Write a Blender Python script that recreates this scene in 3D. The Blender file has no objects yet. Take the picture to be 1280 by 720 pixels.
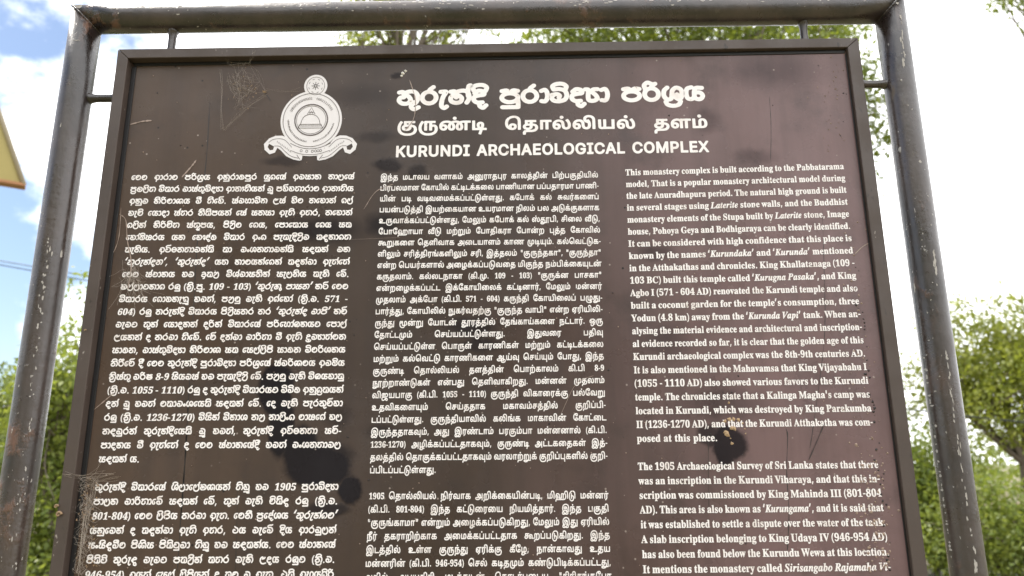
import bpy, bmesh, math, random, json, zlib, base64
import numpy as np
from mathutils import Vector, Matrix, geometry
random.seed(7); rng = np.random.default_rng(7)
sc = bpy.context.scene
COL = sc.collection

# ------------------------------------------------------------------ camera
CAM = Vector((0.02976, -1.07154, 1.45)); YAW, PITCH, ROLL, FPX = 0.0030953, 0.2427060, -0.0050085, 950.0
def cam_axes():
    cy, sy, cp, sp, cr, sr = math.cos(YAW), math.sin(YAW), math.cos(PITCH), math.sin(PITCH), math.cos(ROLL), math.sin(ROLL)
    f = Vector((sy*cp, cy*cp, sp)); r0 = Vector((cy, -sy, 0)); u0 = r0.cross(f)
    return r0*cr + u0*sr, -r0*sr + u0*cr, f
RX, UX, FX = cam_axes()
def at(px, py, Y):
    """world point at depth Y seen in the photograph's direction (px, py)"""
    d = FX + RX*((px-640)/FPX) - UX*((py-360)/FPX)
    return CAM + d*((Y-CAM.y)/d.y)
cam = bpy.data.cameras.new('camera'); camo = bpy.data.objects.new('camera', cam); COL.objects.link(camo)
cam.sensor_width = 36; cam.lens = FPX/1280*36; cam.clip_start = .05; cam.clip_end = 3000
camo.matrix_world = Matrix(((RX.x, UX.x, -FX.x, CAM.x), (RX.y, UX.y, -FX.y, CAM.y), (RX.z, UX.z, -FX.z, CAM.z), (0, 0, 0, 1)))
cam.dof.use_dof = True; cam.dof.focus_distance = 1.12; cam.dof.aperture_fstop = 5.6
sc.camera = camo

# ------------------------------------------------------------------ light, sky, exposure
SUN_EL, SUN_AZ = math.radians(60), math.radians(-80)      # azimuth from +Y towards +X
w = bpy.data.worlds.new('World'); sc.world = w; w.use_nodes = True
nt = w.node_tree; nt.nodes.clear()
def N(t, typ, **kw):
    n = t.nodes.new(typ)
    for k, v in kw.items(): setattr(n, k, v)
    return n
def L(t, a, b): t.links.new(a, b)
sky = N(nt, 'ShaderNodeTexSky', sky_type='NISHITA', sun_disc=False, sun_elevation=SUN_EL, sun_rotation=SUN_AZ)
sky.air_density = 1.0; sky.dust_density = .9; sky.ozone_density = .6
bg = N(nt, 'ShaderNodeBackground'); bg.inputs[1].default_value = 0.072
out = N(nt, 'ShaderNodeOutputWorld'); tc = N(nt, 'ShaderNodeTexCoord')
def wnoise(scale, detail, rough, off=(0, 0, 0)):
    m = N(nt, 'ShaderNodeMapping'); m.inputs['Location'].default_value = off; m.inputs['Scale'].default_value = (1, 1, 1.7)
    n = N(nt, 'ShaderNodeTexNoise'); n.inputs['Scale'].default_value = scale; n.inputs['Detail'].default_value = detail; n.inputs['Roughness'].default_value = rough
    L(nt, tc.outputs['Generated'], m.inputs[0]); L(nt, m.outputs[0], n.inputs['Vector']); return n.outputs[0]
CLOUD_OFF = (2.2122, 4.3522, 5.3135)
n1 = wnoise(3.4, 9, .58, CLOUD_OFF)
cl = N(nt, 'ShaderNodeMath', operation='MULTIPLY_ADD'); L(nt, n1, cl.inputs[0]); cl.inputs[1].default_value = 2.2; cl.inputs[2].default_value = -.6; n1 = cl.outputs[0]
sepx = N(nt, 'ShaderNodeSeparateXYZ'); L(nt, tc.outputs['Generated'], sepx.inputs[0])
bias = N(nt, 'ShaderNodeMapRange'); L(nt, sepx.outputs[0], bias.inputs[0])
for i_, v_ in enumerate((-.56, -.36, -.10, .46)): bias.inputs[i_+1].default_value = v_
add = N(nt, 'ShaderNodeMath', operation='ADD'); L(nt, n1, add.inputs[0]); L(nt, bias.outputs[0], add.inputs[1])
mr = N(nt, 'ShaderNodeMapRange', interpolation_type='SMOOTHSTEP'); mr.inputs[1].default_value = .40; mr.inputs[2].default_value = .68; mr.clamp = True
L(nt, add.outputs[0], mr.inputs[0])
mx = N(nt, 'ShaderNodeMix', data_type='RGBA'); L(nt, mr.outputs[0], mx.inputs[0]); L(nt, sky.outputs[0], mx.inputs[6])
mx.inputs[7].default_value = (14.6, 14.7, 14.9, 1)           # sunlit cloud, before the background strength
L(nt, mx.outputs[2], bg.inputs[0]); L(nt, bg.outputs[0], out.inputs[0])
sun = bpy.data.lights.new('sun', 'SUN'); sun.energy = 3.4; sun.angle = math.radians(.6); sun.color = (1, .95, .87)
suno = bpy.data.objects.new('sun', sun); COL.objects.link(suno); suno.location = (-6, 4, 12)
sd = Vector((math.sin(SUN_AZ)*math.cos(SUN_EL), math.cos(SUN_AZ)*math.cos(SUN_EL), math.sin(SUN_EL)))
suno.rotation_euler = sd.to_track_quat('Z', 'Y').to_euler()
sc.view_settings.view_transform = 'Standard'; sc.view_settings.look = 'None'; sc.view_settings.gamma = 1
sc.view_settings.exposure = 1.35; sc.view_settings.use_curve_mapping = False
sc.cycles.max_bounces = 8; sc.cycles.transparent_max_bounces = 8

# ------------------------------------------------------------------ helpers
def link(name, me, parent=None, mats=()):
    o = bpy.data.objects.new(name, me); COL.objects.link(o)
    if parent: o.parent = parent
    for m in mats: me.materials.append(m)
    return o
def thing(name, label, cat, loc=(0, 0, 0), group=None):
    o = bpy.data.objects.new(name, None); COL.objects.link(o); o.location = loc; o.empty_display_size = .1
    o['label'] = label; o['category'] = cat
    if group: o['group'] = group
    return o
def tag(o, label=None, cat=None, group=None, kind=None):
    for k, v in (('label', label), ('category', cat), ('group', group), ('kind', kind)):
        if v: o[k] = v
    return o
def mesh(name, vs, fs, smooth=False):
    me = bpy.data.meshes.new(name); me.from_pydata([tuple(v) for v in vs], [], fs); me.update()
    if smooth: me.polygons.foreach_set('use_smooth', [True]*len(me.polygons))
    return me
def raw_mesh(name, V, T, k=3):
    """fast mesh: V (n,3) floats, T (m,k) ints"""
    me = bpy.data.meshes.new(name); V = np.asarray(V, np.float32); T = np.asarray(T, np.int32)
    me.vertices.add(len(V)); me.vertices.foreach_set('co', V.ravel())
    me.loops.add(T.size); me.loops.foreach_set('vertex_index', T.ravel())
    me.polygons.add(len(T)); me.polygons.foreach_set('loop_start', np.arange(len(T), dtype=np.int32)*k)
    me.update(calc_edges=True); return me
def from_bm(name, bm, smooth=False):
    me = bpy.data.meshes.new(name); bm.to_mesh(me); bm.free()
    if smooth: me.polygons.foreach_set('use_smooth', [True]*len(me.polygons))
    return me
def box_bm(x0, x1, y0, y1, z0, z1, bev=0, segs=2):
    bm = bmesh.new(); r = bmesh.ops.create_cube(bm, size=1)
    for v in bm.verts: v.co = Vector(((x0+x1)/2+v.co.x*(x1-x0), (y0+y1)/2+v.co.y*(y1-y0), (z0+z1)/2+v.co.z*(z1-z0)))
    if bev: bmesh.ops.bevel(bm, geom=bm.edges[:], offset=bev, segments=segs, affect='EDGES', profile=.5)
    return bm
def prism_bm(quad, y0s, y1s, bev=.0012):
    """quad: four (x,z); y0s front y, y1s back y per corner"""
    bm = bmesh.new()
    a = [bm.verts.new((x, y, z)) for (x, z), y in zip(quad, y0s)]; b = [bm.verts.new((x, y, z)) for (x, z), y in zip(quad, y1s)]
    bm.faces.new(a); bm.faces.new(b[::-1])
    for i in range(4): bm.faces.new((a[i], b[i], b[(i+1) % 4], a[(i+1) % 4]))
    bmesh.ops.recalc_face_normals(bm, faces=bm.faces[:])
    bmesh.ops.bevel(bm, geom=bm.edges[:], offset=bev, segments=2, affect='EDGES', profile=.5)
    return bm
def tube_geo(pts, rads, n=10, cap=True):
    V, F = [], []; P = [Vector(p) for p in pts]
    side = None
    for i, p in enumerate(P):
        d = (P[min(i+1, len(P)-1)] - P[max(i-1, 0)]).normalized()
        if side is None: side = d.orthogonal().normalized()
        side = (side - d*side.dot(d)).normalized(); up = d.cross(side)
        for k in range(n):
            a = 2*math.pi*k/n; V.append(p + (side*math.cos(a)+up*math.sin(a))*rads[i])
    for i in range(len(P)-1):
        for k in range(n):
            F.append((i*n+k, i*n+(k+1) % n, (i+1)*n+(k+1) % n, (i+1)*n+k))
    if cap: F.append(tuple(range(n))[::-1]); F.append(tuple((len(P)-1)*n+k for k in range(n)))
    return V, F
def join_geo(parts):
    V, F = [], []
    for v, f in parts:
        o = len(V); V += v; F += [tuple(i+o for i in q) for q in f]
    return V, F
def catmull(p, n=6):
    p = [np.array(q, float) for q in p]; closed = np.allclose(p[0], p[-1])
    q = [p[-2] if closed else 2*p[0]-p[1]] + p + [p[1] if closed else 2*p[-1]-p[-2]]; o = []
    for i in range(1, len(q)-2):
        a, b, c, d = q[i-1:i+3]
        for t in np.arange(n)/n: o.append(.5*((2*b)+(-a+c)*t+(2*a-5*b+4*c-d)*t*t+(-a+3*b-3*c+d)*t**3))
    o.append(q[-2]); return o

# ------------------------------------------------------------------ materials
def mat(name, col=(.5, .5, .5), rough=.6, spec=.5, metal=0):
    m = bpy.data.materials.new(name); m.use_nodes = True; b = m.node_tree.nodes['Principled BSDF']
    b.inputs['Base Color'].default_value = (*col, 1); b.inputs['Roughness'].default_value = rough
    b.inputs['Specular IOR Level'].default_value = spec; b.inputs['Metallic'].default_value = metal
    return m, m.node_tree, b
class NT:
    def __init__(s, t): s.t = t
    def obj(s): return N(s.t, 'ShaderNodeTexCoord').outputs['Object']
    def map(s, v, scale=(1, 1, 1), loc=(0, 0, 0), rot=(0, 0, 0)):
        m = N(s.t, 'ShaderNodeMapping'); m.inputs['Scale'].default_value = scale; m.inputs['Location'].default_value = loc; m.inputs['Rotation'].default_value = rot
        L(s.t, v, m.inputs[0]); return m.outputs[0]
    def noise(s, v, scale, detail=4, rough=.55, col=False, dist=0):
        n = N(s.t, 'ShaderNodeTexNoise'); n.inputs['Scale'].default_value = scale; n.inputs['Detail'].default_value = detail
        n.inputs['Roughness'].default_value = rough; n.inputs['Distortion'].default_value = dist; L(s.t, v, n.inputs['Vector']); return n.outputs[1 if col else 0]
    def vor(s, v, scale, out='Distance', feat='F1', rnd=1):
        n = N(s.t, 'ShaderNodeTexVoronoi', feature=feat); n.inputs['Scale'].default_value = scale; n.inputs['Randomness'].default_value = rnd
        L(s.t, v, n.inputs['Vector']); return n.outputs[out]
    def rng(s, v, a, b, c=0, d=1, smooth=True):
        n = N(s.t, 'ShaderNodeMapRange'); n.interpolation_type = 'SMOOTHSTEP' if smooth else 'LINEAR'
        for i, x in enumerate((a, b, c, d)): n.inputs[i+1].default_value = x
        L(s.t, v, n.inputs[0]); return n.outputs[0]
    def m(s, op, a, b=None):
        n = N(s.t, 'ShaderNodeMath', operation=op)
        for i, x in enumerate((a, b)):
            if x is None: continue
            if isinstance(x, (int, float)): n.inputs[i].default_value = x
            else: L(s.t, x, n.inputs[i])
        return n.outputs[0]
    def mix(s, f, a, b):
        n = N(s.t, 'ShaderNodeMix', data_type='RGBA')
        for i, x in ((0, f), (6, a), (7, b)):
            if isinstance(x, (int, float)): n.inputs[i].default_value = x
            elif isinstance(x, tuple): n.inputs[i].default_value = (*x, 1)
            else: L(s.t, x, n.inputs[i])
        return n.outputs[2]
    def bump(s, h, strength, dist, b):
        n = N(s.t, 'ShaderNodeBump'); n.inputs['Strength'].default_value = strength; n.inputs['Distance'].default_value = dist
        L(s.t, h, n.inputs['Height']); L(s.t, n.outputs[0], b.inputs['Normal'])

def m_tube():
    m, t, b = mat('weathered_brown_paint', rough=.34); s = NT(t); o = s.obj()
    base = s.mix(s.rng(s.noise(s.map(o, (1, 1, .5)), 11, 6, .65), .32, .68), (.011, .007, .006), (.050, .034, .028))
    rust = s.rng(s.noise(s.map(o, (1, 1, .6)), 22, 6, .7), .55, .68)
    rust2 = s.rng(s.noise(o, 5, 3), .42, .62); r = s.m('MULTIPLY', rust, rust2)
    c = s.mix(r, base, (.13, .062, .036))
    dust = s.m('MULTIPLY', s.rng(s.noise(s.map(o, (1, 1, .35)), 60, 5, .75), .60, .72), s.rng(s.noise(o, 3.3, 2), .35, .6))
    c = s.mix(s.m('MULTIPLY', dust, .4), c, (.20, .16, .13))
    chip = s.m('MULTIPLY', s.rng(s.noise(s.map(o, (1, 1, .5), (4, 1, 2)), 150, 3, .6), .68, .72), s.rng(s.noise(o, 7, 2), .5, .62))
    c = s.mix(chip, c, (.42, .39, .36))
    L(t, c, b.inputs['Base Color'])
    rr = s.rng(s.noise(o, 14, 5, .7), .3, .7, .20, .42); L(t, s.m('MAXIMUM', rr, s.m('MULTIPLY', s.m('MAXIMUM', r, dust), .85)), b.inputs['Roughness']); b.inputs['Specular IOR Level'].default_value = .8
    s.bump(s.m('ADD', s.m('ADD', s.noise(o, 40, 6, .7), s.noise(s.map(o, (1, 1, .3)), 9, 3)), s.m('MULTIPLY', s.m('MAXIMUM', r, chip), .8)), .55, .0018, b)
    return m
def m_frame():
    m, t, b = mat('brown_grey_frame_paint', rough=.5); s = NT(t); o = s.obj()
    c = s.mix(s.noise(o, 12, 6, .6), (.045, .031, .025), (.088, .064, .053))
    spot = s.rng(s.noise(s.map(o, (1, 1, .4)), 70, 4, .7), .63, .70); c = s.mix(s.m('MULTIPLY', spot, .7), c, (.02, .015, .014))
    pale = s.rng(s.noise(s.map(o, (1, 1, .5), (9, 2, 3)), 110, 4, .7), .67, .73); c = s.mix(pale, c, (.30, .26, .23))
    L(t, c, b.inputs['Base Color']); L(t, s.rng(s.noise(o, 20, 4), .3, .7, .38, .62), b.inputs['Roughness'])
    s.bump(s.noise(o, 60, 6, .7), .25, .0008, b); return m
STAINS = [  # px, py, rx, ry (of the photograph's pixels on the panel), softness, strength
 (345, 487, 21, 31, .10, 1), (351, 532, 15, 34, .12, 1), (375, 562, 20, 26, .15, 1), (398, 583, 40, 22, .12, 1), (378, 572, 22, 26, .12, 1), (418, 572, 22, 14, .4, .8),
 (438, 612, 13, 17, .12, 1), (410, 637, 24, 7, .3, .8), (422, 520, 14, 12, .6, .5), (906, 508, 42, 15, .8, .45), (910, 553, 21, 20, .12, 1), (906, 568, 12, 13, .15, 1), (888, 545, 14, 11, .25, .85),
 (484, 206, 17, 9, .3, .8), (522, 214, 12, 9, .35, .7), (400, 288, 45, 14, .7, .8), (478, 281, 20, 13, .6, .8), (820, 316, 18, 10, .5, .55), (945, 196, 22, 9, .6, .4), (884, 152, 14, 14, .6, .4), (352, 201, 22, 6, .5, .6),
 (470, 171, 20, 6, .7, .5), (590, 408, 26, 10, .6, .7), (600, 432, 22, 8, .6, .7), (480, 541, 18, 8, .6, .6), (968, 88, 50, 20, .9, .5), (560, 258, 40, 8, .8, .4), (835, 425, 24, 16, .8, .35), (495, 95, 6, 4, .5, .8), (452, 120, 34, 12, .8, .35)]
def m_panel():
    m, t, b = mat('brown_print_fade_and_sheen', rough=.3); s = NT(t); o = s.obj()
    warp = N(t, 'ShaderNodeVectorMath', operation='MULTIPLY_ADD'); L(t, s.noise(o, 34, 4, .6, col=True), warp.inputs[0]); warp.inputs[1].default_value = (.020, 0, .020)
    sub = N(t, 'ShaderNodeVectorMath', operation='SUBTRACT'); L(t, o, sub.inputs[0]); sub.inputs[1].default_value = (.010, 0, .010)
    L(t, sub.outputs[0], warp.inputs[2]); wv = warp.outputs[0]
    tot = None
    for px, py, rx, ry, soft, st in STAINS:
        p = at(px, py, 0); mp = s.map(wv, (1/(rx*.00119), 0, 1/(ry*.00124)), (-p.x/(rx*.00119), 0, -p.z/(ry*.00124)))
        ln = N(t, 'ShaderNodeVectorMath', operation='LENGTH'); L(t, mp, ln.inputs[0])
        k = s.rng(ln.outputs['Value'], 1.04+soft*1.1, .92-soft*.8, 0, st); tot = k if tot is None else s.m('MAXIMUM', tot, k)
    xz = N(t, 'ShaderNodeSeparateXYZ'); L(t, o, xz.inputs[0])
    fade_sheen = s.rng(s.m('ADD', xz.outputs[0], s.m('MULTIPLY', s.noise(o, 3.2, 3), .35)), .10, .66)  # mauve towards the right: some print fading, some reflection painted into the colour
    left = s.rng(s.m('ADD', xz.outputs[0], s.m('MULTIPLY', s.noise(o, 4, 4), .22)), -.02, -.40)  # lighter brown at the left, part of the same painted reflection
    base = s.mix(fade_sheen, (.050, .032, .024), (.172, .106, .106)); base = s.mix(left, base, (.078, .049, .034))
    streak = s.noise(s.map(o, (1, 1, .09)), 26, 5, .6)
    base = s.mix(s.rng(streak, .35, .75, 0, .32), base, (.026, .019, .018))
    blot = s.rng(s.noise(o, 11, 6, .65), .48, .75, 0, .5); base = s.mix(blot, base, (.030, .022, .021))
    dust = s.m('MULTIPLY', s.rng(s.noise(s.map(o, (1, 1, .8), (2, 0, 5)), 48, 8, .8), .60, .74), s.rng(s.noise(o, 4, 2), .42, .62))
    base = s.mix(s.m('MULTIPLY', dust, .55), base, (.20, .165, .14))
    base = s.mix(s.m('MULTIPLY', tot, .9), base, (.010, .009, .012))
    vd = s.vor(o, 60); speck = s.m('MULTIPLY', s.rng(vd, .10, .06), s.rng(s.noise(o, 9, 2), .52, .60))
    base = s.mix(s.m('MULTIPLY', speck, .75), base, (.34, .28, .25))
    vd2 = s.vor(s.map(o, (1, 1, 1), (3, 3, 3)), 42); sp2 = s.m('MULTIPLY', s.rng(vd2, .09, .05), s.rng(s.noise(o, 7, 2), .56, .62)); base = s.mix(sp2, base, (.006, .005, .005))
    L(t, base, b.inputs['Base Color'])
    r = s.rng(s.noise(o, 7, 5, .6), .3, .7, .20, .42)
    r = s.m('MAXIMUM', r, s.m('MULTIPLY', dust, .8)); L(t, r, b.inputs['Roughness'])
    L(t, s.rng(tot, 0, 1, .36, .12, False), b.inputs['Specular IOR Level'])
    s.bump(s.m('ADD', s.m('MULTIPLY', s.noise(s.map(o, (1, 1, .5)), 3.2, 2), 6), s.m('ADD', s.m('MULTIPLY', s.noise(o, 26, 4), .12), s.m('MULTIPLY', tot, .05))), 1, .0032, b)
    return m
def m_print():
    m, t, b = mat('white_lettering', (.78, .72, .71), .45); s = NT(t); o = s.obj()
    c = s.mix(s.rng(s.noise(o, 30, 5, .65), .45, .75), (.86, .81, .80), (.72, .65, .62))
    patch = s.rng(s.noise(o, 120, 3, .6), .66, .72, 0, .8); c = s.mix(patch, c, (.40, .33, .27))
    L(t, c, b.inputs['Base Color']); return m
M_TUBE, M_FRAME, M_PANEL, M_PRINT = m_tube(), m_frame(), m_panel(), m_print()
M_LINE = mat('emblem_line_brown', (.10, .078, .075), .45)[0]
M_EMB = mat('emblem_white', (.74, .70, .71), .45)[0]
M_BLACK = mat('black_recess_shade', (.008, .007, .008), .5)[0]
M_CHIP = mat('bare_primer_grey', (.40, .37, .34), .7)[0]
M_WEB = mat('cobweb_silk', (.42, .36, .31), .7)[0]
M_NEST = mat('dry_mud_and_husk', (.30, .20, .12), .9)[0]
M_PALE = mat('pale_droppings', (.78, .74, .68), .8)[0]
M_SCR = mat('pale_scuff', (.33, .25, .21), .6)[0]
M_DRIP = mat('dark_drip', (.022, .017, .016), .4)[0]

# ------------------------------------------------------------------ ground
def m_ground():
    m, t, b = mat('sandy_grass_ground', rough=.95); s = NT(t); o = s.obj()
    c = s.mix(s.rng(s.noise(o, .6, 8, .6), .4, .6), (.05, .075, .022), (.19, .14, .09))
    c = s.mix(s.rng(s.noise(o, 14, 6, .7), .3, .8), c, (.09, .085, .04)); L(t, c, b.inputs['Base Color'])
    s.bump(s.noise(o, 20, 6), .6, .03, b); return m
def ground():
    n = 60; R = 900; V = []; F = []
    for j in range(n+1):
        for i in range(n+1):
            u, v = (i/n*2-1), (j/n*2-1); x, y = R*u*abs(u)**1.8, R*v*abs(v)**1.8
            d = math.hypot(x, y); V.append((x, y, .06*math.sin(x*.9)*math.cos(y*.7)*min(1, d/6) + (0 if d < 40 else (d-40)*.012*math.sin(x*.01+1)**2)))
    for j in range(n):
        for i in range(n): a = j*(n+1)+i; F.append((a, a+1, a+n+2, a+n+1))
    tag(link('ground', mesh('ground', V, F, True), None, [m_ground()]), 'sandy ground with thin grass around the sign', kind='structure')
ground()

# ------------------------------------------------------------------ the sign
sign = thing('information_sign', 'tall brown information board with white Sinhala, Tamil and English text in a weathered tube frame', 'sign')
R_T = .0226
XL, XR = -.6408, .6385                      # post centre lines
ZTL, ZTR = 2.1575, 2.1715                   # rail centre line at the two mitres
def mitred_tube(name, A, B, nA, nB, r, n=40, rings=24):
    """tube from A to B whose end rings lie in the planes (A, nA) and (B, nB)"""
    A, B = Vector(A), Vector(B); d = (B-A).normalized(); s = Vector((0, 1, 0)); s = (s-d*s.dot(d)).normalized(); u = d.cross(s); V, F = [], []
    for j in range(rings+1):
        t = j/rings
        for k in range(n):
            a = 2*math.pi*k/n; rad = r*(1+.004*math.sin(7*t*3+k))
            off = (s*math.cos(a)+u*math.sin(a))*rad
            pa = A+off; pa = pa + d*((A-pa).dot(nA)/d.dot(nA)); pb = B+off; pb = pb + d*((B-pb).dot(nB)/d.dot(nB))
            V.append(pa.lerp(pb, t))
    for j in range(rings):
        for k in range(n): F.append((j*n+k, j*n+(k+1) % n, (j+1)*n+(k+1) % n, (j+1)*n+k))
    F.append(tuple(range(n))[::-1]); F.append(tuple(rings*n+k for k in range(n)))
    bm = bmesh.new(); me = mesh(name, V, F, True); bm.from_mesh(me); bmesh.ops.recalc_face_normals(bm, faces=bm.faces[:]); bm.to_mesh(me); bm.free()
    for p in me.polygons:
        if len(p.vertices) > 4: p.use_smooth = False
    return me
rd = (Vector((XR, 0, ZTR))-Vector((XL, 0, ZTL))).normalized(); zd = Vector((0, 0, 1))
nL = (rd-zd).normalized(); nL = (rd+zd).normalized() if False else nL
mL = (zd+rd).normalized(); mR = (rd-zd).normalized()
g = .0006
link('post', mitred_tube('post', (XL, 0, -.3), (XL, 0, ZTL-g), zd, mL, R_T), sign, [M_TUBE])
link('post', mitred_tube('post', (XR, 0, -.3), (XR, 0, ZTR-g), zd, mR, R_T), sign, [M_TUBE])
link('top_rail', mitred_tube('top_rail', (XL+g, 0, ZTL), (XR-g, 0, ZTR), mL, mR, R_T), sign, [M_TUBE])
link('bottom_rail', mitred_tube('bottom_rail', (XL+.021, 0, .86), (XR-.021, 0, .86), Vector((1, 0, 0)), Vector((1, 0, 0)), R_T*.96), sign, [M_TUBE])
# weld beads at the mitres and short brackets
def weld(path, r, seed):
    rr = random.Random(seed); P = catmull(path, 10); return tube_geo([tuple(p) for p in P], [r*(.7+.6*rr.random()) for _ in P], 8)
def ring_on_mitre(cx, cz, n_, r):
    V = []
    c = Vector((cx, 0, cz)); e1 = Vector((0, 1, 0)); e2 = n_.cross(e1).normalized()
    for k in range(17):
        a = 2*math.pi*k/16; V.append(tuple(c + e1*math.cos(a)*r + e2*math.sin(a)*r*1.38))
    return V
for cx, cz, n_, sd_ in ((XL, ZTL, mL, 3), (XR, ZTR, mR, 4)):
    v, f = weld(ring_on_mitre(cx, cz, n_, R_T*.98), .0016, sd_); link('weld_bead', mesh('weld_bead', v, f, True), sign, [M_TUBE])
def bracket(a, b, w=.0060, flare=1.9):
    a, b = Vector(a), Vector(b); P = [a.lerp(b, t) for t in (0, .12, .3, .7, .88, 1)]
    v, f = tube_geo(P, [w*1.3, w*1.15, w, w, w*1.25, w*flare], 12); return mesh('bracket', v, f, True)
for a, b in (((-.5022, .002, 2.0955), (-.5022, .002, 2.1400)), ((.4985, .002, 2.1130), (.4985, .002, 2.1515)),
             ((-.5735, .002, 2.021), (-.6225, .002, 2.021)), ((.5770, .002, 2.0405), (.6205, .002, 2.0405)),
             ((-.5735, .002, 1.22), (-.6225, .002, 1.22)), ((.5770, .002, 1.24), (.6205, .002, 1.24)),
             ((-.5022, .002, .921), (-.5022, .002, .878)), ((.4985, .002, .921), (.4985, .002, .878))):
    link('bracket', bracket(a, b), sign, [M_TUBE])
for x in (XL, XR):
    v, f = tube_geo([(x, 0, -.3), (x, 0, .03), (x, 0, .05)], [.16, .15, .13], 20); link('concrete_footing', mesh('concrete_footing', v, f), sign, [mat('footing_concrete', (.3, .28, .25), .9)[0]])
# panel frame: four mitred box lengths; the left edge stands further proud of the sheet than the right
OTL, OTR, OBL, OBR = (-.5762, 2.0958), (.5793, 2.1162), (-.574, .92), (.581, .92)
ITL, ITR, IBL, IBR = (-.5590, 2.0800), (.5605, 2.0995), (-.5565, .938), (.5615, .938)
YF = {'L': -.0155, 'R': -.0080}; YB = .012
def frame_part(q, ys): return from_bm('panel_frame', prism_bm(q, ys, [YB]*4))
fp = [([OTL, OTR, ITR, ITL], ['L', 'R', 'R', 'L']), ([OTR, OBR, IBR, ITR], 'RRRR'), ([OBR, OBL, IBL, IBR], 'RLLR'), ([OBL, OTL, ITL, IBL], 'LLLL')]
for i, (q, ys) in enumerate(fp):
    q = [Vector(p) for p in q]; c = sum(q, Vector((0, 0)))/4; q = [c+(p-c)*.9996 for p in q]
    link('frame_member', frame_part([tuple(p) for p in q], [YF[k] for k in ys]), sign, [M_FRAME])
# black strips round the sheet, painting in the shade of the frame recess
for q in (([(ITL[0]+.0003, ITL[1]-.0003), (ITR[0]-.0003, ITR[1]-.0003), (ITR[0]-.0025, ITR[1]-.0062), (ITL[0]+.004, ITL[1]-.0052)]),
          ([(ITL[0]+.0003, ITL[1]-.006), (ITL[0]+.0072, ITL[1]-.006), (IBL[0]+.0072, IBL[1]), (IBL[0]+.0003, IBL[1])]),
          ([(ITR[0]-.0020, ITR[1]-.007), (ITR[0]-.0003, ITR[1]-.007), (IBR[0]-.0003, IBR[1]), (IBR[0]-.0018, IBR[1])])):
    link('recess_shade_strip', from_bm('recess_shade_strip', prism_bm(q, [-.0016]*4, [.002]*4, .0006)), sign, [M_BLACK])
# the printed sheet, gently uneven
def sheet():
    nx, nz = 120, 120; x0, x1, z0, z1 = -.561, .5645, .934, 2.1015
    V = []; F = []
    for j in range(nz+1):
        for i in range(nx+1):
            x = x0+(x1-x0)*i/nx; z = z0+(z1-z0)*j/nz; top = 2.0825+(x+.56)*.0175
            zz = min(z, z0+(top+.002-z0)*j/nz) if False else z0+(top-z0)*j/nz
            V.append((x, 0, zz))
    for j in range(nz):
        for i in range(nx): a = j*(nx+1)+i; F.append((a, a+1, a+nx+2, a+nx+1))
    n0 = len(V); V += [(x0, .003, z0), (x1, .003, z0), (x1, .003, V[n0-1][2]), (x0, .003, V[nz*(nx+1)][2])]
    F.append((n0+3, n0+2, n0+1, n0)); return mesh('panel', V, F, True)
panel = link('panel', sheet(), sign, [M_PANEL])

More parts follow.
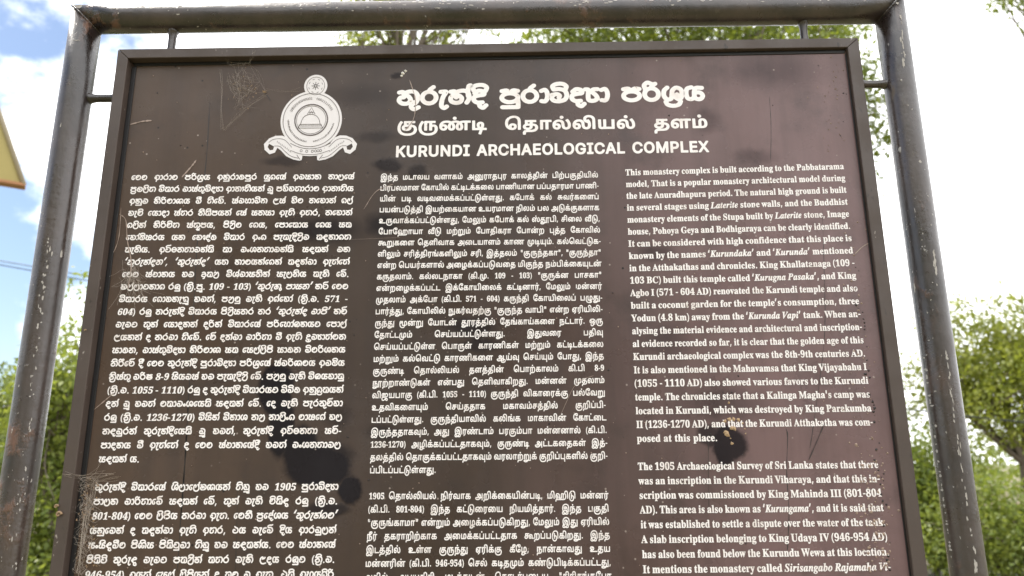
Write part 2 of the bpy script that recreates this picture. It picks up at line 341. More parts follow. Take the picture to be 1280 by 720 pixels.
# ------------------------------------------------------------------ lettering
# Letters are flat print. Latin and Tamil letters come as outlines (plain numbers), Sinhala letters are brush strokes
# given by their centre lines and widened here.
OUTLINES = (46,284,1,14,17,-3,11,-3,6,1,5,5,3,5,0,9,-1,5,-5,5,-11,3,-5,-1,-6,-5,-2,-5,-1,-8,2,-6,44,284,1,10,11,-29,11,0,3,3,15,42,2,5,-3,5,-20,0,-4,-2,-10,-50,3,-3,8216,288,1,12,10,90,20,0,3,3,11,56,0,2,-3,3,-17,0,-2,-3,-13,-30,-7,-23,
0,-3,3,-4,8217,288,1,11,8,90,14,0,3,3,19,50,1,6,-4,4,-22,1,-5,-3,-12,-56,0,-2,3,-3,40,316,1,21,38,-35,17,1,2,2,-13,22,-8,20,-5,22,-2,17,1,23,3,19,9,25,15,26,0,2,-5,2,-16,-1,-11,-15,-13,-28,-7,-33,1,-31,6,-31,13,-28,11,-13,49,576,1,26,
22,-3,78,0,3,0,2,2,0,12,-1,2,-21,1,-2,2,-2,3,0,123,-1,4,-25,1,-26,-18,-21,-9,1,-11,4,-6,5,-3,11,1,14,12,1,-2,0,-92,-3,-5,-21,-1,-2,-2,0,-12,3,-2,48,576,2,27,38,-3,10,-2,14,0,11,2,9,4,8,7,7,9,5,11,4,14,2,37,-2,19,-4,17,
-6,13,-8,9,-9,6,-11,4,-23,0,-11,-3,-7,-4,-12,-14,-9,-22,-2,-17,0,-22,5,-34,4,-11,7,-11,9,-7,14,51,16,-5,7,-3,16,-1,51,4,31,5,6,6,1,7,-5,4,-11,2,-25,0,-34,-2,-19,-4,-14,-5,-5,57,576,2,43,27,-3,10,-2,14,0,14,2,9,4,9,8,8,8,6,11,5,
14,3,20,1,17,-1,19,-4,14,-6,14,-7,9,-9,6,-11,5,-20,2,-19,-5,-14,-11,-9,-17,-2,-14,1,-17,4,-12,8,-10,12,-7,11,-3,17,1,11,5,2,-2,-2,-17,-4,-11,-5,-8,-5,-4,-8,-2,-9,2,-6,7,-8,12,-5,-1,-6,-4,-3,-7,2,-12,6,-8,14,54,73,-6,1,-4,5,-4,8,-1,11,
2,14,2,9,5,5,6,2,8,-4,5,-9,3,-11,1,-20,-6,-8,45,338,1,9,10,43,48,0,2,2,-1,17,-4,3,-47,0,-3,-3,0,-17,3,-2,51,576,1,62,26,-3,24,-2,25,3,18,11,7,8,4,8,2,17,-3,14,-6,9,-8,7,-9,4,0,3,11,8,6,8,4,12,0,11,-6,14,-9,8,
-8,4,-20,4,-28,-2,-17,-8,-8,-12,-1,-8,2,-9,7,-7,9,-3,11,-1,3,2,3,21,3,5,5,3,6,0,5,-3,5,-11,0,-14,-5,-11,-5,-4,-6,-2,-20,-1,-2,-2,0,-14,2,-3,26,-1,10,-7,4,-5,1,-9,-1,-11,-3,-8,-6,-5,-5,-2,-15,1,-8,6,-3,5,-2,11,-3,2,-11,-3,-5,-4,
-3,-6,0,-11,4,-8,6,-6,41,316,1,23,8,-35,14,0,3,2,10,12,13,28,7,34,-1,31,-6,30,-13,28,-10,14,-3,2,-16,0,-3,-2,0,-2,12,-20,8,-20,6,-22,2,-20,-2,-28,-5,-22,-8,-20,-13,-22,3,-3,53,576,1,45,27,-3,22,-2,23,3,17,9,6,7,5,9,4,14,0,14,-3,14,
-8,11,-10,7,-14,5,-11,2,-26,0,3,27,40,0,3,-2,4,-11,15,0,1,3,-1,36,-2,3,-76,0,-4,-3,-6,-70,2,-3,10,-3,20,3,14,-2,8,-7,4,-13,-1,-14,-2,-9,-5,-5,-7,-4,-11,0,-8,4,-3,5,-3,12,-3,2,-11,-2,-6,-5,-2,-9,2,-12,8,-8,55,576,1,17,33,-3,17,0,
3,2,55,132,1,11,-3,4,-95,0,-4,-1,-2,-45,3,-3,14,1,2,2,3,14,4,3,49,0,-50,-115,0,-3,54,576,2,42,41,-3,18,-2,14,1,8,3,14,10,8,11,3,8,2,17,-1,14,-4,11,-8,10,-8,6,-14,4,-17,1,-14,-4,1,14,4,14,5,8,7,6,8,0,3,-3,6,-22,14,1,
5,2,6,5,4,9,-2,11,-7,8,-12,6,-14,2,-14,-1,-19,-7,-9,-7,-8,-10,-10,-22,-3,-17,-1,-17,0,-16,4,-17,5,-14,7,-10,9,-8,13,53,17,-5,7,-4,10,-3,31,9,6,9,1,5,-2,6,-8,2,-11,0,-17,-3,-11,-4,-6,-6,-2,52,576,2,28,38,-3,68,0,4,2,-2,14,-14,3,-3,
6,1,12,16,0,3,2,0,14,-3,4,-14,0,-3,1,0,87,-2,4,-28,0,-4,-1,-58,-95,1,-14,2,-2,52,-1,0,-11,-2,-5,-5,-3,-11,0,-3,-3,0,-12,3,-2,6,24,54,0,1,29,48,2,-6,-1,-42,-2,-1,56,576,3,36,33,-3,12,-2,16,0,23,5,10,6,6,5,8,14,1,17,-3,11,
-8,12,-15,11,-1,3,11,8,7,8,3,12,-1,14,-4,8,-6,7,-5,5,-12,5,-19,2,-23,-3,-8,-4,-8,-6,-8,-14,-2,-14,3,-14,7,-10,11,-10,-14,-11,-7,-9,-4,-11,0,-14,4,-11,7,-8,8,-7,13,50,14,-5,2,-6,7,-3,14,4,14,7,8,3,1,20,-13,3,-5,2,-8,-2,-10,-6,-8,-8,
-3,12,59,89,-13,9,-4,11,3,14,5,6,6,1,9,-4,4,-5,2,-9,0,-8,-3,-9,-7,-6,50,576,1,40,9,-3,93,0,3,2,1,42,-2,4,-16,-1,-5,-14,-7,-4,-36,-1,-3,2,45,45,11,14,5,11,3,14,-2,12,-6,11,-11,8,-22,6,-26,-1,-16,-7,-11,-12,-2,-8,1,-11,6,-9,8,-4,
14,-1,3,2,3,23,3,5,4,3,7,1,6,-3,3,-6,1,-9,-3,-19,-8,-17,-13,-16,-36,-37,0,-23,2,-2,5008,992,5,81,26,-57,11,-3,14,0,14,3,17,5,25,-7,25,0,17,8,7,8,4,8,1,14,-3,14,-6,11,-12,12,3,28,-4,25,-9,16,-14,11,-12,4,-11,2,-14,0,-14,-4,-8,-5,
-7,-7,-4,-9,-1,-8,2,-11,7,-12,11,-7,11,-2,14,2,9,5,8,8,6,15,5,-18,-2,-22,-34,4,-20,-2,-19,-5,-3,2,-5,15,-2,14,0,17,3,14,4,11,8,11,10,8,13,7,19,4,23,-1,17,-5,13,-10,9,-16,5,-21,2,-75,4,-4,17,0,3,3,0,65,-3,28,-5,14,-8,14,-9,11,
-12,8,-16,8,-17,3,-23,1,-19,-3,-14,-5,-14,-8,-11,-9,-11,-14,-9,-20,-4,-25,3,-28,9,-25,-12,-17,-4,-20,1,-11,4,-9,7,-8,7,43,-38,-9,2,-5,7,-1,11,4,8,23,-25,0,-3,9,113,-38,-3,0,-1,3,12,14,9,13,2,-1,5,-12,-3,-11,-7,-5,9,82,-27,-20,17,-9,12,-1,2,13,
4,17,1,17,-1,10,-4,-11,-16,8,74,59,-6,7,2,8,6,5,8,1,3,-8,-1,-9,-4,-4,5085,703,2,57,5,-57,4,-3,17,1,2,5,0,15,6,6,8,1,37,1,17,3,16,7,12,11,6,14,2,14,-1,17,-5,14,-8,10,-11,6,-11,2,-14,-2,-2,1,-1,8,3,4,22,0,4,2,2,14,
-3,6,-93,0,-3,-3,-1,-95,2,-5,2,-2,17,0,4,4,0,75,2,4,18,-1,0,-75,1,-5,3,-2,14,0,6,3,0,40,1,3,4,2,12,2,7,-4,4,-9,1,-11,-4,-17,-11,-9,-17,-4,-45,-1,-8,-2,-9,-5,-6,-7,-3,-8,-2,-11,12,60,114,8,-2,5,1,9,6,2,6,0,8,-8,9,-6,
2,-8,-1,-9,-7,-1,-6,1,-8,5025,734,3,53,5,-57,4,-3,17,1,2,5,0,15,6,6,8,1,42,1,17,3,17,7,12,11,6,12,2,11,0,14,-5,14,-7,7,-8,6,-11,4,-14,3,-3,2,0,14,28,1,3,2,1,14,-1,4,-3,2,-90,0,-5,-3,0,-39,-14,-14,-5,-14,1,-14,8,-12,13,
-8,19,-4,23,5,8,5,8,8,4,11,2,17,3,1,11,-4,7,-5,2,-6,1,-11,-5,-11,-13,-8,-20,-3,-42,-1,-17,-5,-8,-8,-4,-9,-2,-11,10,42,15,-8,3,-5,3,-1,9,3,4,11,5,23,0,0,-9,-3,-9,-8,-5,5,48,61,-2,2,0,14,20,0,-1,-15,5029,762,2,22,16,-5,87,1,14,
3,11,6,10,15,4,23,-3,25,-8,20,-11,9,-12,4,-16,1,-14,-6,-9,-10,-4,-12,-1,-56,-28,-1,-1,79,-5,4,-18,-1,-2,-6,0,-92,1,-3,11,89,17,0,54,5,8,9,1,6,-4,6,-11,2,-17,-1,-16,-2,-6,-6,-6,-8,-2,5023,620,1,14,16,-5,101,0,4,3,0,14,-1,3,-3,2,-81,0,
-1,79,-5,4,-14,0,-4,-1,-2,-6,0,-92,1,-3,5041,574,1,23,16,-5,14,0,4,3,1,78,3,2,17,0,3,-2,1,-78,5,-3,14,0,4,3,1,78,3,2,24,1,2,6,0,11,-2,3,-4,1,-90,0,-4,-1,-2,-6,0,-92,1,-3,5033,895,2,57,28,-4,16,-3,14,3,11,8,6,10,2,10,
0,11,-3,9,-5,7,-8,7,-8,2,-21,0,5,9,6,5,15,6,14,-2,6,-3,4,-6,3,-11,4,-37,5,-11,7,-8,10,-6,14,-3,17,2,11,7,8,8,5,11,2,11,0,17,-7,28,-16,28,-6,3,-14,-9,-3,-5,15,-22,6,-23,-1,-22,-5,-9,-6,-2,-11,1,-6,7,-2,8,-4,40,-7,14,-9,8,
-17,7,-20,1,-19,-5,-14,-10,-9,-11,-5,-13,-3,-14,0,-14,3,-14,4,-11,7,-8,9,39,15,-7,6,-3,11,1,3,6,3,11,1,6,-7,0,-11,-6,-6,5030,852,1,28,28,-4,13,-3,14,3,98,0,2,6,0,92,-2,5,-17,1,-5,-3,0,-78,-3,-2,-45,0,-2,2,-1,78,-5,3,-17,-1,-2,-5,0,
-73,-6,-5,-6,-1,-6,2,-3,7,-1,73,-4,3,-17,0,-3,-6,1,-73,7,-16,5036,922,2,49,29,-4,15,-3,14,3,9,6,8,11,2,19,-3,12,-5,7,-8,7,-8,2,-21,0,5,9,7,6,9,4,8,1,11,-2,8,-4,6,-5,4,-9,2,-11,-1,-14,-8,-25,1,-11,2,-3,81,0,2,6,0,92,-2,
5,-16,1,-6,-3,0,-76,0,-3,-3,-1,-31,1,5,23,-1,22,-7,17,-13,14,-17,7,-20,1,-17,-4,-14,-7,-9,-8,-7,-13,-5,-15,-1,-14,1,-14,5,-14,8,-11,9,39,15,-7,6,-3,11,1,3,6,3,11,1,6,-7,0,-11,-6,-6,5034,944,2,46,29,-4,15,-3,14,3,9,6,8,11,2,19,-3,12,
-5,7,-8,7,-8,2,-21,0,5,9,7,6,9,4,8,1,14,-3,12,-8,1,-67,1,-5,3,-2,17,0,3,4,0,78,20,0,0,-78,5,-4,17,1,3,6,0,75,27,2,2,4,0,14,-5,3,-86,0,-6,-4,-14,5,-14,1,-17,-2,-14,-7,-11,-9,-8,-12,-4,-12,-2,-16,1,-17,5,-14,8,-11,9,39,
15,-7,6,-3,11,1,3,6,3,11,1,6,-7,0,-11,-6,-6,5018,734,4,32,27,-4,16,-3,17,2,12,4,10,9,0,-9,3,-3,22,-2,14,3,10,7,5,9,2,11,-1,11,-5,11,-5,6,-9,5,-25,4,-3,2,0,15,28,0,3,2,0,18,-5,2,-87,0,-6,-3,0,-39,-15,-14,-3,-9,-1,-11,1,
-8,5,-9,8,-7,10,43,15,-9,2,-5,4,-1,9,4,5,14,4,19,0,0,-9,-3,-9,-8,-5,7,102,15,-14,3,2,21,14,-1,9,-6,1,-8,-3,-6,5,48,61,-2,2,0,14,19,1,0,-16,5088,762,3,22,16,-5,87,1,14,3,11,6,10,15,4,23,-3,25,-8,20,-11,9,-12,4,-16,1,-14,-6,
-9,-10,-4,-12,-1,-56,-28,-1,-1,79,-5,4,-18,-1,-2,-6,0,-92,1,-3,11,89,17,0,54,5,8,9,1,6,-4,6,-11,2,-17,-1,-16,-2,-6,-6,-6,-8,-2,12,68,113,12,0,9,8,1,9,-1,5,-9,8,-11,1,-6,-3,-4,-6,-1,-5,1,-9,4,-5,5006,988,3,44,165,-31,14,0,3,5,0,121,
-3,5,-16,0,-4,-2,-2,-63,-12,1,-1,17,-3,14,-6,11,-10,11,-10,7,-11,4,-25,2,-17,-6,-12,-12,-3,-17,1,-9,4,-8,7,-7,11,-6,20,0,9,5,6,5,5,9,2,8,3,2,5,-16,0,-14,-97,-2,-14,-6,-8,-12,1,-16,9,-14,17,-9,23,-3,28,1,22,6,22,13,17,19,17,0,2,-41,
11,45,-3,-17,5,-3,4,0,5,3,2,11,0,65,0,3,-2,-12,-8,-14,-5,-16,-2,10,79,58,-6,2,-2,4,-1,8,6,7,8,2,3,-2,2,-4,0,-11,-5,-5,5128,1250,4,83,66,-60,28,1,28,6,23,8,22,13,62,0,5,3,0,127,-3,2,-16,0,-4,-3,0,-104,-2,-3,-25,0,-1,3,6,14,
3,17,0,34,-8,22,-9,11,-8,6,-14,4,-14,1,-14,-2,-14,-7,-22,7,-26,2,-22,-5,-18,-11,-9,-12,-7,-14,-2,-16,2,-20,5,-14,7,-8,11,-7,14,-3,14,4,11,8,6,9,2,14,-3,17,-9,11,-13,6,-19,-1,5,8,9,7,11,4,11,1,17,-2,8,-4,-7,-11,-5,-14,-1,-17,1,-14,5,-11,
7,-8,20,-7,14,4,8,5,6,9,4,11,1,17,-3,14,-5,12,-10,13,13,3,11,-3,8,-7,5,-10,2,-16,-1,-20,-4,-17,-10,-16,-132,-1,-10,-2,-6,-6,-3,-8,0,-9,5,-8,6,-6,10,-5,12,-4,5,55,-38,-17,2,-11,4,90,0,-28,-5,9,38,15,-6,6,-3,11,1,3,5,3,12,1,6,-7,
0,-11,-6,-6,10,111,15,-5,6,-1,17,4,17,2,5,3,1,6,-15,2,-16,-3,-12,-2,-3,5031,574,1,24,35,-38,3,-3,6,2,38,37,1,78,3,2,24,1,2,3,0,14,-4,4,-92,0,-3,0,-3,-4,0,-95,3,-5,17,-1,4,3,1,78,3,2,17,0,3,-2,0,-70,-32,-30,0,-6,5131,693,1,
21,106,-53,14,0,3,2,0,3,0,146,-6,2,-14,0,-3,-2,-1,-79,-2,-2,-59,0,-3,2,-1,79,-4,2,-17,0,-3,-5,2,-98,4,-2,81,0,2,-4,1,-42,5084,734,4,53,5,-57,4,-3,17,1,2,5,0,15,6,6,8,1,42,1,17,3,17,7,12,11,6,12,2,11,0,14,-5,14,-7,7,-8,
6,-11,4,-14,3,-3,2,0,14,28,1,3,2,1,14,-1,4,-3,2,-90,0,-5,-3,0,-39,-14,-14,-5,-14,1,-14,8,-12,13,-8,19,-4,23,5,8,5,8,8,4,11,2,17,3,1,11,-4,7,-5,2,-6,1,-11,-5,-11,-13,-8,-20,-3,-42,-1,-17,-5,-8,-8,-4,-9,-2,-11,10,42,15,-8,3,-5,3,
-1,9,3,4,11,5,23,0,0,-9,-3,-9,-8,-5,5,48,61,-2,2,0,14,20,0,-1,-15,12,67,114,6,-2,9,1,8,9,0,12,-3,5,-5,4,-12,1,-5,-3,-5,-5,-1,-6,1,-8,5042,249,1,29,16,-5,14,0,3,1,2,5,0,92,-4,25,-9,17,-14,10,-17,5,-20,-2,-14,-7,-9,-11,-4,-17,
1,-17,3,-8,4,-4,19,1,2,5,-4,9,-1,11,3,11,6,5,11,1,9,-2,7,-7,4,-11,2,-14,0,-92,1,-3,5086,1085,4,61,29,-4,12,-3,14,2,12,6,6,9,4,11,0,11,-2,9,-4,8,-7,7,-9,4,-22,0,6,9,8,6,11,4,11,1,17,-2,8,-4,-7,-11,-4,-14,-2,-17,1,-14,
5,-11,8,-8,8,-4,11,-2,11,2,9,4,7,8,4,11,2,14,-2,17,-6,14,-7,11,7,3,20,1,1,-4,1,-75,4,-4,16,0,3,3,1,4,0,75,27,2,2,4,0,14,-5,3,-61,0,-20,-3,-14,-5,-22,8,-23,2,-16,-2,-17,-5,-13,-9,-9,-12,-7,-14,-2,-14,1,-16,3,-14,8,-12,9,39,
15,-7,6,-3,11,1,3,6,3,11,1,6,-7,0,-11,-6,-6,10,111,15,-5,6,-1,11,1,14,5,15,3,-1,4,-8,4,-20,-2,-14,-3,-3,12,99,114,12,-1,9,6,2,6,0,8,-3,6,-5,4,-5,1,-9,-1,-8,-7,-2,-6,1,-8,5028,693,1,16,16,-5,101,0,5,2,1,96,-1,6,-19,1,-4,
-4,0,-76,-2,-3,-62,1,0,78,-5,4,-18,-1,-2,-6,0,-92,1,-3,5091,771,2,59,5,-57,4,-3,16,1,3,5,0,15,6,6,8,1,39,1,17,3,17,6,14,12,7,12,5,14,2,33,-2,14,-4,14,-5,9,-8,8,-12,6,-17,2,-14,-3,-11,-7,-14,8,-14,2,-14,-3,-10,-8,-5,-8,-3,-14,0,
-67,2,-6,19,-1,3,4,1,67,2,9,5,5,9,-2,4,-9,1,-67,2,-6,18,-1,4,4,1,64,3,11,6,5,5,1,9,-1,9,-7,5,-17,0,-25,-6,-23,-5,-6,-9,-6,-19,-4,-48,-1,-8,-2,-9,-5,-6,-7,-4,-8,-1,-11,12,67,114,6,-2,8,1,9,9,0,11,-3,6,-6,4,-11,1,-5,-3,
-5,-5,-2,-6,1,-8,5102,937,3,62,94,-60,28,2,22,7,19,13,11,17,4,14,1,14,-1,14,-4,11,-8,11,-8,8,-11,6,-14,3,-2,3,0,11,2,4,25,0,4,2,1,14,-2,5,-93,1,-4,-3,-1,-39,-14,-14,-4,-14,1,-14,8,-13,12,-6,14,-4,16,1,14,4,9,5,5,7,5,11,2,14,
2,3,11,-6,8,-11,2,-19,-5,-17,-13,-13,-20,-7,-28,-2,-22,4,-17,11,-11,15,-6,20,0,25,8,25,12,23,-1,5,-13,9,-4,0,-8,-12,-10,-19,-8,-25,-1,-26,3,-22,9,-20,13,-16,17,-11,19,-7,12,82,15,-8,3,-4,3,-1,6,2,7,6,3,8,2,20,1,2,-2,-1,-11,-4,-7,-8,-4,6,
88,61,-1,2,0,14,19,0,1,-14,-2,-2,5092,895,3,57,28,-4,16,-3,14,3,11,8,6,10,2,10,0,11,-3,9,-5,7,-8,7,-8,2,-21,0,5,9,6,5,15,6,14,-2,6,-3,4,-6,3,-11,4,-37,5,-11,7,-8,10,-6,14,-3,17,2,11,7,8,8,5,11,2,11,0,17,-7,28,-16,28,
-6,3,-14,-9,-3,-5,15,-22,6,-23,-1,-22,-5,-9,-6,-2,-11,1,-6,7,-2,8,-4,40,-7,14,-9,8,-17,7,-20,1,-19,-5,-14,-10,-9,-11,-5,-13,-3,-14,0,-14,3,-14,4,-11,7,-8,9,39,15,-7,6,-3,11,1,3,6,3,11,1,6,-7,0,-11,-6,-6,12,80,114,12,-2,9,7,2,6,0,8,
-3,6,-5,4,-12,1,-5,-2,-5,-6,-2,-6,1,-8,5027,1085,3,61,29,-4,12,-3,14,2,12,6,6,9,4,11,0,11,-2,9,-4,8,-7,7,-9,4,-22,0,6,9,8,6,11,4,11,1,17,-2,8,-4,-7,-11,-4,-14,-2,-17,1,-14,5,-11,8,-8,8,-4,11,-2,11,2,9,4,7,8,4,11,2,14,
-2,17,-6,14,-7,11,7,3,20,1,1,-4,1,-75,4,-4,16,0,3,3,1,4,0,75,27,2,2,4,0,14,-5,3,-61,0,-20,-3,-14,-5,-22,8,-23,2,-16,-2,-17,-5,-13,-9,-9,-12,-7,-14,-2,-14,1,-16,3,-14,8,-12,9,39,15,-7,6,-3,11,1,3,6,3,11,1,6,-7,0,-11,-6,-6,10,
111,15,-5,6,-1,11,1,14,5,15,3,-1,4,-8,4,-20,-2,-14,-3,-3,5047,643,3,50,57,-4,21,-3,19,3,15,8,8,14,2,14,-3,12,-7,11,-9,6,-9,3,-11,0,-8,-2,-9,-4,-6,-6,-4,-8,-2,-20,-2,-2,-14,14,-8,22,0,22,4,17,10,16,14,10,0,-15,2,-8,6,-9,9,-6,11,-3,
14,1,11,5,6,6,6,14,-1,20,-5,8,-6,6,-14,6,-14,2,-17,-1,-14,-4,-13,-6,-19,-17,-7,-12,-5,-15,-3,-18,0,-17,4,-16,4,-12,7,-11,10,-11,11,-8,9,83,15,-3,1,-2,5,0,14,5,7,9,0,5,-7,0,-11,-5,-7,10,86,104,-4,4,-1,6,1,8,4,6,11,-5,3,-4,0,-5,
-4,-9,-4,-1,5082,620,2,14,16,-5,101,0,4,3,0,14,-1,3,-3,2,-81,0,-1,79,-5,4,-14,0,-4,-1,-2,-6,0,-92,1,-3,12,54,113,12,0,9,8,1,9,-1,5,-9,8,-12,1,-5,-3,-4,-6,-2,-5,2,-9,4,-5,5114,709,2,36,75,-51,11,-3,4,3,13,45,33,2,3,4,0,14,-3,
3,-25,0,-1,2,5,28,-2,20,-4,8,-6,6,-9,4,-8,1,-11,-1,-9,-4,-7,-6,-5,-8,-3,-11,0,-12,2,-11,7,-14,-2,-2,-22,1,-2,80,-4,2,-17,0,-3,-5,0,-95,2,-3,4,-2,62,0,-11,-40,2,-4,8,86,22,-8,13,-3,12,1,11,7,6,6,-2,2,-6,-1,-17,5077,734,5,32,27,-4,
16,-3,17,2,12,4,10,9,0,-9,3,-3,22,-2,14,3,10,7,5,9,2,11,-1,11,-5,11,-5,6,-9,5,-25,4,-3,2,0,15,28,0,3,2,0,18,-5,2,-87,0,-6,-3,0,-39,-15,-14,-3,-9,-1,-11,1,-8,5,-9,8,-7,10,43,15,-9,2,-5,4,-1,9,4,5,14,4,19,0,0,-9,-3,
-9,-8,-5,7,102,15,-14,3,2,21,14,-1,9,-6,1,-8,-3,-6,5,48,61,-2,2,0,14,19,1,0,-16,12,67,114,12,-2,9,7,2,6,0,8,-3,6,-5,4,-6,1,-8,-1,-8,-7,-2,-6,1,-8,5048,1022,3,59,29,-4,15,-3,14,3,9,6,8,11,2,19,-3,12,-5,7,-14,9,-22,0,6,9,
8,6,20,5,19,-2,7,-4,-8,-16,-4,-20,1,-20,7,-14,8,-7,12,-4,14,1,11,5,7,8,3,9,2,22,-5,22,-11,17,12,3,14,-4,6,-5,4,-8,2,-11,0,-17,-3,-11,-9,-20,14,-10,6,0,11,19,6,22,0,23,-6,19,-6,9,-9,8,-10,5,-11,3,-20,-1,-20,-8,-19,7,-20,2,-19,-2,
-17,-5,-13,-9,-9,-12,-7,-14,-2,-14,1,-16,3,-14,8,-12,9,39,15,-7,6,-3,11,1,3,6,3,11,1,6,-7,0,-11,-6,-6,10,111,15,-5,6,-1,11,2,17,4,13,3,-2,6,-11,2,-17,-2,-14,-3,-3,5024,1441,4,73,29,-4,15,-3,14,3,9,6,8,11,2,19,-3,12,-5,7,-14,9,-22,0,
6,9,8,6,20,5,19,-2,7,-4,-8,-16,-4,-20,1,-20,7,-14,8,-7,12,-4,14,1,10,5,6,5,4,9,4,19,-4,23,-12,22,17,3,18,-3,-11,-22,-3,-23,3,-19,10,-13,11,-6,14,-1,11,4,9,7,7,14,1,20,-4,20,-10,16,5,3,20,1,3,-1,0,-3,0,-75,5,-4,17,1,2,6,
0,75,26,1,3,5,0,14,-6,3,-58,0,-20,-3,-14,-4,-20,7,-16,2,-20,-2,-20,-8,-16,7,-17,3,-20,-1,-17,-4,-14,-8,-9,-9,-7,-11,-5,-17,-1,-20,4,-16,8,-12,9,39,15,-7,6,-3,11,1,3,6,3,11,1,6,-7,0,-11,-6,-6,10,111,15,-5,6,-1,11,2,17,4,12,3,-1,6,-11,
2,-17,-2,-14,-3,-3,9,181,15,-4,9,-1,14,3,14,5,11,8,-17,2,-16,-4,-14,-3,-1,5087,693,2,16,16,-5,101,0,5,2,1,96,-1,6,-19,1,-4,-4,0,-76,-2,-3,-62,1,0,78,-5,4,-18,-1,-2,-6,0,-92,1,-3,13,61,113,12,0,5,3,4,5,1,9,-1,5,-4,6,-6,3,-8,0,
-6,-2,-7,-10,1,-11,3,-4,5116,897,1,77,54,-53,15,-3,14,1,14,3,11,6,9,7,7,11,5,14,2,14,-1,28,-8,18,-7,7,-10,5,-24,1,-1,39,-3,2,-16,0,-5,-5,1,-98,6,-2,14,0,3,2,1,37,8,3,5,1,8,-4,3,-9,2,-16,-2,-14,-3,-12,-5,-7,-8,-6,-9,-3,-11,0,
-11,3,-9,5,-8,11,-6,17,-3,20,0,25,3,22,5,17,7,14,9,11,13,9,17,6,17,0,14,-4,11,-8,7,-14,4,-17,2,-87,4,-2,14,0,2,1,3,3,0,77,-4,31,-5,11,-8,11,-11,10,-14,7,-17,3,-19,0,-17,-3,-14,-6,-14,-9,-11,-12,-9,-13,-7,-16,-4,-20,-2,-22,0,-25,4,-26,
7,-18,8,-13,11,-11,5093,944,3,46,29,-4,15,-3,14,3,9,6,8,11,2,19,-3,12,-5,7,-8,7,-8,2,-21,0,5,9,7,6,9,4,8,1,14,-3,12,-8,1,-67,1,-5,3,-2,17,0,3,4,0,78,20,0,0,-78,5,-4,17,1,3,6,0,75,27,2,2,4,0,14,-5,3,-86,0,-6,-4,
-14,5,-14,1,-17,-2,-14,-7,-11,-9,-8,-12,-4,-12,-2,-16,1,-17,5,-14,8,-11,9,39,15,-7,6,-3,11,1,3,6,3,11,1,6,-7,0,-11,-6,-6,12,84,114,8,-2,5,1,9,6,2,6,0,8,-8,9,-5,2,-9,-1,-8,-7,-2,-6,1,-8,5122,962,4,55,52,-60,23,1,19,5,17,9,14,13,
48,0,4,3,0,123,-2,5,-16,1,-6,-3,0,-104,-1,-3,-2,0,-14,0,2,17,-1,14,-3,11,-7,12,-13,11,-23,6,-1,2,1,15,26,0,4,2,1,14,-2,6,-90,0,-6,-1,-1,-5,0,-36,-15,-14,-4,-14,1,-14,8,-12,11,-7,20,-5,25,5,10,7,6,9,6,26,14,-7,5,-5,3,-9,0,-16,
-2,-9,-3,-3,-87,0,-10,-2,-6,-6,-3,-8,0,-9,4,-8,4,-5,17,-9,5,47,-38,-14,2,-7,4,62,0,-16,-5,10,41,15,-12,6,-1,9,4,5,15,4,16,1,3,-2,-1,-11,-4,-8,-9,-3,5,47,62,0,16,19,-1,0,-14,-3,-2,5108,770,3,37,27,-4,10,-2,14,-1,14,3,9,4,11,13,4,
11,1,14,3,2,9,0,2,-2,0,-40,6,-3,14,0,3,2,1,41,2,2,18,1,2,3,-1,14,-5,3,-51,0,-3,2,0,15,28,0,3,2,0,18,-5,2,-87,0,-6,-3,0,-39,-15,-14,-3,-9,-1,-11,1,-8,5,-9,8,-7,10,43,15,-9,2,-5,4,-1,9,4,5,14,4,19,0,0,-9,-3,-9,
-8,-5,5,48,61,-2,2,0,14,19,1,0,-16,5090,574,2,24,35,-38,3,-3,6,2,38,37,1,78,3,2,24,1,2,3,0,14,-4,4,-92,0,-3,0,-3,-4,0,-95,3,-5,17,-1,4,3,1,78,3,2,17,0,3,-2,0,-70,-32,-30,0,-6,14,49,113,12,0,5,3,4,5,1,9,-1,5,-4,5,
-5,4,-11,0,-6,-4,-4,-5,-1,-5,1,-9,4,-5,5010,942,3,30,33,-5,148,0,4,3,0,14,-4,5,-136,1,19,1,19,6,12,5,10,13,3,19,-5,18,-6,8,-8,6,-20,7,-28,1,-14,-4,-11,-6,-8,-10,-3,-11,1,-11,4,-9,6,-7,12,-7,-12,-4,-6,-4,-4,-9,1,-11,4,-6,5,-4,11,61,
41,-2,2,5,5,5,9,2,8,-1,11,2,1,10,-9,2,-6,-1,-8,-8,-8,8,33,59,-4,6,0,9,7,5,8,1,4,-9,-2,-9,-5,-3,5026,703,1,57,5,-57,4,-3,17,1,2,5,0,15,6,6,8,1,37,1,17,3,16,7,12,11,6,14,2,14,-1,17,-5,14,-8,10,-11,6,-11,2,-14,-2,
-2,1,-1,8,3,4,22,0,4,2,2,14,-3,6,-93,0,-3,-3,-1,-95,2,-5,2,-2,17,0,4,4,0,75,2,4,18,-1,0,-75,1,-5,3,-2,14,0,6,3,0,40,1,3,4,2,12,2,7,-4,4,-9,1,-11,-4,-17,-11,-9,-17,-4,-45,-1,-8,-2,-9,-5,-6,-7,-3,-8,-2,-11,5140,928,1,62,
94,-60,28,3,22,9,17,13,11,20,4,17,1,16,-2,14,-5,12,-7,8,-11,6,-11,2,-14,-2,0,19,25,1,3,2,1,17,-2,3,-4,0,-87,0,-5,-3,-1,-95,3,-6,17,-1,5,4,0,79,20,-1,0,-75,2,-6,18,-1,4,4,1,33,2,3,7,2,8,-1,4,-4,4,-8,0,-17,-2,-11,-5,-11,
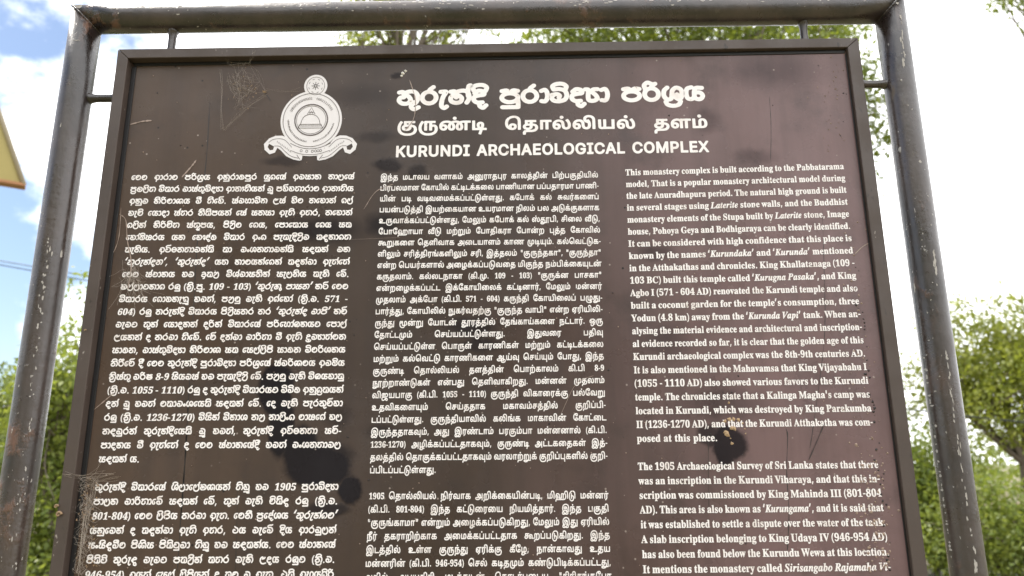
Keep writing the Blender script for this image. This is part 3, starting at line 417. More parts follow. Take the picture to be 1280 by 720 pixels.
-7,-8,-8,-6,-14,-6,-28,-2,-20,3,-14,7,-10,9,-8,14,-4,20,1,25,6,19,14,28,-4,5,-14,7,-4,-3,-12,-20,-10,-28,-2,-31,5,-28,12,-22,19,-16,23,-9,5147,1108,3,76,49,-60,26,2,19,5,17,9,14,12,76,0,5,3,0,123,-2,6,-17,0,-5,-3,-1,-107,-43,0,-1,3,16,9,7,8,
6,14,2,14,-1,20,-5,16,-9,19,-11,15,-3,0,-14,-9,-3,-5,15,-22,6,-23,-1,-23,-5,-8,-6,-2,-12,2,-5,6,-2,8,-4,40,-7,14,-10,9,-16,6,-20,1,-20,-6,-14,-10,-7,-9,-5,-11,-4,-22,3,-26,11,-16,11,-7,14,-3,17,5,11,10,4,11,1,12,-2,11,-4,8,-8,7,-8,4,-23,0,
5,9,7,6,8,4,11,1,12,-3,7,-8,3,-11,3,-31,3,-11,9,-13,11,-7,-3,-6,-84,0,-8,-1,-9,-4,-4,-6,-1,-8,1,-9,5,-8,16,-10,5,44,-38,-11,2,-7,4,61,0,-18,-5,9,38,15,-6,6,-3,11,1,3,5,3,12,1,6,-7,0,-11,-6,-6,5098,1129,3,71,28,-4,16,-3,14,3,
9,6,8,11,2,19,-3,12,-5,7,-8,7,-8,2,-21,0,5,9,7,6,9,4,8,1,8,-1,9,-4,8,-12,2,-11,0,-50,2,-6,19,-1,3,4,0,67,4,11,7,3,5,-2,4,-6,3,-45,4,-14,6,-9,8,-6,12,-4,14,-1,14,4,8,5,6,8,7,20,0,28,-9,25,-15,24,-6,0,-14,-10,
0,-6,9,-11,7,-14,4,-22,-1,-14,-3,-9,-5,-4,-8,-1,-8,3,-6,8,-3,50,-5,11,-9,9,-11,5,-14,0,-11,-5,-9,-8,-14,9,-14,4,-16,-1,-17,-4,-13,-9,-9,-11,-6,-14,-3,-17,1,-16,3,-14,7,-12,9,39,15,-7,6,-3,11,1,3,6,3,11,1,6,-7,0,-11,-6,-6,12,103,114,6,-2,
8,1,8,8,1,12,-3,6,-6,4,-11,1,-6,-3,-4,-5,-2,-6,1,-8,5123,1275,4,64,52,-60,23,1,19,5,17,9,14,13,48,0,4,3,1,107,20,-1,1,-106,4,-3,17,1,2,5,0,103,26,1,3,2,1,6,-1,12,-6,2,-89,0,-3,-6,0,-101,-1,-3,-16,0,2,28,-3,12,-4,9,-14,14,
-12,5,-14,3,-1,2,1,15,26,0,4,2,1,14,-2,6,-90,0,-6,-1,-1,-5,0,-36,-15,-14,-4,-14,1,-14,8,-12,11,-7,20,-5,25,5,10,7,6,9,6,26,14,-7,5,-5,3,-9,0,-16,-2,-9,-3,-3,-87,0,-10,-2,-6,-6,-3,-8,0,-9,4,-8,4,-5,17,-9,5,47,-38,-14,2,-7,4,62,
0,-16,-5,10,41,15,-12,6,-1,9,4,5,15,4,16,1,3,-2,-1,-11,-4,-8,-9,-3,5,47,62,0,16,19,-1,0,-14,-3,-2,5020,646,3,27,27,-4,21,-3,23,5,8,6,6,9,4,11,1,15,28,1,3,2,1,16,-2,2,-27,1,-3,2,0,15,28,0,3,2,0,18,-5,2,-87,0,-6,-3,0,
-39,-15,-14,-3,-9,-1,-11,1,-8,5,-9,8,-7,10,43,15,-9,2,-5,4,-1,9,4,5,14,4,19,0,0,-9,-3,-9,-8,-5,5,48,61,-2,2,0,14,19,1,0,-16,5155,922,5,54,29,-4,15,-3,14,3,9,6,8,11,2,19,-3,12,-5,7,-8,7,-8,2,-21,0,5,9,7,6,9,4,8,1,11,
-2,8,-4,6,-5,4,-9,2,-11,-1,-14,-8,-25,1,-11,2,-3,81,0,2,6,0,98,11,8,4,11,0,11,-5,10,-12,7,-16,3,-20,-3,-14,-7,-9,-10,-6,-14,-1,-14,6,-16,-1,-2,-9,8,-8,5,-22,5,-14,-1,-12,-3,-11,-5,-8,-7,-8,-9,-5,-11,-3,-14,-1,-17,3,-14,4,-11,7,-8,9,39,15,
-7,6,-3,11,1,3,6,3,11,1,6,-7,0,-11,-6,-6,9,111,18,5,17,1,17,-3,14,-5,16,14,-12,20,-7,2,-3,0,-42,9,137,88,-9,6,-4,8,1,12,3,7,6,-13,11,-8,0,-12,-3,-2,6,153,119,-1,6,1,4,9,-3,1,-4,-1,-3,5040,1416,2,96,5,-57,4,-3,17,1,2,5,1,
16,2,3,9,3,165,1,19,2,17,6,11,8,8,8,10,23,2,19,0,17,-3,17,-5,11,-12,14,-16,7,-20,0,-8,-3,-9,-6,-19,10,-12,0,-9,-2,-12,-9,-7,-14,-1,-59,-27,-1,-1,1,5,23,0,17,-5,16,-9,14,-15,10,-17,4,-19,-1,-17,-6,-11,-8,-10,-13,-6,-14,-2,-16,1,-17,5,-14,8,
-11,12,-7,11,-3,17,4,11,8,6,12,1,11,-1,11,-7,14,-7,5,-8,3,-21,0,2,6,7,8,14,5,12,0,11,-4,7,-6,4,-9,2,-11,-1,-14,-8,-25,1,-11,3,-4,74,1,2,6,1,67,3,8,4,3,9,-2,4,-9,1,-67,2,-6,18,-1,4,4,1,64,3,11,6,5,14,0,5,-4,5,
-6,4,-20,-1,-28,-4,-11,-6,-9,-9,-6,-14,-3,-173,-2,-17,-2,-11,-8,-7,-9,-2,-11,9,40,15,-8,6,-3,11,5,6,11,1,6,-3,2,-4,0,-11,-5,-6,5143,1000,2,61,52,-60,22,2,20,6,15,9,13,11,59,0,3,3,1,123,-2,5,-16,1,-6,-3,-1,-104,-2,-3,-22,0,-1,3,7,31,0,34,
-7,22,-5,8,-8,7,-14,6,-14,1,-14,-4,-11,-7,-12,8,-14,3,-14,-3,-11,-8,-6,-11,-2,-14,0,-64,3,-6,16,-1,5,4,1,67,1,8,5,5,8,0,5,-7,2,-73,4,-4,17,1,3,3,0,61,2,9,3,7,9,4,11,-2,8,-6,4,-12,1,-19,-1,-20,-5,-19,-7,-12,-87,0,-8,-3,-7,-8,
-2,-8,2,-9,8,-11,16,-8,5,46,-38,-14,2,-6,4,58,0,-18,-5,5032,771,1,59,5,-57,4,-3,16,1,3,5,0,15,6,6,8,1,39,1,17,3,17,6,14,12,7,12,5,14,2,33,-2,14,-4,14,-5,9,-8,8,-12,6,-17,2,-14,-3,-11,-7,-14,8,-14,2,-14,-3,-10,-8,-5,-8,-3,-14,0,
-67,2,-6,19,-1,3,4,1,67,2,9,5,5,9,-2,4,-9,1,-67,2,-6,18,-1,4,4,1,64,3,11,6,5,5,1,9,-1,9,-7,5,-17,0,-25,-6,-23,-5,-6,-9,-6,-19,-4,-48,-1,-8,-2,-9,-5,-6,-7,-4,-8,-1,-11,5103,1170,4,62,27,-4,10,-2,14,-1,14,3,9,4,11,13,4,11,1,
14,3,2,11,0,2,-2,2,-22,5,-10,7,-7,15,-6,11,1,9,3,6,5,5,7,4,18,-2,11,-5,8,-18,14,7,2,8,0,9,-2,6,-5,4,-6,1,-8,0,-11,-7,-20,1,-11,2,-3,52,-1,3,4,0,14,-3,4,-27,1,4,20,-3,18,-8,14,-14,10,-17,4,-19,-1,-17,-8,-14,-14,-20,0,-3,
2,0,15,28,0,3,2,1,17,-3,3,-90,0,-6,-3,0,-39,-15,-14,-3,-9,-1,-8,1,-11,5,-9,8,-7,10,43,15,-9,2,-5,4,-1,9,4,5,14,4,19,0,0,-9,-3,-9,-8,-5,8,135,15,-4,3,-2,6,1,15,11,-3,4,-6,1,-9,-2,-5,5,48,61,-2,2,0,14,19,1,0,-16,5046,799,
2,51,50,-4,19,-3,17,3,13,8,8,14,1,14,-2,12,-7,11,-10,7,-17,3,-17,-5,-11,-11,-5,-18,-8,18,-1,28,3,14,6,12,8,10,8,7,12,5,14,2,19,-3,7,-5,7,-8,4,-14,2,-17,0,-81,5,-4,14,0,5,4,0,81,-3,28,-4,12,-7,10,-9,9,-12,6,-14,4,-17,1,-14,-2,
-14,-5,-12,-7,-11,-9,-8,-11,-8,-14,-4,-16,-2,-17,1,-17,4,-17,7,-14,10,-11,11,-8,8,67,15,-4,9,0,11,6,7,9,0,6,-7,-1,-14,-5,-5,5134,998,2,57,52,-51,11,-2,17,0,14,2,11,4,11,7,8,9,6,10,6,16,28,4,8,4,8,8,5,8,3,12,1,25,-6,22,-11,16,-11,
6,-14,2,-14,-2,-11,-7,-7,-9,-3,-11,-2,-55,-25,-1,-3,2,-1,79,-4,2,-14,0,-5,-2,-1,-98,2,-3,4,-2,46,-1,-4,-11,-9,-8,-11,-4,-14,-2,-14,3,-10,5,-8,9,-5,11,-3,22,3,26,7,22,12,20,-1,4,-14,8,-3,1,-4,-2,-13,-24,-8,-24,-3,-19,1,-28,6,-20,8,-14,13,-12,11,
136,19,0,51,5,9,9,1,7,-5,5,-11,2,-17,-1,-16,-5,-9,-5,-3,-12,-2,5137,852,1,34,136,-53,14,0,3,0,2,5,0,146,-5,2,-14,0,-4,-2,-1,-79,-3,-2,-45,0,-2,2,-1,79,-5,2,-17,-1,-2,-4,0,-73,-6,-5,-6,-2,-6,2,-3,8,-1,73,-4,2,-17,0,-3,-5,1,-67,2,-14,
6,-11,8,-7,11,-3,17,3,76,-2,0,-42,0,-3,5078,922,2,50,16,-5,14,0,4,3,1,78,3,2,14,0,2,-2,0,-50,4,-6,17,-1,3,4,1,17,7,4,11,0,4,-1,3,-6,-1,-11,-3,-8,-39,-1,-6,-2,-1,-14,4,-6,109,1,2,5,0,92,-1,6,-18,1,-2,0,-3,-4,0,-78,-17,-1,
-3,1,3,11,0,14,-3,8,-5,7,-9,6,-8,3,-24,-2,0,11,1,2,27,1,2,6,0,11,-2,3,-4,1,-90,0,-3,-4,0,-95,1,-3,13,84,113,8,-1,5,1,8,8,1,12,-3,5,-6,5,-5,1,-9,-1,-8,-8,-1,-5,1,-9,4,-5,34,492,2,10,24,85,14,0,4,3,3,59,-4,4,-20,
0,-3,-1,-3,-3,2,-56,1,-3,10,57,85,14,0,4,3,3,56,-1,4,-3,2,-22,0,-4,-3,3,-56,1,-4,5012,713,2,36,28,-4,13,-3,14,2,9,4,8,9,4,10,1,12,-2,11,-4,8,-7,7,-9,4,-22,0,7,9,7,5,11,3,17,1,11,-1,0,-78,6,-4,17,1,1,6,0,75,24,1,
5,2,1,14,-3,6,-79,-1,-20,-5,-17,-11,-8,-10,-5,-13,-3,-14,0,-14,3,-12,4,-10,7,-8,9,39,15,-7,6,-3,11,1,3,6,3,11,1,6,-7,0,-11,-6,-6,5035,762,3,44,48,-60,17,1,14,4,9,6,13,16,25,0,3,0,3,4,0,14,-3,3,-31,1,-5,1,-3,3,3,2,19,2,12,
5,10,11,6,14,2,25,-5,22,-8,15,-14,10,-14,3,-14,-1,-8,-4,-9,-9,-5,-16,-1,-51,-2,-4,-27,1,-1,79,-6,3,-14,0,-3,-3,0,-98,3,-4,14,-2,-11,-4,-7,-7,-3,-8,0,-12,5,-10,8,-6,14,-5,14,40,-38,-8,3,-1,6,21,3,3,14,-1,2,-3,3,11,2,3,-2,4,-11,8,-8,
-1,-2,-6,-6,-8,-3,12,90,17,-2,4,1,48,4,9,8,2,9,-4,5,-10,2,-14,-1,-17,-2,-8,-4,-6,-9,-3,5153,998,2,63,105,-60,22,1,20,3,14,7,7,9,4,11,-1,11,-7,10,-10,4,12,4,8,4,8,9,4,8,2,11,1,17,-2,17,-4,12,-8,13,-14,9,-17,2,-17,-4,-9,-10,-6,
-14,-1,-56,-29,0,0,79,-5,3,-17,0,-3,-6,1,-95,5,-4,47,-1,1,-23,2,-4,3,-1,17,0,3,8,8,1,4,-1,-1,-3,-3,-3,-14,-4,-22,-1,-23,1,-19,5,-14,7,-11,12,-6,11,-4,19,2,26,7,19,13,25,-1,3,-14,9,-4,0,-16,-26,-10,-30,-1,-31,3,-14,5,-14,13,-20,21,-14,25,
-8,11,136,18,1,54,4,7,9,1,8,-6,4,-8,2,-17,-1,-17,-3,-8,-5,-4,-11,-3,5145,1117,2,88,28,-4,16,-3,14,3,11,8,6,10,2,10,0,11,-3,9,-5,7,-8,7,-8,2,-21,0,5,9,6,5,15,6,14,-2,6,-3,4,-6,3,-11,4,-37,6,-12,8,-9,11,-5,17,-2,14,4,11,7,
8,12,4,16,0,20,-4,20,-13,29,-6,1,-14,-7,-3,2,-1,8,1,10,5,7,6,3,12,2,11,-1,8,-4,8,-8,3,-9,3,-19,0,-87,3,-4,17,0,3,2,1,5,0,95,-4,19,-8,14,-9,9,-11,6,-14,4,-14,1,-14,-3,-11,-4,-9,-7,-7,-8,-3,-9,-2,-11,1,-11,4,-11,13,-14,20,-9,
2,-3,2,-19,-2,-13,-5,-10,-6,-2,-11,1,-6,7,-2,8,-4,40,-7,14,-9,8,-14,6,-20,2,-17,-3,-14,-8,-9,-8,-7,-13,-4,-12,-2,-17,1,-14,5,-14,8,-11,9,39,15,-7,6,-3,11,1,3,6,3,11,1,6,-7,0,-11,-6,-6,5125,934,2,57,47,-60,22,2,17,4,17,9,14,13,50,0,4,
3,1,123,-2,5,-17,1,-6,-3,0,-104,-2,-3,-17,0,3,17,1,20,-3,17,-7,11,-8,7,-9,4,-11,1,-14,-2,-1,1,1,12,25,0,4,2,1,14,-2,5,-3,1,-89,0,-5,-3,-1,-95,3,-6,17,-1,5,4,0,79,20,-1,0,-75,3,-6,17,-1,4,4,1,42,9,4,8,-1,6,-3,3,-9,0,
-25,-4,-14,-2,-3,-79,0,-10,-2,-6,-6,-3,-8,0,-9,4,-8,4,-6,14,-8,5,44,-38,-11,2,-7,4,55,0,-18,-5,5013,713,2,40,63,-38,4,-3,2,0,41,39,0,78,4,2,24,1,2,3,0,14,-3,4,-65,0,-22,-2,-11,-4,-12,-6,-8,-8,-7,-9,-5,-11,-2,-14,1,-17,4,-14,6,-10,9,-7,
11,-4,11,-1,14,4,10,9,6,14,-1,17,-4,11,-11,10,-11,3,-17,-1,6,8,11,7,19,3,14,0,3,-2,0,-70,-32,-30,0,-6,8,41,15,-8,5,-4,14,7,4,8,1,8,-5,1,-11,-3,-7,5135,1084,4,40,65,-51,29,-2,14,1,14,4,11,7,9,10,6,11,4,15,28,4,15,9,9,17,2,
28,-6,25,-11,16,-11,6,-17,2,-14,-3,-9,-7,-6,-8,-2,-9,-2,-56,-4,-2,-22,0,-3,2,0,76,-3,4,-19,0,-2,-4,-1,-12,-8,13,-14,6,-17,-2,-14,-9,-9,-16,-4,-22,0,-28,5,-25,8,-19,11,-14,17,-12,16,71,-29,-17,9,-14,16,-7,21,-2,25,1,2,14,-2,14,3,8,7,6,9,2,-64,
4,-2,47,-1,-5,-13,-12,-8,-19,-4,11,155,17,-2,2,0,51,5,9,8,1,8,-5,5,-8,2,-17,-1,-17,-3,-8,-5,-5,8,43,64,-8,2,0,4,4,8,7,3,5,-3,1,-8,-3,-4,5089,852,2,28,28,-4,13,-3,14,3,98,0,2,6,0,92,-2,5,-17,1,-5,-3,0,-78,-3,-2,-45,0,-2,2,
-1,78,-5,3,-17,-1,-2,-5,0,-73,-6,-5,-6,-1,-6,2,-3,7,-1,73,-4,3,-17,0,-3,-6,1,-73,7,-16,12,75,114,11,-2,6,2,5,5,2,6,-1,8,-6,9,-6,2,-8,0,-10,-8,-1,-5,0,-9,5015,871,3,43,53,-57,18,-3,20,3,17,11,17,23,25,0,5,2,0,14,-2,5,-26,1,-14,
2,-9,6,-5,11,0,10,8,-12,6,-5,12,-4,11,-1,14,5,6,5,5,7,4,21,-3,19,-9,15,-17,13,-17,7,-17,3,-19,1,-23,-2,-17,-4,-14,-7,-11,-9,-8,-11,-6,-20,3,-19,4,-9,7,-7,9,-5,14,-5,-8,-16,-1,-20,6,-14,5,-6,37,69,-38,-9,3,-4,6,0,11,7,14,0,3,-14,8,
11,5,9,9,4,14,-1,14,-3,9,-6,6,-18,8,15,5,23,2,19,-1,17,-4,11,-7,7,-9,4,-14,-2,-12,-6,-4,-8,2,-3,11,5,14,-1,3,-15,8,-6,-1,-15,-10,-7,-9,-6,-11,-1,-19,6,-17,17,-17,-14,-16,-8,-3,8,35,29,-6,6,-1,9,10,5,8,-2,3,-6,0,-9,-6,-4,5156,922,2,
50,151,-53,14,0,2,1,2,4,0,143,-2,4,-16,1,-5,-2,-1,-79,-3,-2,-28,0,-2,2,5,23,-2,22,-7,17,-7,8,-8,6,-18,6,-20,1,-16,-5,-17,-10,-12,-17,-5,-23,2,-25,9,-17,11,-9,17,-3,14,3,12,9,5,9,2,11,0,11,-5,11,-5,7,-9,5,-8,2,-18,0,9,12,9,5,14,
2,11,-3,11,-9,6,-15,-1,-22,-8,-20,2,-14,4,-2,56,-1,0,-42,0,-3,8,39,15,-8,7,-2,11,7,5,11,1,6,-6,0,-13,-6,-5,5007,1153,5,57,135,-57,16,-3,28,1,17,5,14,7,11,10,7,13,2,14,-3,14,-6,9,-11,6,-11,3,-16,-1,-1,73,-3,6,-16,0,-5,-3,-1,-62,-11,0,
-2,20,-4,14,-8,13,-11,10,-12,6,-14,4,-14,0,-14,-3,-11,-8,-8,-14,-1,-17,6,-12,17,-12,20,0,15,10,5,9,2,8,3,3,5,-14,1,-14,-3,-3,-87,0,-14,-2,-8,-5,-6,-7,-3,-11,2,-11,5,-9,7,-6,11,-6,14,-3,37,0,14,2,17,6,1,-1,-1,-14,5,-11,9,-8,22,151,-38,-16,
4,-5,5,0,3,2,2,5,0,14,-3,4,3,2,8,2,-8,4,-2,16,0,3,4,0,18,3,3,11,1,8,-4,2,-6,-1,-8,-6,-8,-6,-5,-19,-6,5,157,-8,-9,4,-19,3,11,14,17,0,8,37,-2,-11,6,-1,8,9,1,75,0,-14,-10,-16,-5,-23,-2,8,76,59,-6,7,1,8,8,6,7,0,
3,-8,0,-9,-5,-4,5083,1442,5,73,29,-4,15,-3,14,3,9,6,8,11,2,19,-3,12,-5,7,-14,9,-22,0,6,9,8,6,20,5,19,-2,7,-4,-8,-16,-4,-20,1,-20,7,-14,8,-7,12,-4,14,1,10,5,6,5,4,9,4,19,-4,23,-12,22,17,3,18,-3,-11,-22,-3,-23,3,-19,10,-13,11,-6,
14,-1,11,4,9,7,7,14,1,20,-4,20,-10,16,5,3,20,1,3,-1,0,-3,0,-75,5,-4,17,1,2,6,0,75,26,1,3,5,0,14,-6,3,-58,0,-20,-3,-14,-4,-20,7,-16,2,-20,-2,-20,-8,-16,7,-17,3,-20,-1,-17,-4,-14,-8,-9,-9,-7,-11,-5,-17,-1,-20,4,-16,8,-12,9,39,15,-7,
6,-3,11,1,3,6,3,11,1,6,-7,0,-11,-6,-6,10,111,15,-5,6,-1,11,2,17,4,12,3,-1,6,-11,2,-17,-2,-14,-3,-3,9,181,15,-4,9,-1,14,3,14,5,11,8,-17,2,-16,-4,-14,-3,-1,12,134,114,8,-2,6,1,8,6,2,6,0,8,-7,9,-6,2,-8,0,-10,-8,-1,-6,1,-8,
5126,1248,2,67,47,-60,22,2,17,4,17,9,14,13,53,1,2,5,1,104,19,-1,1,-106,5,-3,17,1,2,5,0,103,26,1,2,2,2,6,-2,12,-5,2,-90,0,-3,-6,0,-101,-2,-3,-17,0,3,17,1,20,-2,14,-5,10,-8,9,-12,6,-11,1,-14,-2,-1,1,1,12,25,0,4,2,1,14,-2,5,
-5,1,-90,0,-3,-6,0,-92,3,-6,17,-1,5,4,0,79,20,-1,0,-75,3,-6,17,-1,4,4,1,42,9,4,8,-1,6,-3,3,-9,0,-25,-4,-14,-2,-3,-79,0,-10,-2,-6,-6,-3,-8,0,-9,4,-8,4,-6,14,-8,5,44,-38,-11,2,-7,4,55,0,-18,-5,5021,903,4,61,33,-57,18,-3,19,3,14,
8,17,18,8,-18,6,-6,9,-4,11,-1,11,1,8,4,7,6,6,14,-1,17,-9,12,-17,8,-19,1,-17,-4,-13,-9,-22,-22,-13,-5,-8,-1,-9,3,-5,6,-3,11,3,14,11,7,14,2,65,3,17,5,14,8,7,9,5,8,3,20,-4,19,-5,9,-7,7,-14,7,-19,2,-14,-4,-11,-9,-20,11,-22,2,-23,
-5,-9,-6,-8,-7,-5,-10,-3,-11,1,-11,4,-11,6,-7,9,-5,11,-2,15,0,-12,-1,-20,-10,-8,-10,-5,-13,0,-17,5,-15,8,-11,9,132,-38,-4,3,-2,6,3,8,3,2,8,-3,4,-7,-1,-6,-3,-2,25,56,28,-1,2,13,9,5,10,1,14,-6,14,2,1,7,-4,4,-8,2,-31,4,-4,17,0,3,
1,2,34,1,6,5,6,9,2,8,-1,7,-5,4,-5,2,-11,-1,-12,-5,-8,-7,-5,-22,-4,10,37,48,-6,4,-2,6,1,8,4,6,11,-4,5,-8,0,-5,-2,-4,-6,-3,5124,703,3,70,5,-57,4,-3,17,1,2,5,0,15,6,6,8,1,37,1,17,3,16,7,13,14,5,11,2,17,-1,14,-5,14,
-8,10,-8,5,-14,3,-14,-2,-3,4,1,8,2,1,25,1,3,4,-1,14,15,4,10,10,2,8,0,11,-5,9,-7,6,-9,3,-14,2,-14,-2,-11,-3,-11,-7,-8,-10,-4,-12,-2,-16,-37,0,-3,-3,-1,-95,2,-5,2,-2,17,0,4,4,0,75,2,4,18,-1,0,-75,1,-5,3,-2,14,0,6,3,0,40,
1,3,4,2,12,2,7,-4,4,-9,1,-11,-4,-17,-11,-9,-17,-4,-45,-1,-8,-2,-9,-5,-6,-7,-3,-8,-2,-11,6,76,101,0,13,6,9,3,-12,7,-9,-5,-2,8,107,118,-3,2,-1,5,1,3,3,1,5,-2,3,-5,-3,-4,5101,734,6,44,27,-4,16,-3,17,2,12,4,10,9,0,-9,3,-3,25,-2,
14,5,8,7,4,7,2,11,-1,11,-3,9,-7,8,-9,5,-28,5,0,15,28,1,4,5,1,14,12,4,9,7,3,8,1,12,-3,8,-7,7,-8,4,-12,3,-16,-1,-12,-3,-11,-6,-9,-10,-5,-11,-3,-19,-33,0,-6,-3,0,-39,-15,-14,-3,-9,-1,-11,1,-8,5,-9,8,-7,10,43,15,-9,2,-5,4,-1,
9,4,5,14,4,19,0,0,-9,-3,-9,-8,-5,7,102,15,-14,3,2,21,14,-1,9,-6,1,-8,-3,-6,5,48,61,-2,2,0,14,19,1,0,-16,6,88,101,-1,13,6,9,3,-12,7,-9,-4,-2,8,118,118,-2,2,-1,5,1,3,2,1,6,-2,2,-5,-2,-4,6102,945,3,99,187,-123,32,1,26,3,28,
8,22,9,18,12,18,16,11,16,10,18,7,25,3,29,-4,28,-9,26,-14,21,-18,16,-22,11,-30,9,0,25,1,2,51,1,4,1,5,4,3,7,0,29,-5,7,-4,2,-183,0,-8,-2,-5,-7,0,-80,-16,-11,-11,-12,-8,-16,-3,-15,0,-14,4,-18,7,-13,11,-12,18,-11,21,-7,26,-2,28,3,26,9,11,
8,10,11,7,10,6,15,5,33,11,-5,11,-7,7,-8,6,-10,4,-14,0,-22,-3,-18,-7,-18,-11,-13,-14,-11,-15,-7,-21,-6,-25,-4,-29,0,-22,2,-21,5,-18,8,-15,10,-14,15,-11,16,-7,18,-5,21,-1,22,1,25,5,25,9,26,10,21,18,29,0,7,-5,6,-29,18,-7,0,-3,-1,-5,-5,-11,-18,-20,
-39,-9,-26,-6,-25,-3,-25,0,-25,2,-25,5,-22,6,-18,10,-22,13,-18,14,-15,14,-12,22,-12,22,-9,18,-5,25,-3,14,162,35,-13,4,-7,7,-1,7,1,7,5,8,11,4,15,3,36,1,1,-1,-2,-22,-3,-7,-7,-7,-15,-5,8,180,125,-3,4,0,21,3,3,29,0,1,-3,0,-21,-1,-3,6140,936,2,
57,187,-123,25,1,29,4,22,6,25,12,18,11,17,16,15,21,9,19,9,32,1,36,-4,29,-11,25,-15,17,-18,11,-21,5,-15,0,-14,-3,-2,3,-1,28,3,3,47,0,8,5,3,7,0,25,-2,7,-6,5,-7,1,-180,0,-5,-2,-4,-4,-1,-3,-1,-11,-3,-2,-5,5,-24,15,-7,2,-4,0,-7,-4,-10,
-16,-15,-28,-10,-23,-8,-25,-5,-25,-2,-22,0,-32,4,-25,6,-22,7,-18,10,-18,12,-16,17,-16,16,-11,18,-9,18,-7,21,-5,22,-3,47,162,-70,-18,4,-15,4,-14,8,-14,10,-11,11,-10,14,-6,15,-5,18,-2,14,-1,22,1,21,4,22,13,36,24,41,3,-2,0,-169,3,-7,5,-4,7,-1,29,0,7,3,
4,6,1,154,2,3,29,0,3,-3,0,-151,4,-8,7,-4,33,0,8,5,3,7,0,65,3,3,11,4,14,0,10,-7,5,-14,3,-26,-4,-28,-5,-15,-5,-10,-15,-17,-21,-13,-29,-9,-32,-3,6083,1450,5,114,62,-13,17,-4,14,0,15,3,10,3,18,12,10,11,5,11,6,21,0,29,-7,18,-6,10,-12,12,
-17,9,-18,3,-22,0,-2,2,13,14,14,8,15,5,21,2,29,-2,15,-3,3,-2,-14,-26,-7,-25,-4,-29,0,-18,2,-10,9,-25,5,-8,9,-10,18,-10,11,-3,14,-2,22,3,11,4,11,6,8,9,8,10,8,22,3,29,-3,29,-10,28,-18,29,14,3,18,2,15,-1,15,-4,-1,-3,-14,-26,-9,-28,-3,-29,
3,-29,9,-23,14,-17,11,-7,11,-4,21,-3,15,1,11,3,18,10,12,15,10,21,2,15,1,18,-3,29,-9,28,-14,26,4,2,11,1,32,0,0,-155,4,-6,7,-4,36,1,7,6,1,7,0,148,1,3,45,1,7,2,6,8,-1,32,-5,6,-7,2,-119,0,-39,-5,-33,-10,-14,8,-18,6,-18,4,-22,1,
-21,-1,-18,-3,-36,-15,-33,13,-36,6,-39,-1,-33,-8,-12,-6,-16,-10,-11,-9,-12,-14,-8,-10,-8,-18,-5,-15,-2,-18,0,-36,3,-18,7,-18,7,-12,11,-12,10,-8,16,79,33,-7,4,-6,7,-4,11,-2,11,4,4,11,5,11,1,7,-2,7,-5,3,-7,1,-11,-2,-10,-2,-4,-7,-4,-7,-1,14,223,33,-5,4,
-3,7,-2,25,5,33,5,13,3,2,7,-12,5,-14,3,-14,1,-18,-3,-15,-3,-7,-6,-5,14,367,32,-6,5,-3,7,-2,25,1,18,4,15,6,15,3,0,11,-26,3,-14,0,-18,-2,-15,-3,-7,-5,-4,16,280,221,15,1,11,6,9,11,4,14,-1,14,-6,11,-10,9,-14,5,-15,-1,-11,-6,-9,-10,-5,-15,
1,-14,6,-12,11,-9,6114,717,2,49,157,-107,15,-3,7,2,4,5,25,90,65,1,4,2,4,8,-1,32,-3,4,-8,4,-43,0,-3,3,8,32,3,22,-1,21,-3,18,-10,18,-12,11,-18,9,-18,3,-18,-1,-18,-6,-13,-8,-10,-11,-7,-11,-4,-11,-4,-25,4,-29,13,-33,-4,-2,-36,0,-2,3,-1,155,-4,4,
-7,3,-29,0,-7,-1,-4,-3,-3,-7,-1,-191,2,-7,3,-4,6,-3,124,0,0,-4,-20,-68,0,-7,4,-8,12,169,53,-8,11,-5,13,-4,21,4,18,5,7,8,1,3,0,4,-4,2,-14,-2,-33,-4,-15,6046,807,2,72,107,-13,22,-4,18,0,18,3,18,7,15,11,10,11,7,15,3,11,2,18,-1,14,-3,
14,-5,11,-8,11,-9,9,-11,7,-11,4,-18,4,-14,0,-18,-4,-14,-6,-14,-10,-8,-10,-7,-16,-4,-15,-7,19,-6,29,1,32,6,29,10,22,13,18,19,15,22,10,25,5,25,-1,11,-3,11,-5,14,-13,10,-19,5,-25,3,-29,0,-155,2,-7,3,-4,6,-3,32,0,8,3,4,7,0,166,-2,29,-5,25,-9,
25,-14,22,-21,18,-25,13,-26,6,-36,2,-28,-5,-29,-10,-25,-15,-22,-20,-19,-25,-15,-33,-7,-32,-2,-40,4,-32,10,-29,7,-14,9,-15,20,-21,22,-15,14,-6,16,136,33,-3,3,-4,12,-1,11,1,10,4,7,5,4,9,2,7,0,8,-5,4,-8,1,-10,-2,-12,-3,-7,-8,-5,-7,-2,6025,742,4,54,10,-120,
8,-3,29,1,7,2,5,8,1,32,4,7,7,4,15,2,79,2,36,5,18,5,18,9,15,12,11,12,11,21,6,25,-1,29,-3,11,-6,16,-13,16,-20,15,-25,9,-28,5,-1,25,4,3,50,0,8,5,3,7,0,25,-2,7,-3,4,-9,2,-180,0,-7,-2,-3,-4,-2,-7,0,-76,-19,-14,-11,-14,-6,-18,
-2,-22,6,-22,7,-10,8,-9,18,-12,26,-8,-22,-6,-15,-7,-11,-9,-10,-14,-6,-15,-2,-18,3,-28,21,115,-16,-2,1,13,1,18,8,11,7,10,11,9,12,5,15,3,14,1,19,4,2,14,-4,11,-5,8,-8,5,-15,-1,-18,-6,-14,-9,-11,-15,-7,-18,-5,-29,-3,16,79,35,-11,4,-7,7,-2,11,2,5,
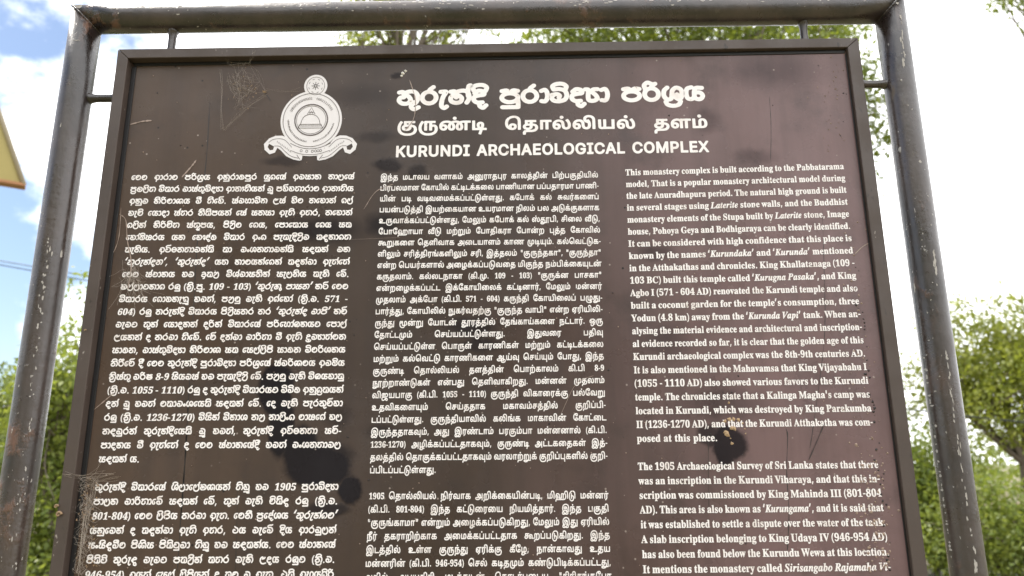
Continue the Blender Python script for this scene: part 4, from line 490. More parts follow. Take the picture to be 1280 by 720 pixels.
4,5,10,5,15,3,36,1,2,-1,0,-7,-2,-15,-3,-7,-4,-6,-8,-4,-10,-2,8,97,125,-2,4,0,21,2,3,29,0,3,-3,0,-21,-3,-3,6041,582,1,32,32,-13,32,1,5,3,3,7,1,151,2,4,36,0,2,-4,0,-147,2,-8,3,-4,7,-3,33,0,7,4,2,3,2,8,0,151,46,0,8,
3,3,4,1,7,0,25,-4,8,-8,3,-183,0,-7,-1,-4,-3,-2,-3,-2,-7,1,-191,3,-7,4,-2,6092,903,3,90,62,-13,17,-4,14,0,15,3,10,3,11,6,11,10,8,10,6,15,4,18,-1,21,-4,15,-10,18,-11,11,-17,9,-18,3,-25,-1,-1,3,8,11,11,10,10,5,15,3,14,0,15,-3,10,
-7,7,-8,6,-22,4,-50,4,-25,10,-22,7,-11,9,-8,11,-7,15,-6,17,-4,18,0,15,3,14,4,11,6,11,9,14,18,9,25,3,25,-1,36,-5,25,-11,29,-13,25,-18,26,-7,5,-7,0,-30,-20,-5,-7,0,-7,1,-4,17,-22,13,-21,6,-18,4,-22,1,-29,-4,-18,-7,-11,-7,-4,-7,-2,-11,1,-7,
2,-4,4,-6,7,-5,18,-3,54,-6,29,-5,12,-7,11,-11,12,-10,8,-15,8,-18,5,-22,2,-21,0,-20,-4,-16,-6,-15,-8,-14,-12,-18,-21,-7,-15,-5,-14,-6,-32,1,-33,5,-25,12,-23,15,-17,16,79,33,-7,4,-6,7,-4,11,-2,11,4,4,11,5,11,1,7,-2,7,-5,3,-7,1,-11,-2,-10,-2,-4,
-7,-4,-7,-1,16,171,221,12,0,14,7,9,11,4,10,-1,15,-6,14,-9,9,-14,5,-15,-1,-12,-6,-10,-10,-4,-15,1,-14,7,-14,11,-8,6145,1125,2,128,62,-13,17,-4,14,0,15,3,10,3,11,6,11,10,8,10,6,15,4,18,-1,21,-4,15,-10,18,-11,11,-17,9,-18,3,-25,-1,-1,3,8,11,11,
10,10,5,15,3,14,0,15,-3,10,-7,7,-8,6,-22,4,-54,6,-25,10,-22,7,-9,10,-9,12,-6,14,-5,14,-3,18,0,18,3,15,6,11,6,11,10,7,10,7,14,5,16,3,18,0,39,-8,40,-13,32,-11,22,-5,7,-4,1,-7,0,-29,-12,-3,2,-2,13,2,18,7,11,14,9,22,3,22,-3,14,
-6,14,-14,8,-18,3,-18,1,-22,0,-169,2,-7,4,-5,8,-2,28,0,9,3,3,4,1,7,-1,194,-3,22,-5,18,-6,14,-10,15,-20,18,-22,12,-28,7,-29,2,-25,-4,-26,-10,-19,-14,-13,-18,-7,-18,-3,-26,2,-25,7,-18,12,-17,14,-12,15,-9,25,-9,3,-2,4,-34,-2,-28,-4,-11,-4,-7,-12,-6,-10,
-1,-8,2,-7,4,-6,8,-5,18,-3,54,-6,29,-8,18,-11,14,-14,11,-15,8,-15,4,-18,3,-21,0,-18,-2,-18,-5,-18,-9,-14,-10,-11,-11,-8,-11,-13,-25,-4,-14,-3,-18,-1,-33,3,-18,3,-14,11,-22,15,-17,11,-6,16,79,33,-7,4,-6,7,-4,11,-2,11,4,4,11,5,11,1,7,-2,7,-5,3,-7,
1,-11,-2,-10,-2,-4,-7,-4,-7,-1,6030,860,1,51,60,-13,22,-4,15,2,14,4,11,-2,176,0,7,1,4,2,3,4,2,7,0,188,-1,7,-3,3,-8,4,-33,0,-7,-3,-2,-4,-1,-7,0,-148,-4,-3,-86,0,-4,0,-1,3,0,148,-1,7,-2,3,-7,4,-32,0,-7,-2,-4,-4,-2,-5,0,-147,-9,-8,
-11,-3,-7,1,-4,2,-3,7,-1,8,-1,137,-1,7,-4,5,-7,2,-33,0,-7,-4,-2,-3,-2,-7,1,-126,2,-26,5,-18,9,-14,12,-11,6034,952,2,75,62,-13,17,-4,14,0,15,3,10,3,11,6,11,10,8,10,6,15,4,18,-1,21,-4,15,-10,18,-11,11,-17,9,-18,3,-25,-1,-1,3,5,7,14,13,
14,7,18,2,18,-1,11,-4,11,-7,10,-10,0,-133,2,-7,2,-3,7,-4,33,0,7,3,3,4,1,7,0,148,1,3,2,1,29,0,2,-4,1,-152,4,-7,7,-3,33,0,6,3,3,4,2,7,0,151,46,1,7,3,3,3,2,8,0,25,-3,7,-9,4,-173,0,-7,-1,-7,-6,-14,6,-15,3,-29,2,
-18,-2,-14,-3,-18,-8,-14,-8,-11,-9,-11,-12,-9,-13,-7,-14,-7,-29,-2,-36,4,-29,5,-14,8,-15,15,-16,11,-7,16,79,33,-7,5,-5,6,-5,11,-2,11,4,4,11,5,11,1,7,-2,7,-5,3,-7,1,-11,-2,-10,-2,-4,-7,-4,-7,-1,6088,770,3,42,32,-13,169,1,18,2,14,4,11,5,11,7,14,
14,10,18,6,21,2,22,-1,29,-5,28,-7,22,-12,19,-11,11,-10,8,-15,6,-15,3,-17,0,-18,-2,-14,-5,-11,-8,-8,-7,-7,-11,-5,-10,-4,-15,-2,-21,0,-87,-3,-3,-47,0,-2,3,0,148,-2,7,-3,5,-7,2,-33,0,-7,-3,-2,-4,-2,-7,1,-191,3,-7,4,-2,16,183,38,-3,3,1,97,4,11,
5,6,7,2,8,0,7,-3,5,-5,6,-9,4,-12,4,-29,-2,-33,-5,-14,-9,-8,-14,-5,16,140,221,14,0,12,4,10,8,7,13,1,15,-5,14,-10,11,-11,5,-15,1,-14,-5,-11,-10,-5,-13,0,-14,5,-14,11,-11,84,647,1,33,28,-3,70,0,3,2,0,6,-2,3,-13,3,-3,2,-1,6,0,104,2,
2,5,0,14,-7,6,-7,6,-19,8,-1,3,4,0,39,-1,3,-2,2,-118,0,-5,-2,0,-42,3,-4,8,1,5,17,8,11,15,5,3,0,1,-2,0,-104,-4,-8,-14,-4,-1,-8,104,584,2,29,8,-3,100,0,4,2,-1,7,-8,4,-1,3,0,51,-4,19,-3,6,-6,5,-9,3,-14,1,-9,-3,-7,-5,-2,
2,-1,45,-3,2,-39,0,-3,-2,0,-6,2,-3,7,-3,1,-5,0,-107,-2,-3,-6,-2,-2,-3,0,-6,3,-2,11,58,7,-8,2,-2,4,-1,54,1,2,4,5,9,3,4,-2,1,-6,1,-53,-1,-5,105,312,2,20,8,-3,44,0,5,2,0,6,-2,3,-5,1,-2,4,0,79,-1,3,-3,1,-40,-1,-1,-9,
7,-3,2,-5,0,-65,-2,-3,-6,-2,-2,-3,0,-6,3,-2,15,23,106,13,-1,6,4,4,5,2,6,0,8,-4,7,-6,4,-5,2,-9,0,-6,-4,-5,-6,-1,-6,0,-8,4,-6,115,446,1,44,7,-4,3,-2,6,0,5,5,17,-5,14,0,11,4,11,10,4,8,2,8,-1,12,-2,8,-11,11,-28,15,-3,
8,3,5,11,1,9,-6,8,-15,8,0,2,3,0,28,-2,4,-5,0,-6,-4,-17,4,-14,-1,-11,-4,-8,-9,-5,-15,0,-8,3,-9,10,-11,28,-16,4,-3,1,-6,-5,-7,-5,-1,-9,1,-11,10,-6,14,-8,2,-2,-2,-1,-3,109,842,3,29,8,-3,154,0,1,8,-1,2,-6,2,-2,4,-1,59,-3,9,-4,
8,-7,6,-14,3,-14,-2,-14,-10,-8,7,-11,5,-14,-1,-14,-7,-6,6,-39,0,-3,-4,1,-6,7,-3,2,-8,0,-62,-2,-3,-6,-2,-2,-3,0,-6,3,-2,11,55,7,-5,2,-3,4,0,54,0,2,5,6,9,2,3,-2,1,-6,0,-56,-1,-4,10,108,7,-5,2,-3,4,0,56,6,6,8,2,3,-2,1,
-6,0,-56,-1,-3,111,518,2,18,34,-4,10,-2,11,0,17,5,14,11,9,17,3,23,-5,19,-11,17,-7,6,-11,4,-20,2,-17,-5,-14,-13,-8,-16,-3,-23,5,-19,12,-17,13,47,7,-4,3,-3,9,-2,36,3,24,3,5,6,2,6,-3,4,-8,2,-42,-1,-14,-3,-8,-5,-4,110,584,2,24,8,-3,100,0,
3,2,0,7,-8,4,-1,3,-1,59,-2,9,-5,8,-11,7,-11,2,-11,-2,-11,-6,-6,6,-41,-1,0,-9,7,-3,2,-5,0,-65,-2,-3,-6,-2,-2,-3,0,-6,3,-2,11,58,7,-8,2,-2,4,-1,54,1,2,4,5,9,3,4,-2,1,-6,1,-53,-1,-5,97,529,2,41,16,-4,9,-2,11,1,11,3,9,
5,11,-8,14,-1,11,5,9,7,0,4,-3,5,-3,1,-3,-2,-1,2,-1,56,-4,11,-8,9,-17,5,-22,1,-17,-5,-11,-10,-4,-8,1,-11,3,-6,8,-4,12,1,7,6,2,8,-5,11,1,3,14,1,4,-4,2,-5,0,-14,-3,-3,-31,-12,-11,-8,-6,-7,-2,-12,1,-9,5,-8,8,42,14,-3,10,2,12,
6,6,6,3,3,-1,-1,-25,-8,-5,116,357,1,28,23,-3,13,-3,14,2,11,9,9,14,-1,3,-8,4,-8,-10,-5,0,-1,3,-1,59,1,1,17,2,1,11,-1,3,-3,1,-11,0,-4,1,0,28,0,3,-4,2,-6,-2,-11,-14,-22,-25,1,-8,7,-3,1,-67,4,-9,101,465,2,27,31,-4,16,-2,17,3,
14,10,10,15,-7,7,-14,-11,-6,-2,-8,1,-7,5,-5,8,-2,14,3,2,42,0,2,1,2,3,-2,16,-6,14,-8,10,-14,7,-19,0,-14,-5,-12,-12,-8,-16,-2,-23,4,-19,9,-16,7,39,61,-1,8,3,11,6,5,6,-2,3,-8,0,-14,114,445,1,35,8,-3,53,0,1,5,-1,5,-11,3,-2,3,0,
51,3,5,4,5,3,-1,6,-7,5,-3,9,0,6,4,4,5,2,9,-3,8,-4,5,-8,4,-9,0,-8,-3,-8,-6,-3,0,-1,6,-2,1,-40,-1,-1,-9,7,-3,2,-5,0,-65,-2,-3,-6,-2,-2,-3,0,-6,3,-2,121,464,1,36,4,-42,10,-3,11,1,9,5,7,8,9,19,32,87,5,8,5,3,-1,
9,-33,0,-1,-9,2,-2,6,0,2,-3,-11,-33,-3,2,-11,31,2,3,7,2,0,9,-55,0,-1,-9,8,-4,3,-4,32,-81,-4,-11,-6,-10,-2,1,-3,9,-6,4,-11,1,-8,-5,-3,-9,0,-8,3,-6,99,454,1,34,32,-4,12,-2,17,2,14,7,12,13,1,3,-2,2,-5,4,-14,-9,-6,-1,-8,1,-9,
8,-6,14,-1,28,3,12,5,5,5,2,5,-2,1,-17,4,-5,4,-2,11,-1,9,6,2,8,-2,11,-6,7,-8,5,-20,3,-17,-4,-16,-11,-11,-17,-4,-22,4,-20,10,-16,112,570,2,34,7,-45,54,1,1,5,-1,5,-9,2,-4,4,-1,25,2,2,14,-5,14,1,14,8,9,11,4,11,3,11,-1,26,-7,
19,-13,13,-9,3,-8,1,-11,-1,-11,-8,-3,6,-3,1,-36,0,-3,-4,1,-5,7,-4,2,-7,0,-104,-2,-4,-6,-2,-2,-2,0,-6,3,-3,12,52,14,-5,8,0,45,5,9,9,3,6,-3,3,-9,2,-17,-1,-19,-3,-11,-3,-6,-7,-2,108,314,1,21,8,-3,44,0,5,2,0,6,-2,3,-5,1,-2,4,
0,121,-1,4,-3,1,-36,0,-5,-2,1,-9,6,-2,2,-6,0,-107,-2,-3,-6,-2,-2,-3,0,-6,3,-2,120,492,1,40,3,-3,34,0,1,8,-9,6,11,16,3,-2,8,-14,-6,-3,-2,-3,0,-6,2,-2,51,0,2,2,0,6,-8,7,-26,43,18,23,13,8,0,9,-5,1,-33,-1,-2,-3,2,-6,8,-3,
0,-2,-8,-12,-3,0,-9,14,8,3,1,6,-3,4,-48,0,-4,-1,-1,-9,11,-8,23,-37,-19,-25,-15,-11,0,-6,3,-2,98,554,2,28,13,-7,6,1,11,9,22,-9,11,0,12,3,11,7,8,9,6,11,4,11,1,14,-2,17,-4,11,-8,11,-8,6,-11,4,-11,0,-14,-6,-2,2,0,42,-4,3,-39,0,
-3,-3,0,-6,3,-2,5,-2,2,-4,0,-126,13,49,9,-3,4,-1,5,0,54,3,5,7,3,8,-3,4,-8,2,-14,0,-20,-2,-14,-4,-9,-5,-4,117,575,1,33,25,-4,9,-2,11,0,8,2,11,6,1,-6,2,-2,43,8,0,8,-7,3,-3,6,0,73,-2,3,-42,1,-2,-2,-1,-8,9,-3,2,-5,1,
-56,-5,-6,-7,-2,-5,2,-2,6,-1,72,-3,2,-39,0,-2,-2,-1,-8,8,-3,2,-5,0,-51,2,-14,5,-10,100,568,2,34,42,-6,11,1,8,5,3,-5,3,-1,22,4,17,2,2,2,0,8,-8,3,-1,6,-1,115,0,4,-3,1,-42,0,-3,-1,0,-9,11,-4,2,-3,0,-28,-2,-1,-8,4,-9,1,-8,
-1,-8,-2,-14,-12,-8,-14,-3,-14,-1,-14,2,-11,4,-13,6,-9,8,-8,8,-5,12,47,13,-4,3,-3,8,-1,34,4,17,4,4,6,1,6,-2,4,-6,0,-48,-2,-5,-5,-6,103,504,3,43,20,-42,23,-3,22,2,17,6,12,11,3,9,0,11,-4,11,-5,6,-17,6,-34,1,-4,4,2,3,5,2,17,1,
11,2,14,9,5,8,3,9,0,11,-3,8,10,3,1,11,-2,5,-25,0,-20,4,-14,-1,-11,-3,-8,-4,-11,-12,-4,-14,3,-14,5,-8,11,-9,-11,-8,-6,-9,-1,-11,2,-5,5,-6,-8,-8,-2,-9,1,-5,4,-7,11,32,-29,-5,3,-2,6,4,6,3,0,33,0,6,-1,4,-2,-1,-7,-9,-5,-19,-2,10,
43,41,-3,4,-2,8,0,19,4,12,6,1,3,-1,4,-6,0,-25,-4,-11,80,639,2,30,7,-3,67,0,1,5,-1,6,-11,2,-5,6,0,39,2,3,22,0,17,4,11,6,9,9,6,15,0,14,-4,11,-10,11,-15,8,-16,2,-73,1,-5,-2,1,-9,12,-4,3,-4,1,-6,0,-95,-4,-8,-11,-2,-3,-4,
0,-6,3,-2,12,60,72,-2,3,0,45,2,4,8,1,9,-4,4,-7,2,-11,0,-14,-3,-8,-3,-5,-9,-3,65,667,2,28,0,-3,39,0,2,2,-1,9,-10,2,-4,3,0,6,7,17,40,0,8,-23,-3,-3,-12,-2,-1,-9,2,-2,64,0,4,2,-1,9,-7,3,-7,11,-50,117,-3,3,-6,0,-3,-3,-50,
-123,-5,-5,-8,-3,-1,-9,3,-2,5,42,51,-2,2,13,33,13,-33,-2,-2,118,473,1,24,43,-6,6,0,2,2,32,80,2,5,9,5,0,7,-3,3,-31,0,-2,-2,0,-8,9,-3,1,-3,-13,-33,-13,33,1,4,9,2,-1,8,-5,2,-47,0,-2,-2,-1,-8,9,-6,34,-84,1076,650,1,25,-8,-3,112,0,
3,1,13,41,-2,4,-8,0,-14,-18,-17,-11,-22,-4,-12,1,-3,2,26,101,5,9,14,5,0,9,-68,0,-1,-9,13,-5,1,-9,-27,-98,-4,-6,-12,-2,-2,-3,0,-6,2,-2,1097,517,2,29,4,-3,9,-3,12,1,8,4,8,8,9,-11,11,-2,8,3,12,9,11,15,0,4,-6,4,-3,0,-11,-13,0,3,
20,70,-1,3,-2,2,-22,0,-3,-3,-11,4,-9,0,-17,-7,-14,-12,-14,-23,-8,-25,0,-12,3,-8,3,-6,12,27,16,-4,3,0,6,6,25,12,22,6,6,6,2,2,-5,0,-8,-7,-25,-11,-20,-4,-4,1116,292,1,29,-1,-3,10,-3,14,4,12,10,11,17,-1,3,-5,3,-3,0,-11,-13,-2,1,16,57,2,
2,12,0,3,3,2,8,-3,4,-8,0,-3,2,6,22,0,3,-3,2,-8,0,-18,-19,-22,-14,1,-8,2,-3,6,0,-17,-62,1,-11,1101,418,2,30,12,-3,15,-3,14,3,14,10,11,15,1,3,-1,2,-8,5,-14,-15,-9,-3,-5,2,-3,3,-1,8,1,7,28,9,9,7,8,8,5,11,0,9,-3,8,-6,
6,-7,3,-9,1,-17,-4,-16,-12,-16,-19,-8,-20,-1,-19,5,-14,6,-7,8,33,50,-2,3,7,17,9,10,5,2,2,-7,-4,-11,-8,-9,1114,405,1,28,-2,-3,22,0,3,2,11,37,15,28,2,3,3,0,6,-4,8,-1,6,2,5,5,1,14,-4,9,-5,3,-9,0,-7,-3,-7,-6,0,6,-2,4,-43,-7,
-1,-3,0,-5,2,-3,5,0,3,-3,-19,-73,-1,-3,3,-2,1105,306,2,21,4,-3,10,-3,14,4,11,10,10,14,0,3,-2,2,-5,3,-12,-13,-1,2,18,70,1,3,-2,3,-41,-5,-3,-3,0,-6,3,-3,6,-1,1,-2,-15,-61,2,-11,13,32,109,7,-2,5,1,7,4,4,5,0,12,-3,5,-5,4,-5,
2,-9,-1,-9,-8,-1,-5,1,-9,119,664,2,34,38,-6,6,1,1,1,21,52,17,-52,3,-2,3,0,2,0,3,2,33,82,3,5,5,3,0,8,-4,2,-26,0,-2,-2,0,-8,8,-3,1,-3,-12,-26,-8,26,1,3,6,3,1,6,-3,4,-48,0,-2,-4,-6,4,-45,0,-2,-2,0,-8,7,-6,32,-84,2,
-2,8,49,48,-11,32,0,3,7,3,2,3,0,-3,8,-4,4,-13,66,676,3,29,7,-3,81,1,20,6,13,12,7,17,-2,17,-9,14,-15,8,-1,3,12,8,5,6,3,8,-1,17,-4,9,-8,7,-12,5,-16,3,-73,1,-6,-2,1,-9,10,-2,5,-3,2,-12,-1,-92,-3,-8,-11,-3,-3,-3,0,-6,3,-2,
13,60,12,-2,4,0,6,0,39,0,3,2,1,11,-1,9,-4,4,-7,2,-14,-1,-14,-4,-9,-10,-5,11,60,79,-2,2,0,42,2,2,8,0,8,-2,3,-6,2,-11,0,-11,-5,-12,-8,-3,102,335,1,42,7,-3,53,0,3,2,0,6,-2,3,-10,1,-2,2,-1,5,-1,62,16,2,1,12,-1,3,-14,1,
-2,1,1,23,1,6,5,3,-2,-15,4,-8,7,-3,5,-1,9,4,4,8,0,9,-4,9,-9,7,-8,2,-14,1,-11,-3,-9,-4,-7,-7,-4,-8,-3,-23,-10,-2,0,-14,10,-3,0,-65,-3,-4,-5,-1,-3,-3,0,-6,3,-2,83,598,1,57,15,-7,6,2,2,5,3,0,25,-6,26,2,16,8,11,12,5,11,
1,14,-1,11,-5,11,-7,9,-9,6,-42,22,-5,5,-2,9,1,5,6,7,8,3,11,-1,9,-4,8,-8,7,-11,4,-12,9,-1,2,2,0,3,0,42,-2,3,-9,-1,-2,-5,-3,0,-25,6,-20,-1,-15,-8,-11,-11,-4,-11,-2,-11,2,-11,4,-12,7,-8,11,-8,36,-20,6,-6,3,-8,-3,-11,-7,-6,-10,-2,
-14,2,-9,6,-6,8,-10,25,-9,1,-3,-3,0,-51,3,-3,73,405,1,24,6,-3,67,0,4,2,-2,9,-13,3,-3,3,-1,8,0,98,4,6,13,2,1,9,-3,2,-70,0,-2,-2,1,-9,13,-3,3,-2,1,-6,0,-98,-2,-5,-2,-3,-13,-3,-1,-9,2,-2,71,773,1,55,57,-4,18,-2,22,1,20,4,
17,6,2,3,1,36,2,5,13,3,0,6,-2,4,-70,0,-1,-4,0,-6,15,-3,3,-3,2,-8,-2,-25,-5,-5,-9,-1,-14,3,-11,10,-7,16,-4,22,1,28,3,17,6,14,5,5,7,5,14,1,14,-5,14,-12,11,-21,3,-2,7,1,2,3,0,44,0,3,-3,3,-9,-1,-5,-8,-34,9,-14,0,-17,-4,
-11,-5,-11,-7,-9,-9,-7,-11,-7,-17,-2,-14,1,-20,5,-19,8,-14,10,-12,12,-8,107,551,1,43,7,-3,48,0,2,2,0,6,-2,3,-6,1,-1,4,-1,20,2,3,18,-25,-8,-6,0,-6,2,-1,50,-1,4,2,-1,9,-6,2,-3,3,-34,48,18,18,16,6,0,10,-2,1,-42,0,-3,-4,0,-6,3,-2,
6,-1,2,-2,-21,-20,-1,76,-3,2,-37,0,-4,-2,1,-9,7,-3,1,-5,0,-107,-2,-4,-6,-1,-2,-3,0,-6,3,-2,1075,652,1,47,-8,-3,62,0,2,2,0,6,-2,3,-9,1,-3,4,9,38,3,5,19,-43,0,-2,-2,-2,-9,-1,-2,-9,2,-2,59,0,2,2,0,6,-2,3,-7,3,-4,4,-29,63,
40,39,8,6,11,5,-1,9,-46,0,-1,-9,9,-4,2,-1,-2,-3,-42,-40,12,40,5,5,9,1,2,2,0,9,-67,0,-1,-9,12,-5,1,-9,-27,-98,-4,-6,-12,-2,-2,-3,0,-6,2,-2,1117,549,1,34,3,-3,12,-3,11,2,9,6,11,11,5,-14,9,-5,14,2,11,8,14,21,-9,5,-8,-10,-3,-2,
0,1,18,70,0,3,-4,1,-25,-1,-10,-31,-7,-17,-12,-19,-10,-9,-3,0,0,3,21,73,-1,3,-3,1,-41,-7,-2,-3,1,-6,8,-3,1,-2,-15,-62,2,-11,1110,549,1,39,-2,-3,22,0,3,2,8,28,10,23,11,17,5,4,5,3,1,-5,-15,-47,-1,-9,1,-8,5,-8,9,-3,12,2,8,6,11,13,
5,10,-8,5,-11,-13,-1,2,16,53,0,11,-4,7,-8,5,-14,-1,-11,-5,-11,-10,2,13,-2,4,-43,-7,-1,-3,0,-5,2,-3,5,0,3,-3,-19,-73,-1,-3,3,-2,1100,515,2,32,5,-3,9,-3,12,1,8,5,8,8,5,-9,4,-3,8,-2,6,1,11,7,14,18,1,5,-7,5,-2,-1,-9,-10,32,120,
-1,4,-45,-6,-1,-9,1,-2,9,-1,1,-2,-7,-28,-3,-1,-14,1,-14,-4,-13,-10,-12,-14,-11,-23,-3,-19,3,-17,3,-6,12,28,16,-4,3,-1,6,6,22,13,25,6,7,6,2,2,-3,0,-9,-7,-25,-10,-19,-5,-7,1107,498,1,41,-3,-3,22,0,3,2,11,37,9,-31,5,-6,8,-4,9,-1,8,3,10,
11,8,14,-1,3,-6,3,-2,0,-8,-12,-4,2,-4,12,-5,28,24,20,13,5,0,9,-2,2,-42,0,-2,-2,0,-9,8,-2,0,-3,-9,-10,-11,-8,20,79,-1,3,-3,1,-42,-6,-2,-3,0,-6,2,-2,9,-1,1,-2,-32,-121,0,-3,3,-2,75,777,1,49,7,-3,67,0,2,5,-2,6,-11,2,-4,6,-1,
37,2,4,36,-46,-14,-3,-2,-9,3,-2,72,0,3,2,-1,9,-10,2,-4,3,-57,70,1,3,32,32,14,7,14,3,0,10,-3,1,-59,0,-2,-2,1,-9,15,-3,1,-2,-6,-9,-34,-34,-2,3,0,37,4,5,13,3,1,6,-2,4,-67,1,-5,-2,1,-9,12,-3,3,-5,1,-6,0,-95,-4,-8,-11,-2,-3,
-4,0,-6,3,-2,67,714,1,47,55,-4,22,-3,23,4,19,10,17,17,0,4,-8,7,-15,-14,-13,-7,-14,-3,-14,1,-11,7,-5,5,-4,9,-5,16,-1,17,1,20,3,17,7,14,4,5,8,5,14,1,14,-4,14,-13,11,-21,3,-2,6,1,2,2,0,3,0,45,-2,3,-7,0,-8,-9,-33,9,-14,0,-17,
-4,-11,-5,-11,-8,-9,-8,-8,-12,-6,-16,-2,-14,0,-20,5,-18,7,-13,12,-14,12,-8,1103,461,3,41,2,-42,19,-3,19,2,17,7,11,10,4,9,1,9,-3,8,-4,6,-12,7,-31,12,3,3,14,0,11,2,17,9,11,14,3,17,9,1,1,2,1,8,0,3,-2,2,-17,0,-17,8,-20,1,-10,-3,-9,
-4,-13,-12,-5,-12,-1,-11,3,-8,7,-11,-10,-9,-3,-8,2,-9,4,-5,-15,-10,-4,-4,-2,-9,2,-8,4,-5,12,21,-31,-12,5,-3,6,1,6,8,7,3,2,11,-3,11,-5,4,-4,0,-5,-5,-6,-7,-3,12,32,41,-3,4,0,5,4,17,7,12,6,3,3,0,2,-4,0,-8,-4,-17,-7,-10,-5,-2,1080,
626,2,28,-8,-3,62,0,2,2,0,6,-2,3,-9,1,-3,4,12,47,39,4,12,5,10,9,8,11,2,14,-1,11,-5,9,-5,5,-10,5,-14,4,-70,0,-1,-9,12,-5,1,-9,-27,-98,-4,-6,-12,-2,-2,-3,0,-6,2,-2,11,59,74,-1,4,13,44,2,2,9,-1,5,-5,2,-7,-1,-14,-2,-8,-10,-11,
-8,-3,1115,393,1,40,-10,-3,8,-2,5,4,3,0,14,-4,11,-1,12,3,10,8,7,14,-1,14,-7,14,-18,22,-1,9,4,4,8,-1,6,-6,6,-16,8,-1,2,3,5,31,-1,2,-9,1,-5,-4,-17,4,-11,0,-9,-3,-8,-6,-6,-11,0,-14,6,-14,17,-22,3,-12,-1,-2,-5,-3,-11,3,-5,8,-3,14,
-9,3,-3,-3,-6,-34,68,755,2,24,7,-3,61,0,23,2,19,6,14,10,10,12,6,17,3,25,-2,17,-3,11,-5,11,-9,12,-17,11,-11,4,-17,3,-72,1,-6,-2,1,-9,13,-3,4,-11,-1,-95,-3,-8,-11,-3,-1,-9,16,60,12,-2,10,0,95,2,7,5,2,14,-3,6,-3,7,-9,5,-11,3,-14,1,
-28,-4,-22,-5,-11,-4,-6,-11,-7,-12,-1,89,651,1,37,32,-3,64,0,3,0,2,2,-1,9,-12,2,-4,6,-1,42,36,59,5,7,9,4,1,9,-1,1,-45,1,-3,-2,0,-9,13,-3,2,-2,0,-3,-4,-9,-22,-36,-24,48,1,3,13,2,1,9,-2,2,-68,0,-2,-2,1,-9,7,-3,6,-5,37,-67,0,
-37,-4,-5,-12,-3,-1,-9,2,-2,1086,611,1,29,22,-7,5,1,3,2,98,121,9,7,8,3,0,10,-42,1,-4,-2,-1,-8,11,-4,1,-2,-1,-5,-54,-67,-2,2,0,3,4,64,4,6,8,1,3,2,-1,8,-4,2,-59,0,-2,-2,-1,-8,13,-6,4,-8,-5,-118,2,-2,1112,508,2,36,-21,-45,47,0,3,
3,-1,8,-11,3,0,9,5,16,2,2,8,-2,8,0,17,8,17,16,12,21,5,14,1,17,-2,11,-8,10,-8,4,-11,0,-9,-3,-8,-5,0,5,-3,4,-39,-6,-3,-3,0,-6,2,-3,7,0,2,-2,0,-3,-26,-98,-3,-6,-7,-2,-3,-3,0,-6,3,-3,11,29,8,-2,3,0,6,13,42,9,13,8,2,
3,-4,0,-8,-8,-28,-12,-20,-5,-5,87,927,1,49,51,-7,5,0,4,3,33,84,3,-3,28,-81,2,-2,9,0,40,120,5,9,8,5,1,3,-1,7,-36,1,-3,0,-3,-3,0,-5,2,-3,11,-3,1,-6,-17,-53,-3,-4,-20,60,4,4,9,2,1,3,0,5,-2,3,-64,0,-3,-3,0,-5,3,-4,11,-3,
7,-19,-18,-47,-3,3,-20,58,1,6,10,4,0,8,-2,2,-56,0,-3,0,-3,-3,0,-5,2,-3,6,-2,5,-7,42,-123,77,961,1,46,6,-3,45,0,3,2,-2,9,-12,2,-4,6,-1,70,1,6,1,1,40,-94,2,-2,6,0,4,2,41,97,2,-7,-1,-73,-4,-5,-11,-3,-2,-9,4,-2,68,0,1,5,
-1,6,-12,2,-3,6,-1,95,2,12,5,3,9,2,1,9,-4,2,-51,0,-36,-84,-3,-1,-36,84,-53,1,-3,-2,1,-9,13,-3,3,-2,1,-9,0,-95,-4,-8,-13,-3,-1,-9,3,-2,86,654,1,26,65,-7,7,3,48,123,4,6,8,2,3,3,0,6,-3,3,-45,-1,-1,-8,2,-2,14,-4,0,-5,-26,-66,
-27,69,2,4,14,2,0,10,-3,1,-67,0,-3,-3,0,-6,11,-6,5,-8,52,-120,2,-3,106,329,2,26,-4,-42,15,-3,17,2,13,9,7,11,3,17,0,98,-4,4,-39,0,-4,-1,-1,-3,0,-6,11,-3,1,-5,0,-98,-1,-9,-6,-2,3,14,-5,8,-6,3,-6,1,-6,-2,-5,-4,-3,-9,1,-8,6,-9,
16,25,106,8,-1,6,1,7,6,3,5,1,9,-2,5,-4,6,-5,3,-9,2,-5,-1,-6,-4,-4,-6,-2,-5,1,-9,3,-5,39,326,1,10,24,85,14,0,4,3,3,59,-4,4,-20,0,-3,-1,-3,-3,2,-56,1,-3,76,652,1,31,7,-3,112,0,4,2,7,45,0,3,-3,2,-5,0,-3,-2,-10,-20,-13,
-10,-11,-4,-14,-1,-11,1,-2,3,0,104,5,6,14,2,0,10,-3,1,-67,0,-5,-2,1,-9,12,-3,3,-5,1,-6,0,-95,-4,-8,-11,-2,-3,-4,0,-6,3,-2,1109,798,1,52,-5,-3,26,0,2,3,9,31,9,19,11,17,10,7,1,-4,-20,-67,0,-5,3,-1,25,1,14,38,9,20,10,14,6,4,3,
0,-15,-52,-1,-14,3,-8,7,-5,11,0,9,3,11,10,10,14,-2,5,-5,3,-3,-1,-8,-11,-2,1,15,48,1,11,-2,9,-7,7,-14,1,-14,-6,-11,-10,-8,13,-6,3,-8,0,-14,-4,-14,-12,2,13,-2,4,-42,-7,-2,-2,0,-6,2,-3,5,0,3,-3,-19,-72,-1,-3,85,750,1,44,74,-7,17,1,14,
